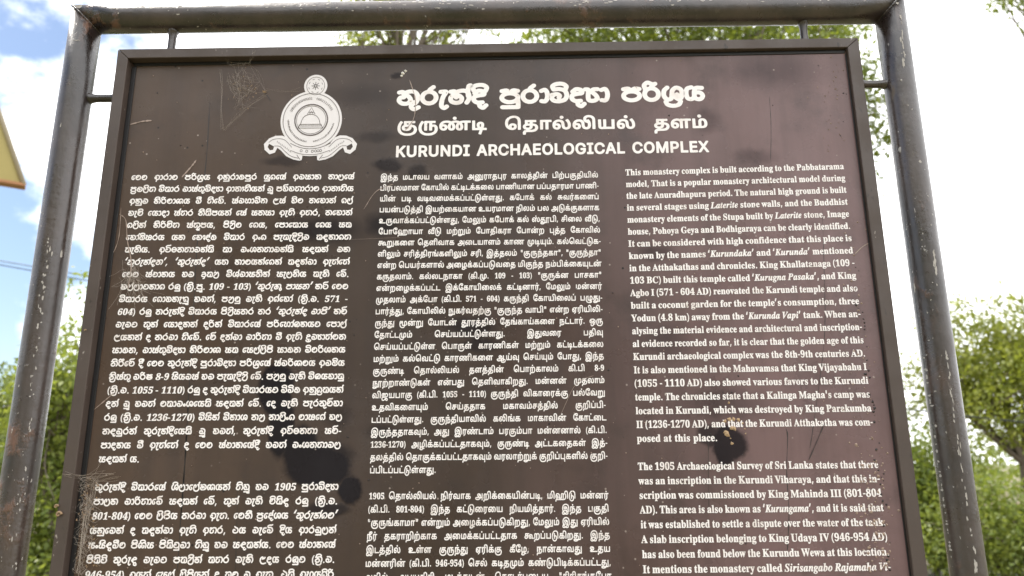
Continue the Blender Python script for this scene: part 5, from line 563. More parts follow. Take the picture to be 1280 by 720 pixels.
5,10,8,8,11,3,8,3,17,1,76,3,5,11,5,0,8,-3,2,-42,0,-3,0,-2,-3,0,-6,2,-2,13,-4,4,-5,0,-81,-3,-12,-6,-8,-11,-6,-11,-2,-8,1,-9,4,-5,9,-3,14,1,81,2,5,14,4,1,5,-1,5,-70,1,-3,-3,0,-6,3,-3,11,-3,3,-5,1,-81,5,-20,8,-12,11,
-8,14,-4,1083,566,1,52,-5,-4,7,-2,9,7,28,-7,19,0,15,5,14,11,6,8,3,12,0,11,-2,11,-10,17,-31,30,-3,6,-1,9,4,7,5,4,9,2,8,-2,6,-4,5,-7,3,-20,9,-1,2,1,1,3,9,39,-1,4,-9,0,-4,-4,-4,-1,-22,6,-17,-1,-14,-4,-13,-11,-5,-9,-3,-8,0,
-11,2,-11,8,-12,32,-33,4,-9,0,-8,-4,-8,-7,-6,-9,-3,-11,2,-8,5,-5,7,-4,23,-2,2,-6,0,-4,-2,1098,497,2,27,7,-3,11,-3,12,0,11,3,11,5,11,8,9,9,8,12,6,13,3,14,1,11,-3,12,-4,7,-9,6,-8,2,-11,-2,-9,-5,14,50,-2,4,-46,-6,-1,-9,2,-2,8,
-1,3,-2,-1,-3,-30,-109,3,-8,12,27,8,-3,3,1,5,13,42,8,14,9,3,3,-3,1,-8,-2,-14,-5,-14,-11,-20,-9,-7,1111,487,2,20,14,-3,16,-3,17,4,17,11,13,16,8,16,3,20,-4,17,-9,11,-9,4,-8,2,-11,0,-9,-2,-17,-10,-15,-16,-10,-23,-2,-19,2,-9,4,-8,8,-8,13,30,
8,-5,3,-1,5,1,14,4,17,11,25,7,9,5,1,4,-1,2,-9,-6,-29,-11,-27,-5,-6,1082,656,2,37,-8,-3,62,0,2,2,0,6,-2,3,-9,1,-3,4,12,48,3,-2,19,-60,3,-2,42,0,2,2,-2,9,-10,3,-5,5,-16,48,0,3,14,5,10,6,11,14,2,8,-1,11,-3,9,-5,6,-11,
7,-17,4,-70,0,-1,-9,12,-5,1,-9,-27,-98,-4,-6,-12,-2,-2,-3,0,-6,2,-2,11,59,77,-1,1,13,44,2,2,10,-1,4,-4,3,-8,-1,-11,-3,-8,-10,-11,-8,-4,1106,282,2,26,-32,-42,11,-3,17,3,11,7,9,12,6,14,6,20,21,81,-3,3,-42,-6,-1,-8,3,-3,7,-1,0,-5,-25,-96,
-3,-5,-3,-2,2,3,-1,8,-4,6,-5,2,-9,0,-4,-2,-3,-6,-1,-8,2,-6,13,33,109,8,-2,5,1,6,4,4,5,1,9,-2,5,-9,8,-11,1,-5,-3,-5,-6,-1,-5,1,-9,1104,549,1,43,-3,-3,22,0,3,2,8,28,9,20,11,18,11,9,2,-2,-1,-3,-16,-53,0,-8,3,-9,6,-4,6,
-1,14,3,12,11,11,17,-1,4,-5,3,-3,0,-8,-12,-3,-2,-1,1,16,50,0,14,-4,8,-8,4,-14,-1,-12,-5,-11,-11,0,3,15,58,-1,3,-3,1,-42,-6,-2,-3,0,-6,2,-2,9,-1,1,-2,-32,-121,0,-3,3,-2,2075,716,1,41,36,-18,39,1,7,3,4,4,4,10,0,87,2,3,19,21,4,
-2,88,-123,9,-4,47,0,7,3,6,5,3,10,-2,8,-110,154,2,4,107,115,3,7,-1,8,-4,7,-4,3,-11,3,-47,0,-8,-3,-6,-5,-101,-109,-3,3,0,97,-2,7,-7,7,-9,3,-40,-1,-7,-3,-4,-3,-3,-10,0,-292,1,-7,2,-4,7,-5,2085,788,1,52,114,-19,22,-3,26,0,25,4,21,7,18,
10,18,14,14,15,11,18,4,11,5,18,2,25,0,191,-3,10,-7,6,-8,2,-39,-1,-8,-3,-6,-7,-1,-7,0,-187,-1,-15,-6,-15,-11,-13,-7,-5,-11,-5,-18,-4,-21,2,-18,7,-7,5,-7,7,-5,7,-4,11,-2,18,0,187,-2,7,-6,7,-10,4,-40,-1,-7,-3,-6,-7,-1,-7,0,-191,1,-21,3,-15,7,
-18,6,-11,11,-14,8,-8,14,-12,14,-9,18,-7,2082,688,2,42,36,-18,39,1,8,3,5,7,2,7,0,90,0,4,3,1,36,0,2,-1,56,-102,7,-7,7,-3,47,1,8,3,6,7,1,7,-2,8,-56,104,15,11,10,11,9,14,5,11,5,14,2,18,0,18,-2,18,-7,22,-12,20,-14,15,-18,12,-15,
6,-14,3,-33,4,-100,0,-9,-3,-7,-7,-2,-11,0,-288,1,-7,2,-4,7,-5,16,93,163,-3,3,0,4,0,68,3,3,43,0,15,-2,13,-5,8,-7,6,-11,1,-18,-2,-14,-4,-7,-4,-5,-11,-5,-11,-3,2078,797,1,38,36,-18,39,1,8,3,6,7,1,7,0,162,0,4,3,4,113,-177,5,-7,5,-2,
7,-2,43,0,7,2,7,6,4,10,0,292,-2,7,-5,6,-4,2,-7,2,-40,-1,-5,-2,-5,-3,-4,-7,0,-170,-1,-3,-3,-3,-116,183,-10,5,-46,1,-8,-2,-7,-5,-3,-10,0,-292,1,-7,2,-4,7,-5,2068,766,2,30,36,-18,104,1,18,2,25,6,25,10,22,15,14,13,15,21,6,12,9,21,7,33,
1,43,-4,32,-8,29,-13,25,-13,17,-10,11,-22,15,-14,8,-15,5,-21,5,-18,2,-108,1,-9,-3,-7,-7,-2,-11,0,-288,1,-7,2,-4,7,-5,21,93,50,-2,1,-1,3,0,184,3,3,43,-1,26,-5,14,-6,11,-9,11,-14,6,-15,5,-18,2,-25,-1,-22,-5,-25,-7,-14,-8,-12,-10,-10,-11,-6,-11,-4,-14,
-3,2073,485,1,42,18,-18,141,0,10,4,6,7,1,7,0,33,-2,7,-2,4,-4,3,-6,3,-36,0,-2,4,0,184,2,2,36,1,8,4,3,4,3,7,0,36,-3,8,-7,7,-7,2,-141,0,-8,-3,-8,-7,-2,-7,0,-32,1,-8,3,-4,4,-4,7,-3,32,0,4,-1,1,-2,-1,-187,-36,-1,-7,-3,-4,
-3,-3,-8,-1,-36,2,-7,6,-7,2065,734,2,28,11,-18,39,0,7,2,4,3,5,6,24,69,3,2,90,0,4,-5,24,-66,5,-7,11,-4,39,0,10,4,6,7,1,7,-1,8,-106,288,-4,7,-7,4,-7,2,-43,0,-8,-3,-7,-7,-107,-295,0,-7,3,-8,7,-5,7,115,133,22,65,3,-7,20,-57,-2,-3,
-3,0,-36,0,2067,774,1,75,120,-18,30,-3,29,2,29,8,21,11,22,17,16,19,12,22,8,28,1,8,-3,7,-3,3,-6,4,-7,1,-40,0,-7,-4,-3,-4,-9,-22,-6,-9,-7,-7,-11,-7,-11,-5,-21,-3,-22,3,-18,8,-14,13,-12,18,-5,14,-4,22,-1,29,2,21,6,18,9,18,12,14,14,10,18,6,
15,1,18,-2,14,-6,11,-7,7,-7,8,-12,7,-19,3,-4,7,-4,44,0,7,3,6,6,2,11,-7,25,-10,21,-13,19,-18,17,-17,11,-22,10,-18,5,-29,3,-29,-3,-26,-8,-21,-10,-11,-7,-20,-19,-16,-21,-12,-25,-8,-29,-4,-33,0,-28,1,-15,7,-32,10,-25,16,-26,12,-14,13,-11,23,-14,14,-6,2072,787,
1,43,36,-18,39,1,8,3,5,7,2,7,0,112,3,3,112,0,2,-3,0,-112,2,-7,5,-7,9,-3,43,0,7,3,3,4,4,10,0,292,-2,7,-5,6,-3,2,-8,2,-39,-1,-7,-2,-7,-7,-2,-7,0,-104,0,-4,-2,-1,-112,0,-3,1,0,108,-2,7,-7,7,-9,3,-40,-1,-7,-3,-4,-3,-3,-10,
0,-292,1,-7,2,-4,7,-5,2069,645,1,41,36,-18,180,0,9,4,5,6,2,8,-1,36,-3,8,-5,4,-7,2,-123,0,-2,1,-1,3,1,58,114,1,7,2,4,4,4,7,1,8,-1,32,-4,9,-8,5,-115,1,-3,3,0,54,3,3,119,0,7,1,8,7,3,11,-1,36,-3,6,-5,4,-9,3,-176,0,
-9,-3,-7,-7,-2,-11,0,-288,1,-7,2,-4,7,-5,2079,809,2,40,120,-18,30,-3,29,2,25,6,26,13,21,17,8,8,14,18,14,29,8,29,4,25,1,18,-2,32,-7,33,-6,14,-9,19,-17,24,-22,20,-18,11,-11,5,-29,8,-14,2,-22,0,-29,-4,-25,-10,-22,-13,-20,-19,-16,-21,-12,-25,-8,-29,-4,-33,
0,-28,1,-15,7,-32,10,-25,16,-26,13,-14,12,-11,23,-14,14,-6,32,136,50,-15,5,-14,10,-10,11,-9,14,-5,14,-4,22,-1,22,1,21,4,18,6,15,9,14,10,11,13,9,11,4,15,3,18,-1,15,-4,17,-10,11,-12,9,-14,7,-18,3,-18,1,-22,-1,-22,-4,-18,-5,-14,-9,-14,-12,-13,-14,-9,-15,
-4,-14,-2,2076,609,1,23,36,-18,172,0,8,3,3,2,5,10,0,39,-5,10,-7,4,-121,1,-1,3,0,238,-2,7,-3,4,-4,3,-6,2,-43,0,-10,-5,-2,-4,-2,-7,0,-292,1,-7,2,-4,7,-5,2071,790,1,89,120,-18,19,-3,15,-1,25,2,25,7,18,7,11,7,18,14,18,21,13,25,7,25,2,
26,-1,39,-3,6,-4,4,-10,3,-112,0,-7,-2,-5,-4,-3,-3,-2,-7,0,-33,1,-7,5,-7,4,-3,7,-2,50,0,4,0,2,-2,-6,-15,-7,-10,-11,-10,-10,-6,-15,-4,-14,-1,-15,1,-10,3,-12,6,-10,7,-10,11,-9,14,-5,14,-4,22,-1,29,2,21,5,18,10,18,12,15,14,9,16,5,17,2,14,
-2,15,-5,9,-6,9,-7,9,-14,9,-19,3,-4,7,-3,47,0,8,4,4,7,1,8,-2,7,-8,25,-10,18,-14,18,-15,13,-18,12,-21,10,-22,5,-29,2,-29,-2,-21,-7,-11,-4,-22,-13,-20,-20,-16,-21,-12,-25,-8,-29,-4,-33,1,-43,6,-29,11,-28,8,-15,13,-17,19,-19,24,-14,14,-6,2077,947,1,47,36,
-18,39,1,7,4,5,6,1,7,0,137,2,4,58,-148,6,-7,8,-3,36,-1,7,2,6,6,59,148,2,-8,0,-130,1,-7,6,-7,9,-3,39,-1,7,2,4,3,4,6,2,7,0,292,-2,7,-4,5,-4,3,-7,2,-54,0,-7,-2,-6,-4,-4,-7,-73,-190,-3,-2,-75,192,-4,7,-8,5,-7,1,-54,-1,-10,
-5,-2,-4,-2,-7,0,-292,1,-7,2,-4,7,-5,2080,683,2,32,36,-18,39,1,8,3,5,7,2,7,0,87,68,2,14,3,18,6,18,10,14,11,9,11,9,14,7,18,4,26,0,21,-4,25,-8,18,-11,18,-12,13,-18,12,-15,6,-14,4,-33,4,-100,0,-9,-3,-7,-7,-2,-11,0,-288,1,-7,2,-4,7,
-5,15,93,155,-3,4,0,79,3,3,51,-1,14,-3,11,-7,5,-6,3,-8,2,-18,-2,-18,-3,-7,-5,-7,-11,-7,-11,-2,2088,726,1,40,12,-18,43,0,9,4,5,6,65,94,4,2,67,-98,5,-5,7,-2,47,-1,7,3,5,5,3,7,-1,11,-97,140,0,4,90,129,3,11,-2,7,-5,6,-3,2,-8,2,
-43,0,-7,-2,-4,-3,-64,-94,-62,89,-7,7,-7,3,-47,-1,-6,-2,-5,-3,-4,-11,3,-11,89,-129,1,-4,-98,-140,-1,-11,3,-7,7,-6)
TAMIL_LINES = (5008,5085,5025,0,5029,5023,5041,5033,5030,0,5036,5034,5041,5018,5088,0,5006,5128,5031,5041,5025,5131,5031,0,5018,5041,5033,5084,5025,5042,5086,0,5028,5042,5091,5028,5102,5025,5042,5030,5042,5092,-1,5028,5042,5031,5028,5033,5029,5041,5027,0,5047,5018,5041,5030,5042,5092,0,5018,5082,5114,5023,5077,5018,5048,5033,0,5028,5041,5024,5042,5030,5041,5027,0,5028,5087,5028,5025,
5041,5031,5029,5041,0,5028,5041,5024,5042,45,-1,5030,5042,5086,0,5028,5114,0,5036,5114,5036,5048,5029,5077,5018,5087,5028,5082,5116,5093,5034,5122,46,0,5018,5047,5028,5041,5077,0,5018,5092,0,5108,5036,5090,5018,5048,5034,5087,-1,5028,5030,5086,5028,5116,5084,5025,5042,0,5008,5030,5091,5048,5018,5030,5041,5027,0,5010,5030,5031,5029,5041,5027,0,5026,5042,5033,5088,
0,5028,5033,0,5006,5116,5077,5102,5018,5034,5041,5018,-1,5010,5140,5036,5041,5077,5018,5087,5028,5082,5116,5093,5034,5122,44,0,5047,5029,5147,5088,0,5018,5047,5028,5041,5077,0,5018,5092,0,5098,5123,5028,5042,44,0,5020,5042,5048,5033,0,5155,5116,44,-1,5047,5028,5041,5047,5040,5041,5030,5041,0,5155,5116,0,5029,5091,5143,5088,0,5047,5028,5041,5025,5042,5018,
5031,5041,0,5047,5028,5041,5086,5032,0,5131,5084,5025,0,5047,5018,5041,5036,5042,5092,-1,5103,5143,5018,5048,5034,0,5046,5025,5034,5042,5036,5041,5018,0,5006,5048,5023,5030,5041,5034,5088,0,5018,5041,5024,0,5134,5114,5137,5088,46,0,5018,5092,5046,5036,5082,5116,5018,45,-1,5034,5042,5147,5088,0,5020,5031,5042,5084,5025,5042,5031,5078,5018,5034,5042,5147,5088,0,
5020,5031,5042,44,0,5008,5084,5025,5033,5088,0,34,5102,5140,5085,5025,5018,5041,34,44,0,34,5102,5140,5085,5025,5041,34,-1,5012,5086,5032,0,5046,5028,5030,5090,5018,5034,5041,5092,0,5006,5048,5035,5077,5018,5087,5028,5116,5036,5048,5025,0,5029,5042,5102,5085,5025,0,5026,5088,5028,5042,5077,5048,5018,5137,5023,5086,-1,5018,5140,5025,5033,5041,5088,46,0,5018,
5092,5033,5023,5026,5041,5018,5041,0,40,5018,5042,46,5134,46,0,49,48,57,0,45,0,49,48,51,41,0,34,5102,5140,5077,5027,0,5028,5041,5020,5018,5041,34,-1,5012,5086,5032,5048,5035,5077,5018,5087,5028,5082,5023,0,5008,5077,5047,5018,5041,5030,5042,5048,5033,5077,0,5018,5082,5114,5027,5041,5090,44,0,5047,5029,5147,5088,0,5029,5086,5027,5090,-1,
5134,5025,5033,5041,5088,0,5006,5077,5047,5028,5041,0,40,5018,5042,46,5028,5042,46,0,53,55,49,0,45,0,54,48,52,41,0,5018,5140,5085,5025,5042,0,5047,5018,5041,5030,5042,5048,5033,5087,0,5028,5153,5122,45,-1,5028,5041,5090,5084,5122,44,0,5047,5018,5041,5030,5042,5145,5092,0,5125,5018,5090,5036,5025,5091,5102,0,34,5102,5140,5085,5025,0,
5036,5041,5028,5042,34,0,5012,5086,5032,0,5013,5031,5042,5030,5042,5145,45,-1,5140,5085,5122,0,5135,5086,5143,0,5047,5030,5041,5023,5086,0,5123,5031,5084,5025,5042,5092,0,5047,5025,5078,5018,5041,5089,5018,5048,5034,0,5026,5082,5023,5041,5090,46,0,5015,5140,-1,5047,5025,5041,5082,5023,5134,5088,0,5046,5020,5089,5030,5087,5028,5082,5116,5093,5034,5122,46,0,
5008,5122,5036,5048,5031,0,5028,5025,5042,5156,-1,5046,5020,5089,5030,5087,5028,5082,5116,5093,5034,0,5046,5028,5041,5140,5093,0,5018,5041,5031,5024,5042,5018,5093,0,5029,5091,5143,5088,0,5018,5082,5114,5023,5077,5018,5048,5033,-1,5029,5091,5143,5088,0,5018,5092,5046,5036,5082,5116,0,5018,5041,5031,5024,5042,5018,5048,5034,0,5007,5089,5156,0,5046,5020,5089,5137,5088,
0,5047,5028,5041,5122,44,0,5008,5085,5025,-1,5102,5140,5083,5114,0,5046,5025,5041,5092,5145,5030,5092,0,5025,5034,5084,5025,5042,5086,0,5046,5028,5041,5091,5018,5041,5033,5088,0,5018,5042,46,5028,5042,0,56,45,57,-1,5126,5091,5032,5041,5083,5116,5018,5093,0,5012,5086,5028,5122,0,5046,5025,5034,5042,5036,5041,5018,5042,5032,5122,46,0,5029,5086,5027,5086,
0,5134,5025,5033,5041,5088,-1,5036,5042,5021,5030,5028,5041,5102,0,40,5018,5042,46,5028,5042,46,0,49,48,53,53,0,45,0,49,49,49,48,41,0,5102,5140,5085,5025,5042,0,5036,5042,5018,5041,5048,5031,5077,5102,0,5028,5092,5047,5036,5143,-1,5010,5025,5036,5042,5018,5048,5034,5137,5088,0,5046,5020,5089,5025,5025,5041,5018,0,5029,5018,5041,5036,5088,
5020,5084,5025,5042,5092,0,5102,5032,5042,5087,5028,5042,45,-1,5023,5087,5028,5082,5116,5093,5034,5122,46,0,5102,5140,5085,5025,5042,5030,5041,5036,5042,5092,0,5018,5145,5078,5018,0,5029,5041,5018,5041,5036,5042,5086,0,5047,5018,5041,5082,5048,5023,-1,5008,5140,5085,5025,5025,5041,5018,5156,5088,44,0,5006,5122,0,5008,5031,5083,5023,5041,5088,0,5028,5031,5102,5088,
5028,5041,0,5029,5086,5027,5027,5041,5092,0,40,5018,5042,46,5028,5042,46,-1,49,50,51,54,45,49,50,55,48,41,0,5006,5035,5042,5077,5018,5087,5028,5082,5023,5025,5041,5018,5156,5088,44,0,5102,5140,5083,5114,0,5006,5082,5023,5018,5048,5025,5018,5093,0,5008,5084,45,-1,5025,5033,5084,5025,5042,5092,0,5046,5025,5041,5102,5077,5018,5087,5028,5082,5023,
5025,5041,5018,5156,5088,0,5036,5031,5033,5041,5091,5143,5077,0,5102,5032,5042,5087,5131,5018,5034,5042,5092,0,5102,5032,5042,45,-1,5087,5028,5042,5023,5087,5028,5082,5116,5093,5034,5122,46,-1,-1,49,57,48,53,0,5046,5025,5041,5092,5145,5030,5092,0,5026,5042,5090,5036,5041,5018,0,5006,5032,5042,5077,5048,5018,5030,5042,5086,5028,5114,44,0,5029,5042,5040,5042,
5116,0,5029,5086,5027,5090,-1,40,5018,5042,46,5028,5042,46,0,56,48,49,45,56,48,52,41,0,5008,5085,5025,0,5018,5082,5116,5048,5031,5048,5030,0,5026,5042,5030,5029,5042,5084,5025,5041,5090,46,0,5008,5085,5025,0,5028,5102,5025,5042,-1,34,5102,5140,5078,5018,5041,5029,5041,34,0,5012,5086,5143,5088,0,5006,5048,5035,5077,5018,5087,5028,5116,5018,
5042,5032,5122,44,0,5047,5029,5147,5088,0,5008,5122,0,5013,5031,5042,5030,5042,5092,-1,5124,5090,0,5025,5018,5031,5041,5032,5042,5091,5018,5041,5018,0,5006,5048,5029,5077,5018,5087,5028,5082,5023,5025,5041,5018,0,5103,5032,5087,5028,5116,5018,5042,5032,5122,46,0,5008,5085,5025,-1,5008,5023,5084,5025,5042,5092,0,5010,5093,5034,0,5102,5140,5085,5122,0,5013,5031,
5042,5077,5102,0,5101,5047,5035,44,0,5026,5041,5086,5018,5041,5036,5122,0,5010,5025,5030,-1,5029,5086,5027,5031,5042,5086,0,40,5018,5042,46,5028,5042,46,0,57,52,54,45,57,53,52,41,0,5046,5020,5092,0,5018,5114,5025,5134,5088,0,5018,5083,5116,5028,5042,5114,5077,5018,5087,5028,5082,5023,5122,44,-1,5006,5025,5042,5092,0,5006,5028,5030,5018,5042,
5031,5042,0,5029,5023,5084,5122,5023,5086,0,5046,5025,5041,5023,5090,5131,5048,5023,5030,0,34,5020,5042,5031,5042,5020,5078,5018,5047,5028,5041,-1)
TAMIL_HEAD = (6102,6140,6083,6114,0,6046,6025,6041,6092,6145,6030,6092,0,6025,6034,6088)
ANCHORS = [[[-53875,188463,-20331,188454],[-53815,186572,-20345,186551],[-53756,184681,-20360,184648],[-53696,182790,-20375,182744],[-53636,180899,-20390,180841],[-53577,179008,-20404,178938],[-53517,177116,-20419,177034],[-53457,175225,-20434,175131],[-53473,173365,-20432,173275],[-53489,171504,-20430,171420],[-53505,169644,-20428,169564],[-53521,167783,-20427,167709],[-53537,165923,-20425,165853],[-53553,164062,-20423,163998],[-53569,162202,-20421,162142],[-53567,160310,-20422,160249],[-53566,158418,-20423,158355],[-53564,156527,-20424,156462],[-53563,154635,-20425,154568],[-53561,152744,-20426,152675],[-53559,150852,-20427,150781],[-53558,148960,-20428,148888],[-53578,147091,-20445,147017],[],[-53617,143353,-20478,143275],[-53613,141478,-20478,141402],[-53609,139602,-20478,139529],[-53605,137727,-20478,137655],[-53602,135851,-20479,135782],[-53598,133976,-20479,133909],[-53594,132100,-20479,132035]],[[-16404,188374,16413,188651],[-16402,186657,16419,186910],[-16399,184940,16425,185168],[-16396,183223,16431,183426],[-16394,181506,16437,181684],[-16391,179790,16443,179943],[-16388,178073,16449,178201],[-16386,176356,16455,176459],[-16388,174631,16442,174756],[-16391,172905,16428,173053],[-16394,171180,16415,171350],[-16397,169455,16401,169647],[-16400,167729,16388,167944],[-16403,166004,16375,166241],[-16406,164279,16361,164537],[-16408,162554,16348,162834],[-16411,160828,16334,161131],[-16414,159103,16321,159428],[-16403,157406,16336,157696],[-16392,155709,16350,155964],[-16380,154013,16365,154232],[-16369,152316,16380,152500],[-16358,150619,16394,150768],[-16347,148922,16409,149036],[-16333,147209,16383,147283],[-16319,145495,16357,145530],[],[-16291,142068,16304,142023],[-16316,140333,16312,140300],[-16342,138599,16319,138578],[-16368,136864,16326,136855],[-16393,135129,16333,135133],[-16419,133395,16340,133410],[-16445,131660,16348,131687]],[[20501,188931,53632,189831],[20496,187060,53618,187935],[20490,185188,53605,186038],[20484,183317,53591,184142],[20478,181445,53578,182246],[20472,179574,53564,180349],[20466,177702,53551,178453],[20461,175831,53537,176557],[20461,173967,53538,174648],[20461,172104,53539,172740],[20461,170241,53540,170831],[20461,168378,53541,168922],[20462,166514,53541,167014],[20462,164651,53542,165105],[20462,162788,53543,163197],[20462,160925,53544,161288],[20469,159022,53534,159354],[20476,157120,53524,157420],[20482,155218,53515,155486],[20489,153315,53505,153552],[20496,151413,53495,151618],[20482,149521,53505,149701],[],[20454,145737,53524,145865],[20463,143833,53541,143969],[20472,141928,53559,142072],[20481,140023,53576,140175],[20490,138118,53594,138278],[20499,136214,53611,136381],[20508,134309,53629,134484],[20517,132404,53646,132587]]]
HEAD_ANCHORS = [[-14336,200617,33415,201245],[-14205,196458,33608,196736],[-14310,192110,33462,192756]]

GLYPH = {}                      # key -> (advance, points in thousandths of an em, triangles)
def triangulate(loops):
    loops = [l for l in loops if len(l) > 2]
    if not loops: return np.zeros((0, 2)), np.zeros((0, 3), int)
    vs, es = [], []
    for lp in loops: k = len(vs); m = len(lp); vs += [Vector((x, y)) for x, y in lp]; es += [(k+i, k+(i+1) % m) for i in range(m)]
    pv, _, pf, *_ = geometry.delaunay_2d_cdt(vs, es, [], 1, 1e-4)
    P = np.array([(v.x, v.y) for v in pv]); T = np.array([f for f in pf if len(f) == 3], int).reshape(-1, 3); C = P[T].mean(1); odd = np.zeros(len(T), int)
    for lp in loops:
        A = np.array(lp, float); B = np.roll(A, -1, 0)
        for (x1, y1), (x2, y2) in zip(A, B):
            if y1 != y2: odd += ((y1 > C[:, 1]) != (y2 > C[:, 1])) & (C[:, 0] < (x2-x1)*(C[:, 1]-y1)/(y2-y1)+x1)
    T = T[odd % 2 == 1]
    if len(T):
        a, b_, c_ = P[T[:, 0]], P[T[:, 1]], P[T[:, 2]]; cr = (b_[:, 0]-a[:, 0])*(c_[:, 1]-a[:, 1])-(b_[:, 1]-a[:, 1])*(c_[:, 0]-a[:, 0])
        T[cr < 0] = T[cr < 0][:, ::-1]; T = T[np.abs(cr) > 1e-6]
    return P, T
i = 0
while i < len(OUTLINES):
    key, adv, nc = OUTLINES[i:i+3]; i += 3; f = 2.5 if 2000 <= key < 3000 or 6000 <= key < 7000 else 5.; loops = []
    for _ in range(nc):
        n = OUTLINES[i]; q = np.cumsum(np.array(OUTLINES[i+1:i+1+2*n]).reshape(-1, 2), 0)*f; i += 1+2*n; loops.append(q.tolist())
    GLYPH[key] = (adv, *triangulate(loops))
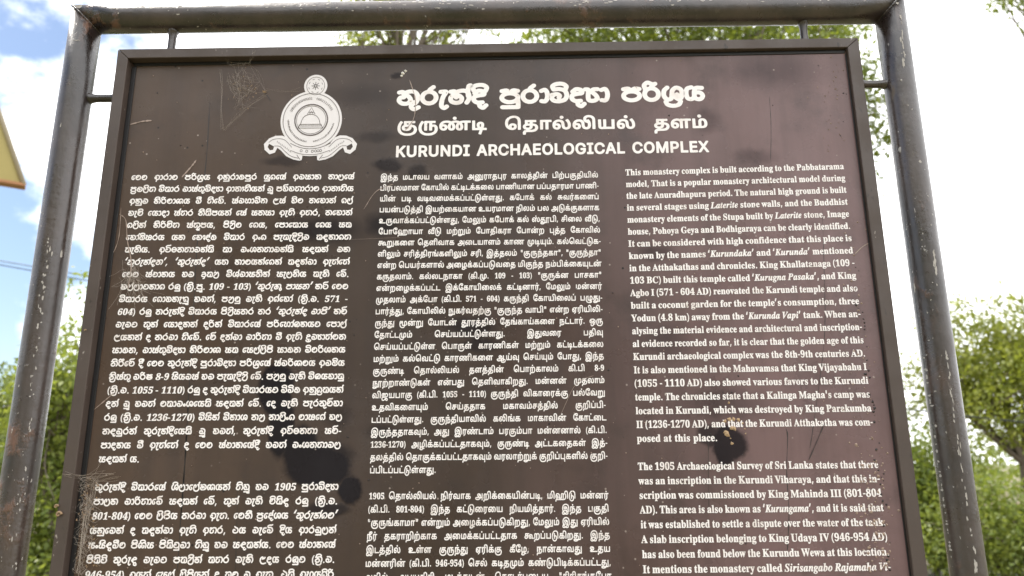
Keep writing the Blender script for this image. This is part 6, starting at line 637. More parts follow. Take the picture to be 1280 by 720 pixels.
# Sinhala stroke glyphs; box: body 0..10, strokes are centre lines
def circ(cx,cy,rx,ry=None,n=12):
    ry=ry or rx
    return [(cx+rx*math.cos(2*math.pi*i/n),cy+ry*math.sin(2*math.pi*i/n)) for i in range(n+1)]
ARCH=[(3.6,7.4),(6,8.8),(9.2,8.8),(11,6.8),(11.2,3.6),(10,1.2)]
G={
'ක':(12.4,[[(1.2,8.4),(3,8.7),(4.2,7.2),(6.4,5.6),(7.4,3.4),(6,1.3),(3,1.2),(1.2,3),(1.8,5),(3.6,5.2)],ARCH]),
'න':(12.4,[[(1.2,8.4),(3.2,8.6),(3,6.8),(1.3,4.6),(1.6,2.2),(4,1.1),(6.6,1.8),(7.2,4.2),(5.6,5.8),(4.2,4.6)],ARCH]),
'ත':(12,[[(1.2,8.4),(3.2,8.6),(2.8,6.6),(1.2,4.4),(1.8,1.8),(4.2,1.1),(6.4,2.6),(6.4,5.2)],ARCH]),
'ර':(10.4,[circ(5,4.8,3.8),[(5,8.6),(5.4,10),(7.2,11.6)]]),
'ද':(8.8,[[(1.8,7.2),(3.8,8.8),(6.4,8.2),(6.8,6.2),(4.4,5.8),(1.6,4.8),(1.4,2.6),(3.2,1.1),(6,1.2)],[(4.4,1),(4.6,-1.2),(6.4,-2.3),(8,-.8)]]),
'ඳ':(10,[[(.9,4.2),(1.9,5.8),(3,4.4),(2,3.2),(1,4.2)],[(3,7.2),(5,8.8),(7.6,8.2),(8,6.2),(5.6,5.8),(3,4.8),(2.8,2.6),(4.6,1.1),(7.2,1.2)],[(5.6,1),(5.8,-1.2),(7.6,-2.3),(9.2,-.8)]]),
'ප':(11.4,[circ(5.6,3.9,4.4,2.9),[(1.3,8.3),(3.9,8.6),(5.6,6.8)],[(9.9,8.3),(7.3,8.6),(5.6,6.8)]]),
'ෂ':(11.4,[circ(5.6,3.9,4.4,2.9),[(1.3,8.3),(3.9,8.6),(5.6,6.8)],[(9.9,8.3),(7.3,8.6),(5.6,6.8)],[(1.6,4),(9.4,4)]]),
'ව':(10.8,[[(1.4,5.3),(4,5.8),(5.5,4.8),(5.2,3.5)],[(2.4,5.4),(1.2,3.8),(2.2,1.7),(5.2,1.1),(8.4,2.2),(9.5,5),(8.4,8),(5.6,9.1),(3,8.9)]]),
'ට':(10.6,[[(4.4,5.4),(2.4,6.2),(1.2,4.6),(1.8,2),(4.8,1.1),(8.2,2.2),(9.3,5),(8,8.2),(5,8.9),(2.4,8.2)]]),
'ච':(10.8,[[(1.2,6.4),(4,6.2),(5.8,5),(5,3.6)],[(4,6.2),(1.6,5),(1.4,2.6),(4,1.1),(7.6,1.5),(9.5,4.4),(8.6,7.8),(5.5,8.9),(2.8,8.5)]]),
'ම':(10.8,[[(4.6,8.9),(7.8,8.2),(9.4,5.2),(8.2,2.1),(5.2,1.1),(2.2,2.2),(1.2,5),(1.9,7.4),(3.6,8.5),(5,7.2),(4.2,5.4),(2.2,5.2)]]),
'බ':(10.8,[[(1.4,8.4),(3.4,8.6),(3.2,6.6),(1.3,4.4),(2.2,1.6),(5.4,1.1),(8.6,2.2),(9.5,5.2),(8.2,8.2),(5.8,8.9)],[(2,5.6),(4.6,5.6),(5.2,3.6)]]),
'ඛ':(11.4,[[(1.4,8.4),(3.4,8.6),(3.2,6.6),(1.3,4.4),(2.2,1.6),(5.8,1.1),(9.2,2.2),(10.2,5.2),(8.8,8.2),(6,8.9)],[(4,3.6),(5,5.6),(7,5.2),(6.6,3.2)]]),
'ය':(11.4,[[(4.2,8.9),(1.8,8),(1.1,5),(1.8,1.9),(3.8,1.2),(5.4,2.6),(5.6,6),(6.6,8.4),(9.8,8.4)],[(5.6,5.4),(8.6,5.4),(10.1,3.4),(9,1.3),(6.8,1.2),(5.4,2.6)]]),
'ස':(11.6,[[(1.1,8.5),(3.2,8.6),(2.8,6.6),(1.2,4),(2,1.5),(4.4,1.2),(5.7,3),(5.7,6),(6.8,8.4),(10,8.4)],[(5.7,5.4),(8.8,5.4),(10.3,3.4),(9.2,1.3),(7,1.2),(5.6,2.4)]]),
'ඝ':(11.8,[[(1.1,8.5),(3.2,8.6),(2.8,6.6),(1.2,4),(2,1.5),(4.4,1.2),(5.7,3),(5.7,6),(6.8,8.6),(9.6,8.4),(10.6,6),(9,5.2)],[(5.7,5.2),(9,5.2),(10.5,3.4),(9.2,1.3),(7,1.2),(5.6,2.4)]]),
'හ':(11,[[(1.2,8.4),(3.2,8.6),(2.8,6.6),(1.2,4.2),(2,1.6),(4.2,1.2),(6.4,2.6),(6.2,5.2)],[(3.4,7.4),(6,8.8),(8.8,8.2),(9.8,5),(9.2,1.3),(4.2,1.2)]]),
'ග':(9.8,[[(4,4.4),(4.2,2.2),(2.6,1.2),(1.2,3),(1.4,6.6),(4,8.8),(6.9,8.4),(8.5,5.6),(8.3,2.6),(6.6,1.2)]]),
'ඟ':(11.8,[[(1,7.6),(2.2,8.6),(3.2,7.4),(2.2,6.2),(1,7.4)],[(6,4.4),(6.2,2.2),(4.6,1.2),(3.2,3),(3.4,6.6),(6,8.8),(8.9,8.4),(10.5,5.6),(10.3,2.6),(8.6,1.2)]]),
'ශ':(12.2,[[(3.2,8.9),(1.5,7),(1.2,3.6),(2.8,1.3),(5,1.6),(5.6,4),(6,7),(8.2,8.8),(10.7,7.4),(11.1,4),(9.8,1.3),(7.8,2.2),(8.4,4.4)]]),
'ල':(10.8,[[(4,5),(4.8,7),(3.4,8.6),(1.6,7),(1.1,4),(1.8,.7),(4.8,-1),(8,-.2),(9.6,3),(8.9,6.8),(7.2,8.8)]]),
'ළ':(10.6,[[(1.6,7.4),(3.4,8.8),(5.2,7.2),(4.4,5),(2,3.4),(1.4,.9),(3.6,-1.2),(7.2,-1),(9.2,2),(9,6.2),(7.6,8.8),(6.2,7.2)]]),
'අ':(10.4,[[(4.2,5),(2.8,6.2),(1.3,5),(1.9,3),(4,2.4),(4.6,.4),(4.2,-2.2)],[(2.8,8),(5.6,8.9),(8.4,7.8),(9.2,4.8),(8,1.8),(5.4,1.2)]]),
'ඉ':(9.8,[[(2,7.8),(4.6,8.9),(7.2,7.6),(6,5.5),(3,5.2),(1.3,3.2),(2.6,1.3),(6,1.1),(8.4,2.8),(8.2,5.2)],[(5.6,1),(6.4,-1.4),(4.2,-2.3)]]),
'උ':(11,[[(4.4,6),(5.8,7.4),(4.4,8.8),(2,7.2),(1.2,3.4),(2.8,.2),(6,-1),(9.8,0)],[(4.4,6),(7.4,6.6),(8.6,8.4)]]),
'එ':(10.4,[[(4.2,5.2),(2.6,6.2),(1.2,4.6),(1.9,2),(5,1.1),(8.2,2.2),(9.1,5),(8,7.8),(5.6,8.9),(3.6,10.4)]]),
'ජ':(10.8,[[(2.4,3),(4.2,4.8),(5.6,3.2),(4.4,1.3),(2,1.8),(1.2,4.6),(2.2,7.6),(5,8.9),(8.2,8.2),(9.5,5.2),(8.8,2.2),(7,1.2)],[(4.2,4.8),(6.6,6)]]),
'ඩ':(10.8,[[(5.2,3.4),(5.6,5.2),(3.4,6.2),(1.3,4.8),(1.9,1.8),(5.2,1.1),(8.8,2.2),(9.5,5),(8.2,8),(5.4,8.8),(3.4,8.2),(1.6,9)]]),
'ධ':(10.6,[[(3.2,6.8),(1.5,5),(1.5,2.4),(4.4,1.1),(8,1.8),(9.3,4.4),(8,7.6),(5.4,8.9),(2.6,8.4)],[(3.2,6.8),(5.6,5.6),(5.4,3.4)]]),
'භ':(12,[[(1.1,8.4),(3,8.6),(2.8,6.6),(1.2,4.2),(2,1.6),(4.6,1.3),(5.8,3.6),(5.9,6.8),(7.8,8.8),(10.4,7.6),(10.8,4),(9.6,1.2),(7.8,1.8)]]),
'ණ':(13.8,[[(3.8,4.4),(4.2,2.2),(2.6,1.2),(1.2,3),(1.4,6.8),(3.6,8.6),(5.6,7.6),(6.2,4),(6.4,1.8),(8.2,1.2),(9.6,2.8),(9.2,4.6)],[(5.8,7),(8.4,8.8),(11.4,8),(12.6,5),(12,1.2)]]),
'ථ':(10.2,[[(4.4,4.8),(2.8,6),(1.2,4.4),(2,1.8),(5,1.1),(8,2.2),(8.9,5),(7.6,7.8),(5,8.4),(3.4,7.6),(2.6,9)]]),
'ඨ':(10.2,[circ(5,5,3.9),[(3.2,5),(6.8,5)]]),
'ඥ':(15,[[(1.2,8.4),(3,8.7),(4.2,7.2),(6.4,5.6),(7.4,3.4),(6,1.3),(3,1.2),(1.2,3),(1.8,5.2),(4.2,5.6),(4.6,3.6)],ARCH,[(10,1.2),(12,-1.6),(13.8,-.4),(12.6,2.6)]]),
}
S={
'ා':(5.2,[(0.9,8),(2.9,8.7),(4.1,6.6),(4.1,3.4),(3,1.3),(1,1.4)]),
'ැ':(5,[(0.9,8.4),(3.8,8.4),(2.4,5.6),(1.5,2.2),(1.4,-.8),(2.8,-2.1),(4.2,-1.2)]),
'ෘ':(4.6,[(0.8,8.2),(3.4,8.2),(2,5.6),(3.6,3.6),(1.6,1.2)]),
'ෟ':(5.4,[(0.9,5.4),(1.6,7.8),(3.8,8.2),(4.4,5.2),(4,1.2),(2.4,3)]),
'Y':(8.4,[(0.6,8.6),(2.2,8.2),(2,4.6),(2.4,1.6),(5,1.1),(7,2.6),(6,5),(4.4,6.6),(4.8,8.4),(7.2,8.6)]),
'e':(7,[(4.2,4.6),(5.2,2.8),(3.6,1.2),(1.6,2.2),(1.2,5.2),(2.8,8),(6,8.4)]),
}
ROUND=set('වටචමබඛඩධ')
HOOKU=set('කගතභශ')
def cluster(base,mods):
    # width and strokes
    st=[];x=0
    if 'e' in mods:
        w,p=S['e'];st.append(p);x=w
    bw,bs=G[base]; st+=[[(a+x,b) for a,b in s] for s in bs]
    cx=x+bw/2
    top=8.9
    rt=x+bw
    if 'R' in mods: st.append([(cx-4,-.4),(cx-3,-2.2),(cx,-3),(cx+3,-2.2),(cx+4,-.2)])
    if 'i' in mods or 'ii' in mods:
        if base in 'ර': c=[(x+1.8,8),(x+1.2,10.6),(x+3,12.4),(x+5,11.6)]
        else: c=[(cx-3,8.8),(cx-3.6,11),(cx-1.4,12.4),(cx+2,12.4),(cx+3.9,10.8),(cx+3.3,8.6)]
        st.append(c)
        if 'ii' in mods: st.append(circ(cx+2.6,11.2,1.3,1.1,8))
    if 'V' in mods:
        if base in ROUND: st.append([(cx-3,8.8),(cx-3.6,11),(cx-1.4,12.4),(cx+2.4,12.5),(cx+3.6,13.2)])
        elif base=='ර': st.append([(x+1.8,8),(x+1.2,10.6),(x+3,12.4),(x+5,11.6)])
        else: st.append([(rt-1.6,5.4),(rt-1.8,8.6),(rt-1.4,11.8),(rt-.5,12.4)])
    if 'u' in mods or 'uu' in mods:
        if base=='ර': st.append([(a+rt,b) for a,b in S['ැ'][1]]);rt+=S['ැ'][0]
        elif base in 'දඳ': st[-1]=[(x+5,1),(x+4.6,-1.8),(x+6.4,-2.8),(x+8.4,-2.4),(x+8.2,-.4)]
        elif base in HOOKU: st.append([(rt-3,2),(rt-4.6,-.8),(rt-3,-2.6),(rt-.6,-1.4)])
        else: st.append([(rt-1.6,3),(rt-1.3,.2),(rt-1.3,-2.1)]);st.append([(rt-1.3,-2.2),(cx,-2.2),(x+1.6,-2.2)])
        if 'uu' in mods and base!='ර': st.append([(cx,-2.2),(cx+1.5,-3.8),(rt-1,-3.8)])
    if 'Y' in mods:
        w,p=S['Y'];st.append([(a+rt-.6,b) for a,b in p]);rt+=w-.6
    for k in 'ාැෘෟ':
        if k in mods:
            w,p=S[k];st.append([(a+rt,b) for a,b in p]);
            rt+=w
            if k=='ා' and 'T' in mods: st.append([(rt-1.5,7.2),(rt-1.2,10),(rt,12)])
    return rt,st
def parse(t):
    out=[];i=0
    while i<len(t):
        c=t[i]
        if c=='ං': out.append(('ං',()));i+=1;continue
        if c=='ආ': out.append(('අ',('ා',)));i+=1;continue
        if c=='ඇ': out.append(('අ',('ැ',)));i+=1;continue
        if c=='ඈ': out.append(('අ',('ැ',)));i+=1;continue
        if c not in G: out.append((c,None));i+=1;continue
        m=[];j=i+1
        while j<len(t):
            d=t[j]
            if t[j:j+3]=='්\u200dර': m.append('R');j+=3;continue
            if t[j:j+3]=='්\u200dය': m.append('Y');j+=3;continue
            mp={'්':['V'],'ි':['i'],'ී':['ii'],'ු':['u'],'ූ':['uu'],'ා':['ා'],'ැ':['ැ'],'ෘ':['ෘ'],'ෙ':['e'],'ේ':['e','V'],'ො':['e','ා'],'ෝ':['e','ා','T'],'ෞ':['e','ෟ']}
            if d in mp: m+=mp[d];j+=1;continue
            break
        out.append((c,tuple(m)));i=j
    return out

EN=[l for l in '''This monastery complex is built according to the Pabbatarama
model, That is a popular monastery architectural model during
the late Anuradhapura period. The natural high ground is built
in several stages using *Laterite* stone walls, and the Buddhist
monastery elements of the Stupa built by *Laterite* stone, Image
house, Pohoya Geya and Bodhigaraya can be clearly identified.
It can be considered with high confidence that this place is
known by the names *‘Kurundaka’* and *‘Kurunda’* mentioned
in the Atthakathas and chronicles. King Khallatanaga (109 -
103 BC) built this temple called *‘Kurugna* *Pasaka’*, and King
Agbo I (571 - 604 AD) renovated the Karundi temple and also
built a coconut garden for the temple’s consumption, three
Yodun (4.8 km) away from the *‘Kurunda* *Vapi’* tank. When an-
alysing the material evidence and architectural and inscription-
al evidence recorded so far, it is clear that the golden age of this
Kurundi archaeological complex was the 8th-9th centuries AD.
It is also mentioned in the Mahavamsa that King Vijayabahu I
(1055 - 1110 AD) also showed various favors to the Kurundi
temple. The chronicles state that a Kalinga Magha's camp was
located in Kurundi, which was destroyed by King Parakumba
II (1236-1270 AD), and that the Kurundi Atthakatha was com-
posed at this place.

The 1905 Archaeological Survey of Sri Lanka states that there
was an inscription in the Kurundi Viharaya, and that this in-
scription was commissioned by King Mahinda III (801-804
AD). This area is also known as *‘Kurungama’*, and it is said that
it was established to settle a dispute over the water of the tank.
A slab inscription belonging to King Udaya IV (946-954 AD)
has also been found below the Kurundu Wewa at this location.
It mentions the monastery called *Sirisangabo* *Rajamaha* *Vi-*'''.split('\n')]
SI=[l for l in '''මෙම ආරාම පරිශ්‍රය අනුරාධපුර යුගයේ අවසාන කාලයේ
ප්‍රචලිත විහාර වාස්තුවිද්‍යා ආකෘතියක් වූ පබ්බතාරාම ආකෘතිය
අනුව නිර්මාණය වී තිබේ. ස්වභාවික උස් බිම කබොක් ගල්
බැමි යොදා ස්තර කිහිපයක් සේ සකසා ඇති අතර, කබොක්
ගලින් නිර්මිත ස්තූපය, පිළිම ගෙය, පොහොය ගෙය සහ
බෝධිඝරය යන බෞද්ධ විහාර අංග පැහැදිළිව හඳුනාගත
හැකිය. අට්ඨකතාවන්හි හා වංශකතාවන්හි සඳහන් වන
*‘කුරුන්දක’,* *‘කුරුන්ද’* යන නාමයන්ගෙන් හඳුන්වා ඇත්තේ
මෙම ස්ථානය බව ඉහළ විශ්වාසකින් සැලකිය හැකි වේ.
ඛල්ලාටනාග රජු (ක්‍රි.පූ. 109 - 103) *‘කුරුඥ* *පාසක’* නම් මෙම
විහාරය ගොඩනැඟූ බවත්, පළමු වැනි අග්බෝ (ක්‍රි.ව. 571 -
604) රජු කරුන්දි විහාරය පිළිසකර කර *‘කුරුන්ද* *වාපි’* නම්
වැවට තුන් යොදුනක් දුරින් විහාරයේ පරිභෝජනයට පොල්
උයනක් ද කරවා තිබේ. මේ දක්වා වාර්තා වී ඇති ද්‍රව්‍යාත්මක
සාධක, වාස්තුවිද්‍යා නිර්මාණ සහ සෙල්ලිපි සාධක විමර්ශනය
කිරීමේ දී මෙම කුරුන්දි පුරාවිද්‍යා පරිශ්‍රයේ ස්වර්ණමය අවධිය
ක්‍රිස්තු වර්ෂ 8-9 සියවස් බව පැහැදිළි වේ. පළමු වැනි විජයබාහු
(ක්‍රි.ව. 1055 - 1110) රජු ද කුරුන්දි විහාරයට විවිධ අනුග්‍රහයන්
දක් වූ බවත් මහාවංශයෙහි සඳහන් වේ. දෙ වැනි පැරකුම්බා
රජු (ක්‍රි.ව. 1236-1270) විසින් විනාශ කළ කාලිංග මාඝගේ බල
කඳවුරක් කුරුන්දියෙහි වූ බවත්, කුරුන්දි අට්ඨකතා සම්-
පාදනය වී ඇත්තේ ද මෙම ස්ථානයේදී බවත් වංශකතාවල
සඳහන් ය.

කුරුන්දි විහාරයේ ශිලාලේඛණයක් තිබූ බව 1905 පුරාවිද්‍යා
පාලන වාර්තාවේ සඳහන් වේ,  තුන් වැනි මිහිඳු රජු (ක්‍රි.ව.
801-804) මෙම ලිපිය කරවා ඇත. මෙකී ප්‍රදේශය *‘කුරුන්ගම’*
යනුවෙන් ද හඳුන්වා ඇති අතර, එය වැවේ දිය ආරවුලක්
සංසිඳුවීම පිණිස පිහිටුවා තිබූ බව සඳහන්ය. මෙම ස්ථානයේ
පිහිටි කුරුඳු වැවට පහළින් හතර වැනි උදය රජුට (ක්‍රි.ව.
946-954) අයත් සෙල් ලිපියක් ද හමු වූ ඇත. එහි අභයගිරි'''.split('\n')]
HS='කුරුන්දි පුරාවිද්‍යා පරිශ්‍රය'
HE='KURUNDI ARCHAEOLOGICAL COMPLEX'

def seg_dist(P, a, b):
    d = b-a; t = np.clip(((P-a)@d)/max((d*d).sum(), 1e-12), 0, 1); return np.hypot(*(P-(a+t[:, None]*d)).T)
def thin_out(P, tol):
    if len(P) < 3: return P
    d = seg_dist(P[1:-1], P[0], P[-1]); k = d.argmax()
    if d[k] < tol: return P[[0, -1]]
    return np.vstack([thin_out(P[:k+2], tol)[:-1], thin_out(P[k+1:], tol)])
def widen(strokes, hw, h, tol):
    sm = [np.array(catmull(s, 6) if len(s) > 2 else s, float) for s in strokes]; A = np.vstack(sm); lo = A.min(0)-hw-2*h; hi = A.max(0)+hw+3*h
    xs, ys = np.arange(lo[0], hi[0], h), np.arange(lo[1], hi[1], h); X, Y = np.meshgrid(xs, ys); P = np.stack([X.ravel(), Y.ravel()], 1); D = np.full(len(P), 1e9)
    for s in sm:
        for a, b in zip(s[:-1], s[1:]): D = np.minimum(D, seg_dist(P, a, b))
    F = (hw-D).reshape(X.shape)+1e-6; I = F > 0
    case = I[:-1, :-1]*1+I[:-1, 1:]*2+I[1:, 1:]*4+I[1:, :-1]*8; nxt = {}
    for j, i in zip(*np.nonzero((case > 0) & (case < 15))):
        j, i = int(j), int(i); B, R_, T, L_ = (0, j, i), (1, j, i+1), (0, j+1, i), (1, j, i)
        for a, b in {1: [(B, L_)], 2: [(R_, B)], 3: [(R_, L_)], 4: [(T, R_)], 6: [(T, B)], 7: [(T, L_)], 8: [(L_, T)], 9: [(B, T)], 11: [(R_, T)], 12: [(L_, R_)], 13: [(B, R_)], 14: [(L_, B)], 5: [(B, L_), (T, R_)], 10: [(R_, B), (L_, T)]}[int(case[j, i])]: nxt[a] = b
    def pt(e):
        k, j, i = e; a = F[j, i]; b = F[j, i+1] if k == 0 else F[j+1, i]; t = a/(a-b); return (xs[i]+h*t, ys[j]) if k == 0 else (xs[i], ys[j]+h*t)
    loops = []
    while nxt:
        e = next(iter(nxt)); lp = []
        while e in nxt: lp.append(pt(e)); e = nxt.pop(e)
        Q = np.array(lp)
        if len(Q) < 5 or abs(np.sum(Q[:, 0]*np.roll(Q[:, 1], -1)-Q[:, 1]*np.roll(Q[:, 0], -1)))*.5 < 20*tol*tol: continue
        k = int(((Q-Q[0])**2).sum(1).argmax()); Q = np.vstack([Q, Q[:1]]); loops.append(np.vstack([thin_out(Q[:k+1], tol)[:-1], thin_out(Q[k:], tol)[:-1]]).tolist())
    return loops
SU = 55.                        # thousandths of an em per stroke unit
def sinhala_glyph(base, mods, head):
    key = (base, mods, head)
    if key not in GLYPH:
        w_, st = (4.8, [circ(2.3, 3, 1.5, 1.5, 10)]) if base == 'ං' else cluster(base, mods)
        hw, h, tol = (73, 12, 2.6) if head else (60, 18, 5)
        GLYPH[key] = (w_*SU+6, *triangulate(widen([[(x*SU, y*SU) for x, y in s] for s in st], hw, h, tol)))
    return key
LATIN_SCALE = .84
def word_glyphs(wd, script, head):
    x = 0; o = []; it = False
    if script == 'T': ks = [(k, 0) for k in wd]
    elif script == 'S':
        sl = 1 if wd[0] == '*' else 0; ks = []
        for b, m in parse(wd.replace('*', '')):
            if b == '\u200d': continue
            ks.append((ord(b) if m is None else sinhala_glyph(b, m, head), sl))
    else:
        ks = []
        for c in wd:
            if c == '*': it = not it; continue
            k = ord(c)+(2000 if head else 1000 if it and c.isalpha() else 0); ks.append((k, 0))
    for k, sl in ks:
        sc_ = LATIN_SCALE if script != 'E' and isinstance(k, int) and k < 128 else 1
        if script == 'S' and isinstance(k, int) and 48 <= k < 58 and not sl: sl = .6
        o.append((k, x, sl, sc_)); x += GLYPH[k][0]*sc_
    return o, x
def set_line(name, words, script, anchor, em, widest, justify=True, head=False, space=None):
    x0, z0, x1, z1 = [v*1e-5 for v in anchor]; W = [word_glyphs(w_, script, head) for w_ in words]; nat = sum(w_[1] for w_ in W)*em/1000; Ln = x1-x0; g_ = len(W)-1; hs = widest
    if space: sp = space; hs = (Ln-sp*g_)/nat
    elif not justify: sp = .30*em*hs
    elif g_ == 0: sp = 0; hs = Ln/nat
    else:
        sp = (Ln-nat*hs)/g_
        if sp < .2*em: hs = (Ln-.2*em*g_)/nat; sp = .2*em
    slope = (z1-z0)/(x1-x0); x = 0; VV, TT, n = [], [], 0
    for gl, wd in W:
        for k, gx, sl, sc_ in gl:
            _, P, T = GLYPH[k]
            if not len(T): continue
            P = P*sc_; y = P[:, 1]*em/1000; px = x+(gx+P[:, 0])*em/1000*hs+.2*sl*y
            VV.append(np.stack([x0+px, np.full(len(px), -.00035), z0+slope*px+y], 1)); TT.append(T+n); n += len(P)
        x += wd*em/1000*hs+sp
    o = link(name, raw_mesh(name, np.vstack(VV), np.vstack(TT)), panel, [M_PRINT]); return o
def split_ids(ids):
    o = [[]]
    for k in ids:
        if k == 0: o.append([])
        else: o[-1].append(k)
    return o
TA, cur = [], []
for k in TAMIL_LINES:
    if k == -1: TA.append(cur); cur = []
    else: cur.append(k)
for col_, (script, rows, em, widest, short) in enumerate((('S', SI, .0156, .98, 22), ('T', TA, .0138, .80, 25), ('E', EN, .0142, .91, 21))):
    for n, row in enumerate(rows):
        if not row: continue
        set_line('text_line', split_ids(row) if script == 'T' else row.split(), script, ANCHORS[col_][n], em, widest, justify=n != short)
set_line('heading_text', HS.split(), 'S', HEAD_ANCHORS[0], .0475, 1, head=True, space=.0183)
set_line('heading_text', split_ids(TAMIL_HEAD), 'T', HEAD_ANCHORS[1], .030, 1, head=True, space=.0268)
set_line('heading_text', HE.split(), 'E', HEAD_ANCHORS[2], .0232, 1, head=True, space=.0098)

# ------------------------------------------------------------------ emblem (local units = 1 pixel of the photograph, y up)
EC = Vector((-.2751, 0, 1.9798)); EX, EZ = .001222, .001335
def epoly(loops, layer):
    loops = [[Vector((x, y, 0)) for x, y in lp] for lp in loops]; P = [v for lp in loops for v in lp]
    T = [tuple(t) for t in geometry.tessellate_polygon(loops)]; o = []
    for a, b_, c_ in T:
        cr = (P[b_].x-P[a].x)*(P[c_].y-P[a].y)-(P[b_].y-P[a].y)*(P[c_].x-P[a].x); o.append((a, b_, c_) if cr > 0 else (a, c_, b_))
    y = -.0003-.00012*layer
    return [Vector((EC.x+v.x*EX, y, EC.z+v.y*EZ)) for v in P], o
def ring(cx, cy, r, n=64, ry=None): return [(cx+r*math.cos(2*math.pi*k/n), cy+(ry or r)*math.sin(2*math.pi*k/n)) for k in range(n)]
def ribbon(pts, w, n=8, smooth=True):
    P = [np.array(p, float) for p in (catmull(pts, n) if smooth and len(pts) > 2 else pts)]; a, b_ = [], []
    for i, p in enumerate(P):
        d = P[min(i+1, len(P)-1)]-P[max(i-1, 0)]; d = d/np.hypot(*d); nn = np.array((-d[1], d[0]))*w/2; a.append(tuple(p+nn)); b_.append(tuple(p-nn))
    return a+b_[::-1]
white, dark = [], []
W_ = lambda loops, l=0: white.append(epoly(loops, l)); D_ = lambda loops, l=3: dark.append(epoly(loops, l))
BC = (1, 2); SC_ = (4, 45)
W_([ring(*BC, 38.5, 72, 36.5)], 0); W_([ring(*SC_, 14.8, 40, 14.4)], 1)
for r, w_ in ((35.6, .7), (21.2, 1.5), (18.6, .5)): D_([ring(*BC, r, 72, r*.945), ring(*BC, r-w_, 72, (r-w_)*.945)[::-1]])
for r, w_ in ((11.6, .55),): D_([ring(*SC_, r, 40), ring(*SC_, r-w_, 40)[::-1]])
for k in range(8):
    a = k*math.pi/4; D_([ribbon([(SC_[0]+1.4*math.cos(a), SC_[1]+1.4*math.sin(a)), (SC_[0]+5.2*math.cos(a), SC_[1]+5.2*math.sin(a))], .8, smooth=False)])
    D_([ribbon([(SC_[0]+8.8*math.cos(a+.2), SC_[1]+8.8*math.sin(a+.2)), (SC_[0]+8.8*math.cos(a+.5), SC_[1]+8.8*math.sin(a+.5))], .6, smooth=False)])
D_([ring(*SC_, 2, 16), ring(*SC_, 1.1, 16)[::-1]])
for pts, sm in (([(-12, -4), (-10.5, 2), (-7, 7), (0, 9), (7, 7), (11, 2), (12.5, -4)], 1), ([(-13, -3.6), (14, -3.6)], 0), ([(-14, -5.6), (15, -5.6)], 0), ([(-15, -8.2), (16, -8.2)], 0),
                ([(-12.8, -3.6), (-15, -8.2)], 0), ([(13.6, -3.6), (16, -8.2)], 0), ([(-4.2, 9.2), (.6, 17.5), (5.4, 9.2)], 0), ([(-2.6, 11.6), (3.8, 11.6)], 0), ([(-1.6, 9.4), (.6, 13), (2.8, 9.4)], 0)):
    D_([ribbon(pts, .65, smooth=bool(sm))])
# the ring's lettering, too small to read in the photograph: short ticks and bowls
er = random.Random(5)
def glyphlet(a, r, h):
    ca, sa = math.cos(a), math.sin(a); P = []
    k = er.choice((0, 1, 2)); sh = [[(-.9, -h/2), (-.9, h/2), (.7, h/3), (.8, -h/2)], [(-.8, 0), (0, h/2), (.8, 0), (0, -h/2), (-.8, 0)], [(-.8, h/2), (.2, h/4), (-.4, -h/2), (.9, -h/3)]][k]
    for x, y in sh: P.append((BC[0]+(r+y)*ca+x*sa, BC[1]+((r+y)*sa-x*ca)*.95))
    D_([ribbon(P, .5, 4, smooth=False)])
for a in np.arange(math.radians(28), math.radians(80), .085): glyphlet(a, 28.5, 3.2)
for a in np.arange(math.radians(92), math.radians(158), .085): glyphlet(a, 28.5, 3.2)
for a in np.arange(math.radians(182), math.radians(262), .075): glyphlet(a, 28.5, 2)
for a in np.arange(math.radians(280), math.radians(352), .075): glyphlet(a, 28.5, 1.6)
# scroll below
for s_ in (-1, 1):
    X = lambda x: 2+s_*x
    arm = [(X(22), -30), (X(30), -20), (X(36), -17.5), (X(44), -17.8), (X(52), -21), (X(58), -28), (X(56.5), -35), (X(50), -40.5), (X(43.5), -38.5), (X(40.8), -32.5), (X(36), -36), (X(29), -43), (X(20), -47), (X(12), -48.5), (X(9.5), -47.5), (X(9), -43)]
    hole = [(X(45), -31), (X(51.5), -27.6), (X(53), -31.5), (X(50), -35.6), (X(46), -35)]
    W_([arm if s_ > 0 else arm[::-1], hole], 2)
    D_([ribbon([(X(23), -32), (X(31), -24), (X(38), -21.5), (X(47), -22.5), (X(52), -26)], .6)], 4)
    D_([ribbon([(X(14), -45.5), (X(23), -43), (X(31), -37), (X(38), -31), (X(45), -30.4)], .6)], 4)
    D_([ribbon([(X(12), -47), (X(16), -41.5)], .7, smooth=False)], 4)
    for q in range(9):
        x = 24+q*2.1; y = -37+q*1.5+er.uniform(-.4, .4); D_([ribbon([(X(x), y-1.1), (X(x+.5), y+1.2), (X(x+1.2), y-.5)], .5, smooth=False)], 4)
band = [(-23, -27), (-17, -30), (-8, -33), (2, -34), (12, -33), (21, -30), (27, -27), (27.5, -36.5), (20, -40.2), (11, -42.4), (2, -43), (-7, -42.4), (-16, -40.2), (-23.5, -36.5)]
W_([band], 3)
D_([ribbon([(-23, -27.2), (-17, -30), (-8, -33), (2, -34), (12, -33), (21, -30), (27, -27.2)], .7)], 5); D_([ribbon([(-22, -36), (-14, -39), (-6, -40.8), (2, -41.2), (10, -40.8), (18, -39), (26, -36)], .6)], 5)
for x in (-9, -2, 5, 9, 12, 15): D_([ring(x, -37.4+abs(x-2)*.09, 1.7, 12), ring(x, -37.4+abs(x-2)*.09, 1.1, 12)[::-1]], 5)
vw, fw = join_geo(white); vd, fd = join_geo(dark)
me = mesh('emblem', vw+vd, fw+[tuple(i+len(vw) for i in f) for f in fd]); me.materials.append(M_EMB); me.materials.append(M_LINE)
me.polygons.foreach_set('material_index', [0]*len(fw)+[1]*len(fd)); link('emblem', me, panel)

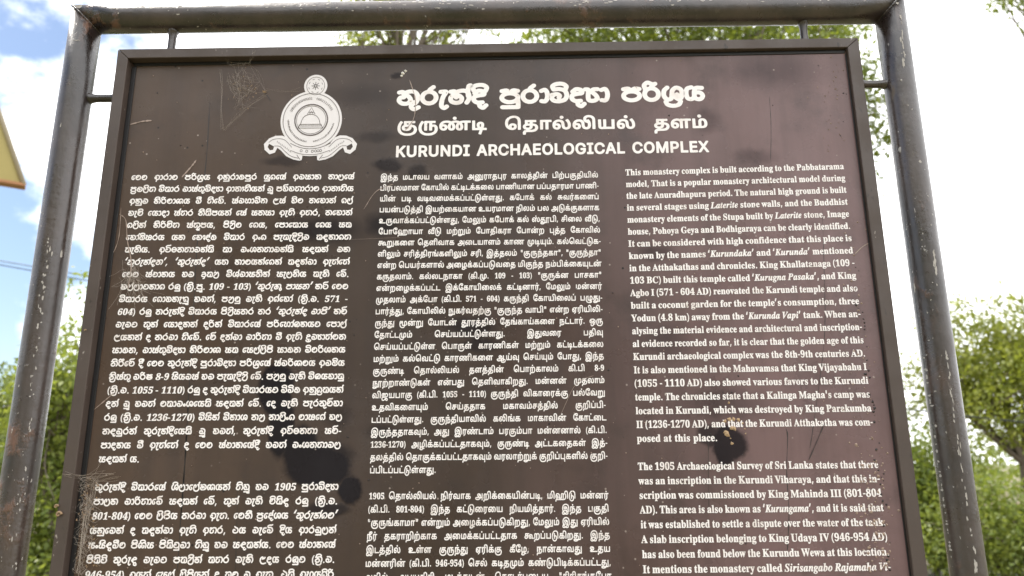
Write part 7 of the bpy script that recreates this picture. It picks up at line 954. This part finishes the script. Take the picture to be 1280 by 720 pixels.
# ------------------------------------------------------------------ scratches, drips, droppings, webs
def flat_strip(px_pts, wpx, y=-.0009, wob=.5, seed=1, n=7):
    rr = random.Random(seed); P = [at(x, y_, 0) for x, y_ in px_pts]; P = [np.array((p.x+rr.uniform(-wob, wob)*.001, p.z+rr.uniform(-wob, wob)*.001)) for p in P]
    P = catmull(P, n) if len(P) > 2 else P; V = []; F = []
    for i, p in enumerate(P):
        d = P[min(i+1, len(P)-1)]-P[max(i-1, 0)]; d = d/np.hypot(*d); nn = np.array((-d[1], d[0]))*wpx*.0006*(.35+.9*rr.random())*(.3 if i in (0, len(P)-1) else 1)
        V += [(p[0]+nn[0], y, p[1]+nn[1]), (p[0]-nn[0], y, p[1]-nn[1])]
    F = [(2*i, 2*i+1, 2*i+3, 2*i+2) for i in range(len(P)-1)]; return mesh('scratch', V, F)
for i, (p, w_, mt_, nm) in enumerate((
    ([(262, 128), (258, 200), (247, 300), (240, 420), (232, 560), (226, 640), (222, 716)], 1.6, M_DRIP, 'drip_mark'), ([(236, 500), (231, 580), (226, 650)], 2.2, M_DRIP, 'drip_mark'),
    ([(982, 536), (985, 546), (983, 590), (986, 640), (984, 690)], 1.6, M_DRIP, 'drip_mark'), ([(962, 120), (964, 160), (963, 200)], .9, M_DRIP, 'drip_mark'), ([(1028, 262), (1030, 330), (1031, 420), (1018, 520), (1012, 560)], 1.0, M_DRIP, 'drip_mark'),
    ([(886, 540), (885, 580), (886, 640)], 1.2, M_DRIP, 'drip_mark'), ([(345, 645), (346, 700)], 1.2, M_DRIP, 'drip_mark'), ([(297, 600), (296, 660), (294, 715)], 1.0, M_DRIP, 'drip_mark'),
    ([(150, 268), (158, 276), (160, 300), (164, 330), (160, 362)], 1.5, M_SCR, 'scratch'), ([(512, 100), (518, 118), (520, 132), (516, 150), (505, 165)], 1.2, M_SCR, 'scratch'), ([(118, 512), (132, 500), (142, 492)], 1.2, M_SCR, 'scratch'),
    ([(163, 156), (178, 152), (190, 151)], 2.0, M_SCR, 'scratch'), ([(1068, 318), (1078, 308), (1088, 303)], 1.2, M_SCR, 'scratch'), ([(455, 262), (470, 240), (492, 230)], .9, M_SCR, 'scratch'), ([(228, 222), (240, 208), (246, 200)], 2.2, M_SCR, 'scratch'),
    ([(1010, 575), (1022, 548), (1030, 528)], .9, M_DRIP, 'scratch'), ([(430, 300), (500, 297)], .7, M_SCR, 'scratch'), ([(331, 115), (338, 126)], 2.6, M_DRIP, 'scratch'), ([(1071, 52+10), (1085, 180), (1104, 360), (1126, 560), (1137, 690)], 1.2, M_SCR, 'scratch'),
    ([(700, 520), (720, 480), (742, 470)], .7, M_SCR, 'scratch'), ([(135, 330), (148, 300), (152, 260)], .9, M_SCR, 'scratch'))):
    me = flat_strip(p, w_*(.7 if nm == 'drip_mark' else 1), y=-.0002 if nm == 'drip_mark' else -.0009, seed=i, wob=.6); me.name = nm; link(nm, me, panel, [mt_])
def lump_mesh(spots, seed, name, y0=-.001, flat=.5):
    """spots: (x, z, r) on the sheet -> irregular flattened lumps joined"""
    rr = random.Random(seed); parts = []
    for x, z, r in spots:
        n = 7; V = [Vector((x, y0-r*flat*rr.uniform(.6, 1.3), z))]; F = []
        for k in range(n):
            a = 2*math.pi*k/n+rr.uniform(-.2, .2); q = r*rr.uniform(.55, 1.3); V.append(Vector((x+q*math.cos(a), y0+.0008, z+q*math.sin(a))))
        F = [(0, 1+(k+1) % n, 1+k) for k in range(n)]; parts.append((V, F))
    v, f = join_geo(parts); return mesh(name, v, f)
def spots(lst): return [(at(x, y, 0).x, at(x, y, 0).z, r*.0012) for x, y, r in lst]
rs = random.Random(11)
# patch of dried mud left by an insect on the dark stain
tag(link('mud_nest', lump_mesh(spots([(906, 526, 2.2), (911, 524, 2.6), (917, 524, 2.4), (923, 525, 2), (914, 535, 2.6), (918, 536, 3.2), (909, 542, 3.6), (906, 540, 2), (928, 529, 1.4), (931, 536, 1), (932, 542, .9), (913, 548, 1), (915, 554, 1.8), (911, 503, 1.6)]), 3, 'mud_nest', flat=.3), None, [mat('pale_dry_mud', (.42, .29, .17), .9)[0]]),
    'remains of a small tan mud nest stuck on the dark stain in the English text', 'insect nest')
tag(link('white_dropping', lump_mesh(spots([(504, 92, 2.6), (507, 89, 2.2), (502, 95, 1.6)]), 4, 'white_dropping'), None, [M_PALE]), 'small white dropping on the board above the Sinhala heading', 'dropping')
# fine debris: right edge and scattered flecks
deb = [(1062+34*(t/100)+rs.gauss(-6, 9), 250+t*4.6, rs.uniform(.5, 1.5)) for t in range(100)]
deb += [(rs.gauss(1096, 10), rs.uniform(545, 718), rs.uniform(.6, 2.2)) for _ in range(90)]
deb += [(rs.uniform(150, 1060), rs.uniform(75, 715), rs.uniform(.35, .9)) for _ in range(240)]
deb += [(rs.gauss(1040, 12), rs.uniform(60, 190), rs.uniform(.4, 1.1)) for _ in range(40)]
deb = [(x, y, r) for x, y, r in deb if x < 1058+(y-60)*.118]
d_ = link('grime_flecks', lump_mesh(spots(deb), 6, 'grime_flecks', flat=.35), panel, [mat('dusty_fleck', (.33, .24, .19), .9)[0]]); d_['kind'] = 'stuff'
deb2 = [(1070+44*(t/90)+rs.gauss(0, 3), 330+t*4.3, rs.uniform(.6, 1.9)) for t in range(90) if rs.random() < .45]
deb2 += [(rs.uniform(150, 1060), rs.uniform(75, 715), rs.uniform(.4, 1.2)) for _ in range(120)]
d_ = link('dark_flecks', lump_mesh(spots([(x, y, r) for x, y, r in deb2 if x < 1056+(y-60)*.118]), 8, 'dark_flecks', flat=.3), panel, [M_DRIP]); d_['kind'] = 'stuff'
# cobwebs: bundles of fine threads
def web(name, poly_threads, r, seed, husks, label):
    rr = random.Random(seed); parts = []
    for a, b_, sag, k in poly_threads:
        A, B = Vector(a), Vector(b_)
        for _ in range(k):
            j = lambda s=.0022: Vector((rr.gauss(0, s), rr.gauss(0, s*.5), rr.gauss(0, s)))
            P = [A+j(), A.lerp(B, .33)+Vector((0, 0, -sag))+j(), A.lerp(B, .66)+Vector((0, 0, -sag))+j(), B+j()]
            P = [tuple(p) for p in catmull(P, 3)]; parts.append(tube_geo(P, [r]*len(P), 3, False))
    v, f = join_geo(parts); nv = len(f)
    lv = []
    for x, y, z, q in husks:
        for _ in range(2):
            V = [Vector((x, y, z))+Vector((rr.uniform(-q, q), rr.uniform(-q, q)*.5, rr.uniform(-q, q))) for _ in range(4)]; lv.append((V, [(0, 1, 2), (0, 2, 3), (0, 3, 1), (1, 3, 2)]))
    if lv: hv, hf = join_geo(lv); f2 = [tuple(i+len(v) for i in q) for q in hf]; v = v+hv
    else: f2 = []
    me = mesh(name, v, f+f2); me.materials.append(M_WEB); me.materials.append(M_NEST); me.polygons.foreach_set('material_index', [0]*nv+[1]*len(f2))
    return tag(link(name, me), label, 'cobweb')
P3 = lambda x, y, Y=-.004: tuple(at(x, y, Y))
hub = [P3(300, 92), P3(312, 100), P3(318, 112), P3(296, 110), P3(304, 126), P3(290, 98)]
th = [(P3(278, 66, -.016), P3(285, 80), 0, 3), (P3(285, 80), P3(310, 78), .003, 5), (P3(318, 66, -.016), P3(310, 80), 0, 4), (P3(274, 88), P3(279, 162), 0, 3), (P3(279, 162), P3(332, 118), 0, 5), (P3(332, 114), P3(376, 113), 0, 2), (P3(310, 80), P3(332, 116), -.004, 3)]
for _ in range(46):
    a, b_ = rs.choice(hub), rs.choice(hub); q = lambda p: (p[0]+rs.gauss(0, .007), p[1], p[2]+rs.gauss(0, .009)); th.append((q(a), q(b_), rs.uniform(-.002, .004), 1))
for k in range(10): th.append((P3(rs.uniform(280, 300), 120+rs.uniform(-30, 20)), P3(rs.uniform(300, 325), 118+rs.uniform(-20, 20)), .003, 1))
web('cobweb', th, .00007, 21, [(*P3(rs.gauss(305, 12), rs.gauss(105, 14)), .0012) for _ in range(26)]+[(*P3(331, 115), .004)], 'torn cobweb hanging from the frame left of the round emblem')
th = []
for k in range(95):
    y = rs.uniform(592, 716); th.append((P3(95+rs.uniform(0, 12)-(y-592)*.03, y, -.006), P3(95+rs.uniform(8, 44)*(1-(y-592)/260), y+rs.gauss(0, 16)), rs.uniform(-.004, .006), 1))
th += [(P3(78, 592, -.018), P3(142, 592), .004, 5), (P3(104, 600), P3(150, 596), .003, 4), (P3(120, 600), P3(104, 680), .0, 6), (P3(112, 620), P3(96, 716), 0, 8)]
web('cobweb', th, .00013, 22, [(*P3(rs.gauss(108, 8), rs.uniform(596, 716)), .0017) for _ in range(55)]+[(*P3(122, 608), .003), (*P3(104, 645), .004)], 'dense brown cobweb with trapped husks in the lower left corner of the sheet')
th = [(P3(rs.gauss(165, 6), rs.uniform(325, 350)), P3(rs.gauss(168, 14), rs.uniform(345, 385)), .002, 1) for _ in range(38)]
web('cobweb', th, .00011, 23, [], 'small pale cobweb smear across the ninth line of Sinhala text')
# snail-like cases stuck on the left frame edge
for k, (x, y, r) in enumerate(((71, 633, 2.4), (74, 643, 3.4), (107, 413, 1.4))):
    p = at(x, y, -.016); parts = []
    v, f = tube_geo([(p.x+r*.0011*math.cos(a)*(1-a/9), p.y-.0012-.0002*a, p.z+r*.0011*math.sin(a)*(1-a/9)) for a in np.arange(0, 7.5, .4)], [.0013*r*.4*(1-i/26) for i in range(19)], 7)
    tag(link('insect_case', mesh('insect_case', v, f, True), None, [M_NEST]), ('upper tan insect case beside the lower cobweb on the left frame edge', 'larger tan insect case below another on the left frame edge', 'tiny tan insect case high on the left frame edge')[k], 'insect case', 'insect cases on the board frame')
# bare primer chips on the tubes: flakes lying on the round surface
def chips(name, cx, lst, seed):
    rr = random.Random(seed); parts = []
    for px, py, rx, rz in lst:
        for _ in range(1):
            p = at(px, py, -.014); u = max(-.98, min(.98, (p.x-cx)/R_T)); th0 = math.asin(u); n = 9; V = []
            for k in range(n):
                a = 2*math.pi*k/n; q = rr.uniform(.5, 1.25); t_ = th0+q*math.cos(a)*rx*.0012/R_T; V.append(Vector((cx+(R_T+.0003)*math.sin(t_), -(R_T+.0003)*math.cos(t_), p.z+q*math.sin(a)*rz*.0012)))
            parts.append((V, [tuple(range(n))]))
    v, f = join_geo(parts); o = link(name, mesh(name, v, f), sign, [M_CHIP]); o['kind'] = 'stuff'; return o
rc = random.Random(9)
c1 = [(62+(330-y)*.13+rc.gauss(0, 1.3), y, rc.uniform(.5, 1.3), rc.uniform(1, 4)) for y in [rc.uniform(300, 420) for _ in range(26)]]
c1 += [(40+(520-y)*.115+rc.gauss(0, 2), y, rc.uniform(.4, 1.0), rc.uniform(.7, 2.8)) for y in [rc.uniform(420, 715) for _ in range(34)]]
c1 += [(28+(520-y)*.1+rc.gauss(0, 8), y, rc.uniform(.3, .8), rc.uniform(.4, 1.2)) for y in [rc.uniform(120, 715) for _ in range(30)]]
c1 += [(75, 317, 1.8, 4.5), (80, 160, 1, 4), (99, 54, 5, .8), (103, 12, 4, 2.5), (96, 13, 2, 2)]
chips('paint_chips', XL, c1, 1)
c2 = [(1122+(y-20)*.068+rc.gauss(0, .8), y, rc.uniform(.6, 1.2), rc.uniform(2, 7)) for y in [rc.uniform(20, 86) for _ in range(16)]]
c2 += [(1163+(y-320)*.115+rc.gauss(0, .6), y, rc.uniform(.8, 1.6), rc.uniform(2, 6)) for y in [rc.uniform(318, 365) for _ in range(10)]]
c2 += [(1166+(y-350)*.135+rc.gauss(0, 1), y, rc.uniform(.5, 1.1), rc.uniform(1, 4.5)) for y in [rc.uniform(440, 718) for _ in range(42)]]
c2 += [(1158+(y-420)*.105+rc.gauss(0, 3), y, rc.uniform(1, 2.6), rc.uniform(.8, 2)) for y in [rc.uniform(425, 715) for _ in range(42)]]
c2 += [(1140+(y-200)*.1+rc.gauss(0, 6), y, rc.uniform(.3, .9), rc.uniform(.4, 1.4)) for y in [rc.uniform(60, 715) for _ in range(36)]]
c2 += [(1110, 10, 2.2, 3), (1118, 8, 2, 2), (1146, 205, 2, 2.6), (1147, 358, 1.2, 7)]
chips('paint_chips', XR, c2, 2)
def rail_chips():
    rr = random.Random(5); parts = []
    for _ in range(150):
        x = rr.uniform(-.62, .62); zc = ZTL+(ZTR-ZTL)*(x-XL)/(XR-XL); a0 = rr.gauss(.35, .28); n = 7; V = []; rx, ra = rr.uniform(.0008, .0045), rr.uniform(.02, .07)
        for k in range(n):
            a = 2*math.pi*k/n; q = rr.uniform(.5, 1.3); t_ = a0+q*math.sin(a)*ra; V.append(Vector((x+q*math.cos(a)*rx, -(R_T+.0003)*math.cos(t_), zc+(R_T+.0003)*math.sin(t_))))
        parts.append((V, [tuple(range(n))]))
    v, f = join_geo(parts); o = link('paint_chips', mesh('paint_chips', v, f), sign, [M_CHIP]); o['kind'] = 'stuff'
rail_chips()

# ------------------------------------------------------------------ vegetation
def m_leaf(name, c1, c2, trans=.42):
    m = bpy.data.materials.new(name); m.use_nodes = True; t = m.node_tree; t.nodes.clear(); s = NT(t); o = s.obj()
    geo = N(t, 'ShaderNodeNewGeometry'); c = s.mix(s.m('ADD', s.m('MULTIPLY', geo.outputs['Random Per Island'], .6), s.m('MULTIPLY', s.noise(o, .9, 3), .5)), c1, c2)
    d = N(t, 'ShaderNodeBsdfPrincipled'); L(t, c, d.inputs['Base Color']); d.inputs['Roughness'].default_value = .5
    tr = N(t, 'ShaderNodeBsdfTranslucent'); c3 = s.mix(.45, c, (.30, .34, .03)); L(t, c3, tr.inputs[0])
    x = N(t, 'ShaderNodeMixShader'); x.inputs[0].default_value = trans; L(t, d.outputs[0], x.inputs[1]); L(t, tr.outputs[0], x.inputs[2])
    ou = N(t, 'ShaderNodeOutputMaterial'); L(t, x.outputs[0], ou.inputs[0]); return m
def m_bark():
    m, t, b = mat('grey_brown_bark', rough=.9); s = NT(t); o = s.obj(); L(t, s.mix(s.noise(s.map(o, (1, 1, .2)), 9, 6, .7), (.07, .052, .038), (.20, .165, .13)), b.inputs['Base Color'])
    s.bump(s.noise(s.map(o, (1, 1, .25)), 14, 6), .7, .03, b); return m
BARK = m_bark()
LEAF_A = m_leaf('yellow_green_leaf', (.075, .12, .016), (.26, .27, .04), .55); LEAF_B = m_leaf('mid_green_leaf', (.05, .10, .014), (.17, .20, .032), .5); LEAF_C = m_leaf('bright_shrub_leaf', (.08, .14, .022), (.25, .28, .06), .5)
def leaf_cloud(centres, radii, per, size, seed, droop=.3):
    r = np.random.default_rng(seed); C = []; 
    for c, q, n in zip(centres, radii, per):
        d = r.normal(size=(n, 3)); d /= np.linalg.norm(d, axis=1)[:, None]; C.append(np.array(c)+d*(q*r.uniform(.25, 1, size=(n, 1))**.6)*np.array((1, 1, .8)))
    C = np.vstack(C); n = len(C)
    a = r.normal(size=(n, 3)); a[:, 2] -= droop; a /= np.linalg.norm(a, axis=1)[:, None]; b = np.cross(a, r.normal(size=(n, 3))); b /= np.linalg.norm(b, axis=1)[:, None]; nn = np.cross(a, b)
    s = size*r.uniform(.6, 1.3, size=(n, 1)); V = np.stack([C-a*s*.5, C+b*s*.24+nn*s*.05, C+a*s*.5-nn*s*.08, C-b*s*.24+nn*s*.05], 1).reshape(-1, 3)
    q = np.arange(n)[:, None]*4; return V, np.hstack([q, q+1, q+2, q+3])
def tree(name, base, height, crown_c, crown_r, nclump, perc, leaf, size, label, cat, seed, trunk_r=.16, group=None, skip=None, clump=(.5, 1.0), forks=5, shell=.55):
    rr = random.Random(seed); base = Vector(base); t = thing(name, label, cat, base, group); cc = Vector(crown_c)-base; cr = Vector(crown_r)
    cen = []; tries = 0
    while len(cen) < nclump and tries < nclump*30:
        tries += 1
        d = Vector([rr.gauss(0, 1) for _ in range(3)]).normalized(); q = rr.uniform(shell, 1)
        lump = .78+.3*math.sin(d.x*4+seed)*math.cos(d.z*5+seed*2)+.12*math.sin(d.y*9)
        p = cc+Vector((d.x*cr.x, d.y*cr.y, d.z*cr.z))*q*lump
        if p.z < .25: continue
        if skip and skip(p+base): continue
        cen.append(p)
    rad = [rr.uniform(*clump) for _ in cen]; V, Q = leaf_cloud([tuple(c) for c in cen], rad, [max(4, int(perc*(q/clump[1])**2)) for q in rad], size, seed)
    link('crown', raw_mesh('crown', V, Q, 4), t, [leaf])
    parts = []; fork = Vector((cc.x*.5, cc.y*.5, max(.25, min(cc.z-cr.z*.75, height*.45)))); P = [Vector((0, 0, -.1)), Vector((rr.uniform(-.1, .1), 0, fork.z*.5)), fork]
    P = [tuple(p) for p in catmull(P, 5)]; parts.append(tube_geo(P, [trunk_r*(1-.35*i/len(P)) for i in range(len(P))], 12))
    limbs = []
    for k in range(forks):
        tgt = rr.choice(cen); e = fork.lerp(tgt, .8); mid = fork.lerp(e, .5)+Vector((rr.uniform(-.2, .2)*cr.x, rr.uniform(-.2, .2)*cr.y, cr.z*.12)); Q_ = [Vector(tuple(p)) for p in catmull([fork-Vector((0, 0, .1)), mid, e], 6)]
        limbs.append(Q_); parts.append(tube_geo(Q_, [trunk_r*.6*(1-.75*i/len(Q_)) for i in range(len(Q_))], 8))
    for c in cen[:min(len(cen), 90)]:
        lb = min(limbs, key=lambda Z: (Z[-1]-c).length); s_ = lb[rr.randint(len(lb)//3, len(lb)-1)]; m_ = s_.lerp(c, .5)+Vector((rr.uniform(-.15, .15), rr.uniform(-.15, .15), rr.uniform(-.1, .25)))*cr.z*.3
        Q_ = [tuple(p) for p in catmull([s_, m_, c], 4)]; parts.append(tube_geo(Q_, [trunk_r*.16*(1-.7*i/len(Q_)) for i in range(len(Q_))], 5))
    v, f = join_geo(parts); link('trunk', mesh('trunk', v, f, True), t, [BARK]); return t
G0 = lambda p: (p.x, p.y, 0)
# tree behind the board whose forked trunk shows above the frame
a = at(520, 40, 11)
tree('shade_tree', (a.x+.2, 11, 0), 11, (a.x-.25, 11.2, 10.0), (2.0, 1.9, 2.6), 90, 130, LEAF_A, .11, 'slender tree whose forked trunk and thin yellowish leaves show above the top rail', 'tree', 31, .17, clump=(.25, .6), forks=6)
c = at(860, 30, 12.5)
tree('shade_tree', (c.x+.5, 13, 0), 10, (c.x-.3, 12.8, 9.7), (4.1, 2.6, 2.3), 270, 190, LEAF_B, .125, 'broad dense green tree seen along the top edge of the board', 'tree', 32, .26, clump=(.35, .85), forks=8)
c = at(1085, 70, 9)
tree('shade_tree', (c.x-.3, 9.6, 0), 8, (c.x-.55, 9.4, 6.7), (.85, 1.0, 2.5), 100, 150, LEAF_B, .10, 'thin leafy tree in the gap beside the right post of the board', 'tree', 33, .10, clump=(.2, .5), forks=5)
c = at(1330, -40, 10)
tree('shade_tree', (c.x+1.2, 10.5, 0), 10, (c.x+.55, 10.3, c.z+.35), (1.75, 1.6, 1.35), 110, 130, LEAF_B, .10, 'overhanging tree whose leaf sprays dip into the top right corner', 'tree', 34, .16, clump=(.2, .5), forks=6)
# right-hand tree with open limbs and the shrubs under it
c = at(1245, 480, 16)
tree('rain_tree', (at(1290, 600, 16).x, 16.2, 0), 6, (c.x+.3, 16, 3.6), (3.1, 2.3, 2.45), 190, 215, LEAF_A, .12, 'spreading yellow-green tree with open limbs right of the right post', 'tree', 35, .10, clump=(.3, .75), forks=9, shell=.35)
# left hedge-like shrubs
for k, (px, py, Y, rx, rz, lf, lab) in enumerate((
    (8, 560, 7.2, 1.05, 1.35, LEAF_C, 'bright green shrub at the left edge outside the left post'), (90, 520, 6.4, .75, 1.35, LEAF_C, 'bright leafy shrub in the gap between left post and board'),
    (40, 735, 6.6, 1.5, .95, LEAF_C, 'low spreading shrub at the foot of the left shrubs', ), (-90, 600, 7.6, 1.1, 1.3, LEAF_B, 'green shrub beyond the left edge of the shrub row'), (200, 620, 8.0, 1.2, 1.1, LEAF_B, 'green shrub standing behind the left part of the board'), (420, 640, 9.5, 1.5, 1.2, LEAF_B, 'wide green shrub behind the Tamil text column'))):
    c = at(px, py, Y); tree('shrub', (c.x, Y+.1, 0), 2.2, (c.x, Y, c.z), (rx, .9, rz*1.1), 95, 190, lf, .07, lab, 'shrub', 40+k, .05, 'shrubs behind the board', clump=(.2, .45), forks=6, shell=.3)
for k, (px, py, Y, rx, rz, lf, lab) in enumerate((
    (1250, 680, 10, 1.5, 1.05, LEAF_C, 'bright low shrub at the bottom right outside the right post'), (1160, 630, 11, .9, 1.35, LEAF_B, 'taller shrub showing between the board and the right post'), (1420, 660, 12.5, 1.7, 1.3, LEAF_B, 'shrub beyond the right end of the shrub row'), (980, 690, 14, 1.8, 1.2, LEAF_B, 'low shrub behind the English text column'))):
    c = at(px, py, Y); tree('shrub', (c.x, Y+.1, 0), 2.2, (c.x, Y, c.z), (rx, 1.1, rz), 95, 190, lf, .085, lab, 'shrub', 50+k, .06, 'shrubs behind the board', clump=(.25, .55), forks=6, shell=.3)
# far wood seen low down on both sides
V, Q = leaf_cloud([(rs.uniform(-60, 60), rs.uniform(34, 60), rs.uniform(.5, 4.2)) for _ in range(420)], [rs.uniform(1.2, 2.6) for _ in range(420)], [70]*420, .42, 77)
tag(link('distant_wood', raw_mesh('distant_wood', V, Q, 4), None, [LEAF_B]), 'low line of distant woodland behind the shrubs', 'woodland', kind='stuff')
# trees behind the viewer that the glossy sheet mirrors
for k, (x, y, h, r, lab) in enumerate(((-10.5, -12, 9.0, 3.2, 'broad tree at the left end of the row behind the viewer'), (-5.2, -12.5, 8.6, 3.1, 'tall tree left of the middle behind the viewer'), (-.2, -13, 7.2, 2.8, 'rounded shorter tree straight behind the viewer'),
        (4.4, -14, 8.0, 2.5, 'tree right of the middle behind the viewer'), (12.5, -15, 6.8, 2.9, 'tree at the right end of the row behind the viewer'))):
    tree('roadside_tree', (x, y, 0), h, (x, y, h*.58), (r, r, h*.42), 110, 150, LEAF_B, .22, lab, 'tree', 60+k, .2, 'trees mirrored in the board', clump=(.7, 1.3), forks=7, shell=.3)

# ------------------------------------------------------------------ yellow gable board at the left
def gable():
    E = at(29, 229, 8.0); zE = E.z; w_ = 1.3; h = 3.0; dp = .06; th = math.radians(33); rv, nv = Vector((math.cos(th), math.sin(th), 0)), Vector((math.sin(th), -math.cos(th), 0))
    ctr = E-rv*w_-nv*dp; t = thing('gable_board', 'tall yellow gable board with a pale edge strip, far left', 'gable', (ctr.x, ctr.y, 0)); t.rotation_euler.z = th
    my, tt, b = mat('faded_yellow_sheet', rough=.55); s = NT(tt); oo = s.obj(); L(tt, s.mix(s.noise(s.map(oo, (1, 1, .3)), 5, 6, .65), (.24, .19, .05), (.38, .31, .10)), b.inputs['Base Color'])
    mb = mat('orange_brown_eave', (.34, .16, .07), .7)[0]; mr_ = mat('pale_edge_strip', (.42, .36, .27), .6)[0]; mp = mat('grey_steel_leg', (.25, .23, .2), .7)[0]
    for k, (x0, x1) in enumerate(((-w_, -.46), (-.44, .44), (.46, w_))):            # three upright sheets under the slopes
        zt = lambda x: zE+h*(1-abs(x)/w_)
        P = [(x0, zE), (x1, zE), (x1, zt(x1))] + ([(0, zE+h)] if x0 < 0 < x1 else []) + [(x0, zt(x0))]; P = [p for i, p in enumerate(P) if i == 0 or (abs(p[0]-P[i-1][0])+abs(p[1]-P[i-1][1])) > .01]
        n = len(P); y = -dp+.008*(k % 2); V = [(x, y, z) for x, z in P]+[(x, dp, z) for x, z in P]; F = [tuple(range(n)), tuple(range(n, 2*n))[::-1]]+[(i, i+n, (i+1) % n+n, (i+1) % n) for i in range(n)]
        link('gable_sheet', mesh('gable_sheet', V, F), t, [my])
    for s_ in (-1, 1):
        v, f = tube_geo([(s_*(w_+.01), -dp-.01, zE-.02), (s_*.02, -dp-.01, zE+h+.03)], [.03, .03], 8); link('edge_strip', mesh('edge_strip', v, f, True), t, [mr_])
        v, f = tube_geo([(s_*.45, 0, -.2), (s_*.45, 0, zE-.02)], [.05, .05], 12); link('leg', mesh('leg', v, f, True), t, [mp])
    link('eave_board', from_bm('eave_board', box_bm(-w_-.03, w_+.03, -dp-.035, dp+.02, zE-.045, zE-.004, .006)), t, [mb])
    link('finial', from_bm('finial', box_bm(-.06, .06, -.05, .05, zE+h-.02, zE+h+.12, .02)), t, [mr_])
gable()
# ------------------------------------------------------------------ overhead cables and their poles
def pole(x, y, h, label):
    t = thing('utility_pole', label, 'pole', (x, y, 0), 'utility poles carrying the overhead cables'); mc = mat('pole_concrete', (.34, .32, .29), .85)[0]
    v, f = tube_geo([(0, 0, -.3), (0, 0, h*.5), (0, 0, h)], [.15, .125, .10], 14); link('pole_shaft', mesh('pole_shaft', v, f, True), t, [mc])
    link('crossarm', from_bm('crossarm', box_bm(-.05, .05, -.6, .6, h-.5, h-.38, .01)), t, [mat('crossarm_steel', (.2, .2, .2), .5)[0]])
    for s_ in (-.5, 0, .5):
        v, f = tube_geo([(0, s_, h-.38), (0, s_, h-.32), (0, s_, h-.28), (0, s_, h-.22)], [.03, .055, .03, .05], 10); link('insulator', mesh('insulator', v, f, True), t, [mat('porcelain', (.5, .45, .4), .3)[0]])
M_CABLE = mat('cable_black', (.03, .035, .04), .6)[0]
def cable(A, B, sag, r, label):
    P = [Vector(A).lerp(Vector(B), i/40)+Vector((0, 0, -4*sag*(i/40)*(1-i/40))) for i in range(41)]; v, f = tube_geo(P, [r]*41, 6); tag(link('overhead_cable', mesh('overhead_cable', v, f, True), None, [M_CABLE]), label, 'cable', 'overhead cables')
for (p0, p1, lab) in (((0, 326), (110, 345), 'upper of the two thin cables crossing behind the left post'), ((0, 331), (110, 351), 'lower of the two thin cables crossing behind the left post')):
    A, B = at(*p0, 15), at(*p1, 15); d = B-A; cable(A-d*5.2, B+d*4.5, .0, .011, lab)
A, B = at(1130, 511, 14.5), at(1280, 528, 14.5); d = B-A; cable(A-d*2.6, B+d*2.2, .0, .016, 'single sagging cable in front of the spreading tree on the right')
A0 = at(0, 328, 15)-(at(110, 345, 15)-at(0, 326, 15))*5.2; pole(A0.x, 15, A0.z+.4, 'concrete utility pole carrying the two cables beyond the left edge')
B0 = at(110, 347, 15)+(at(110, 345, 15)-at(0, 326, 15))*4.5; pole(B0.x, 15.0, B0.z+.4, 'concrete utility pole hidden behind the middle of the board')
B1 = B+d*2.2; pole(B1.x, 14.5, B1.z+.4, 'concrete utility pole carrying the cable beyond the right edge')
A1 = A-d*2.6;
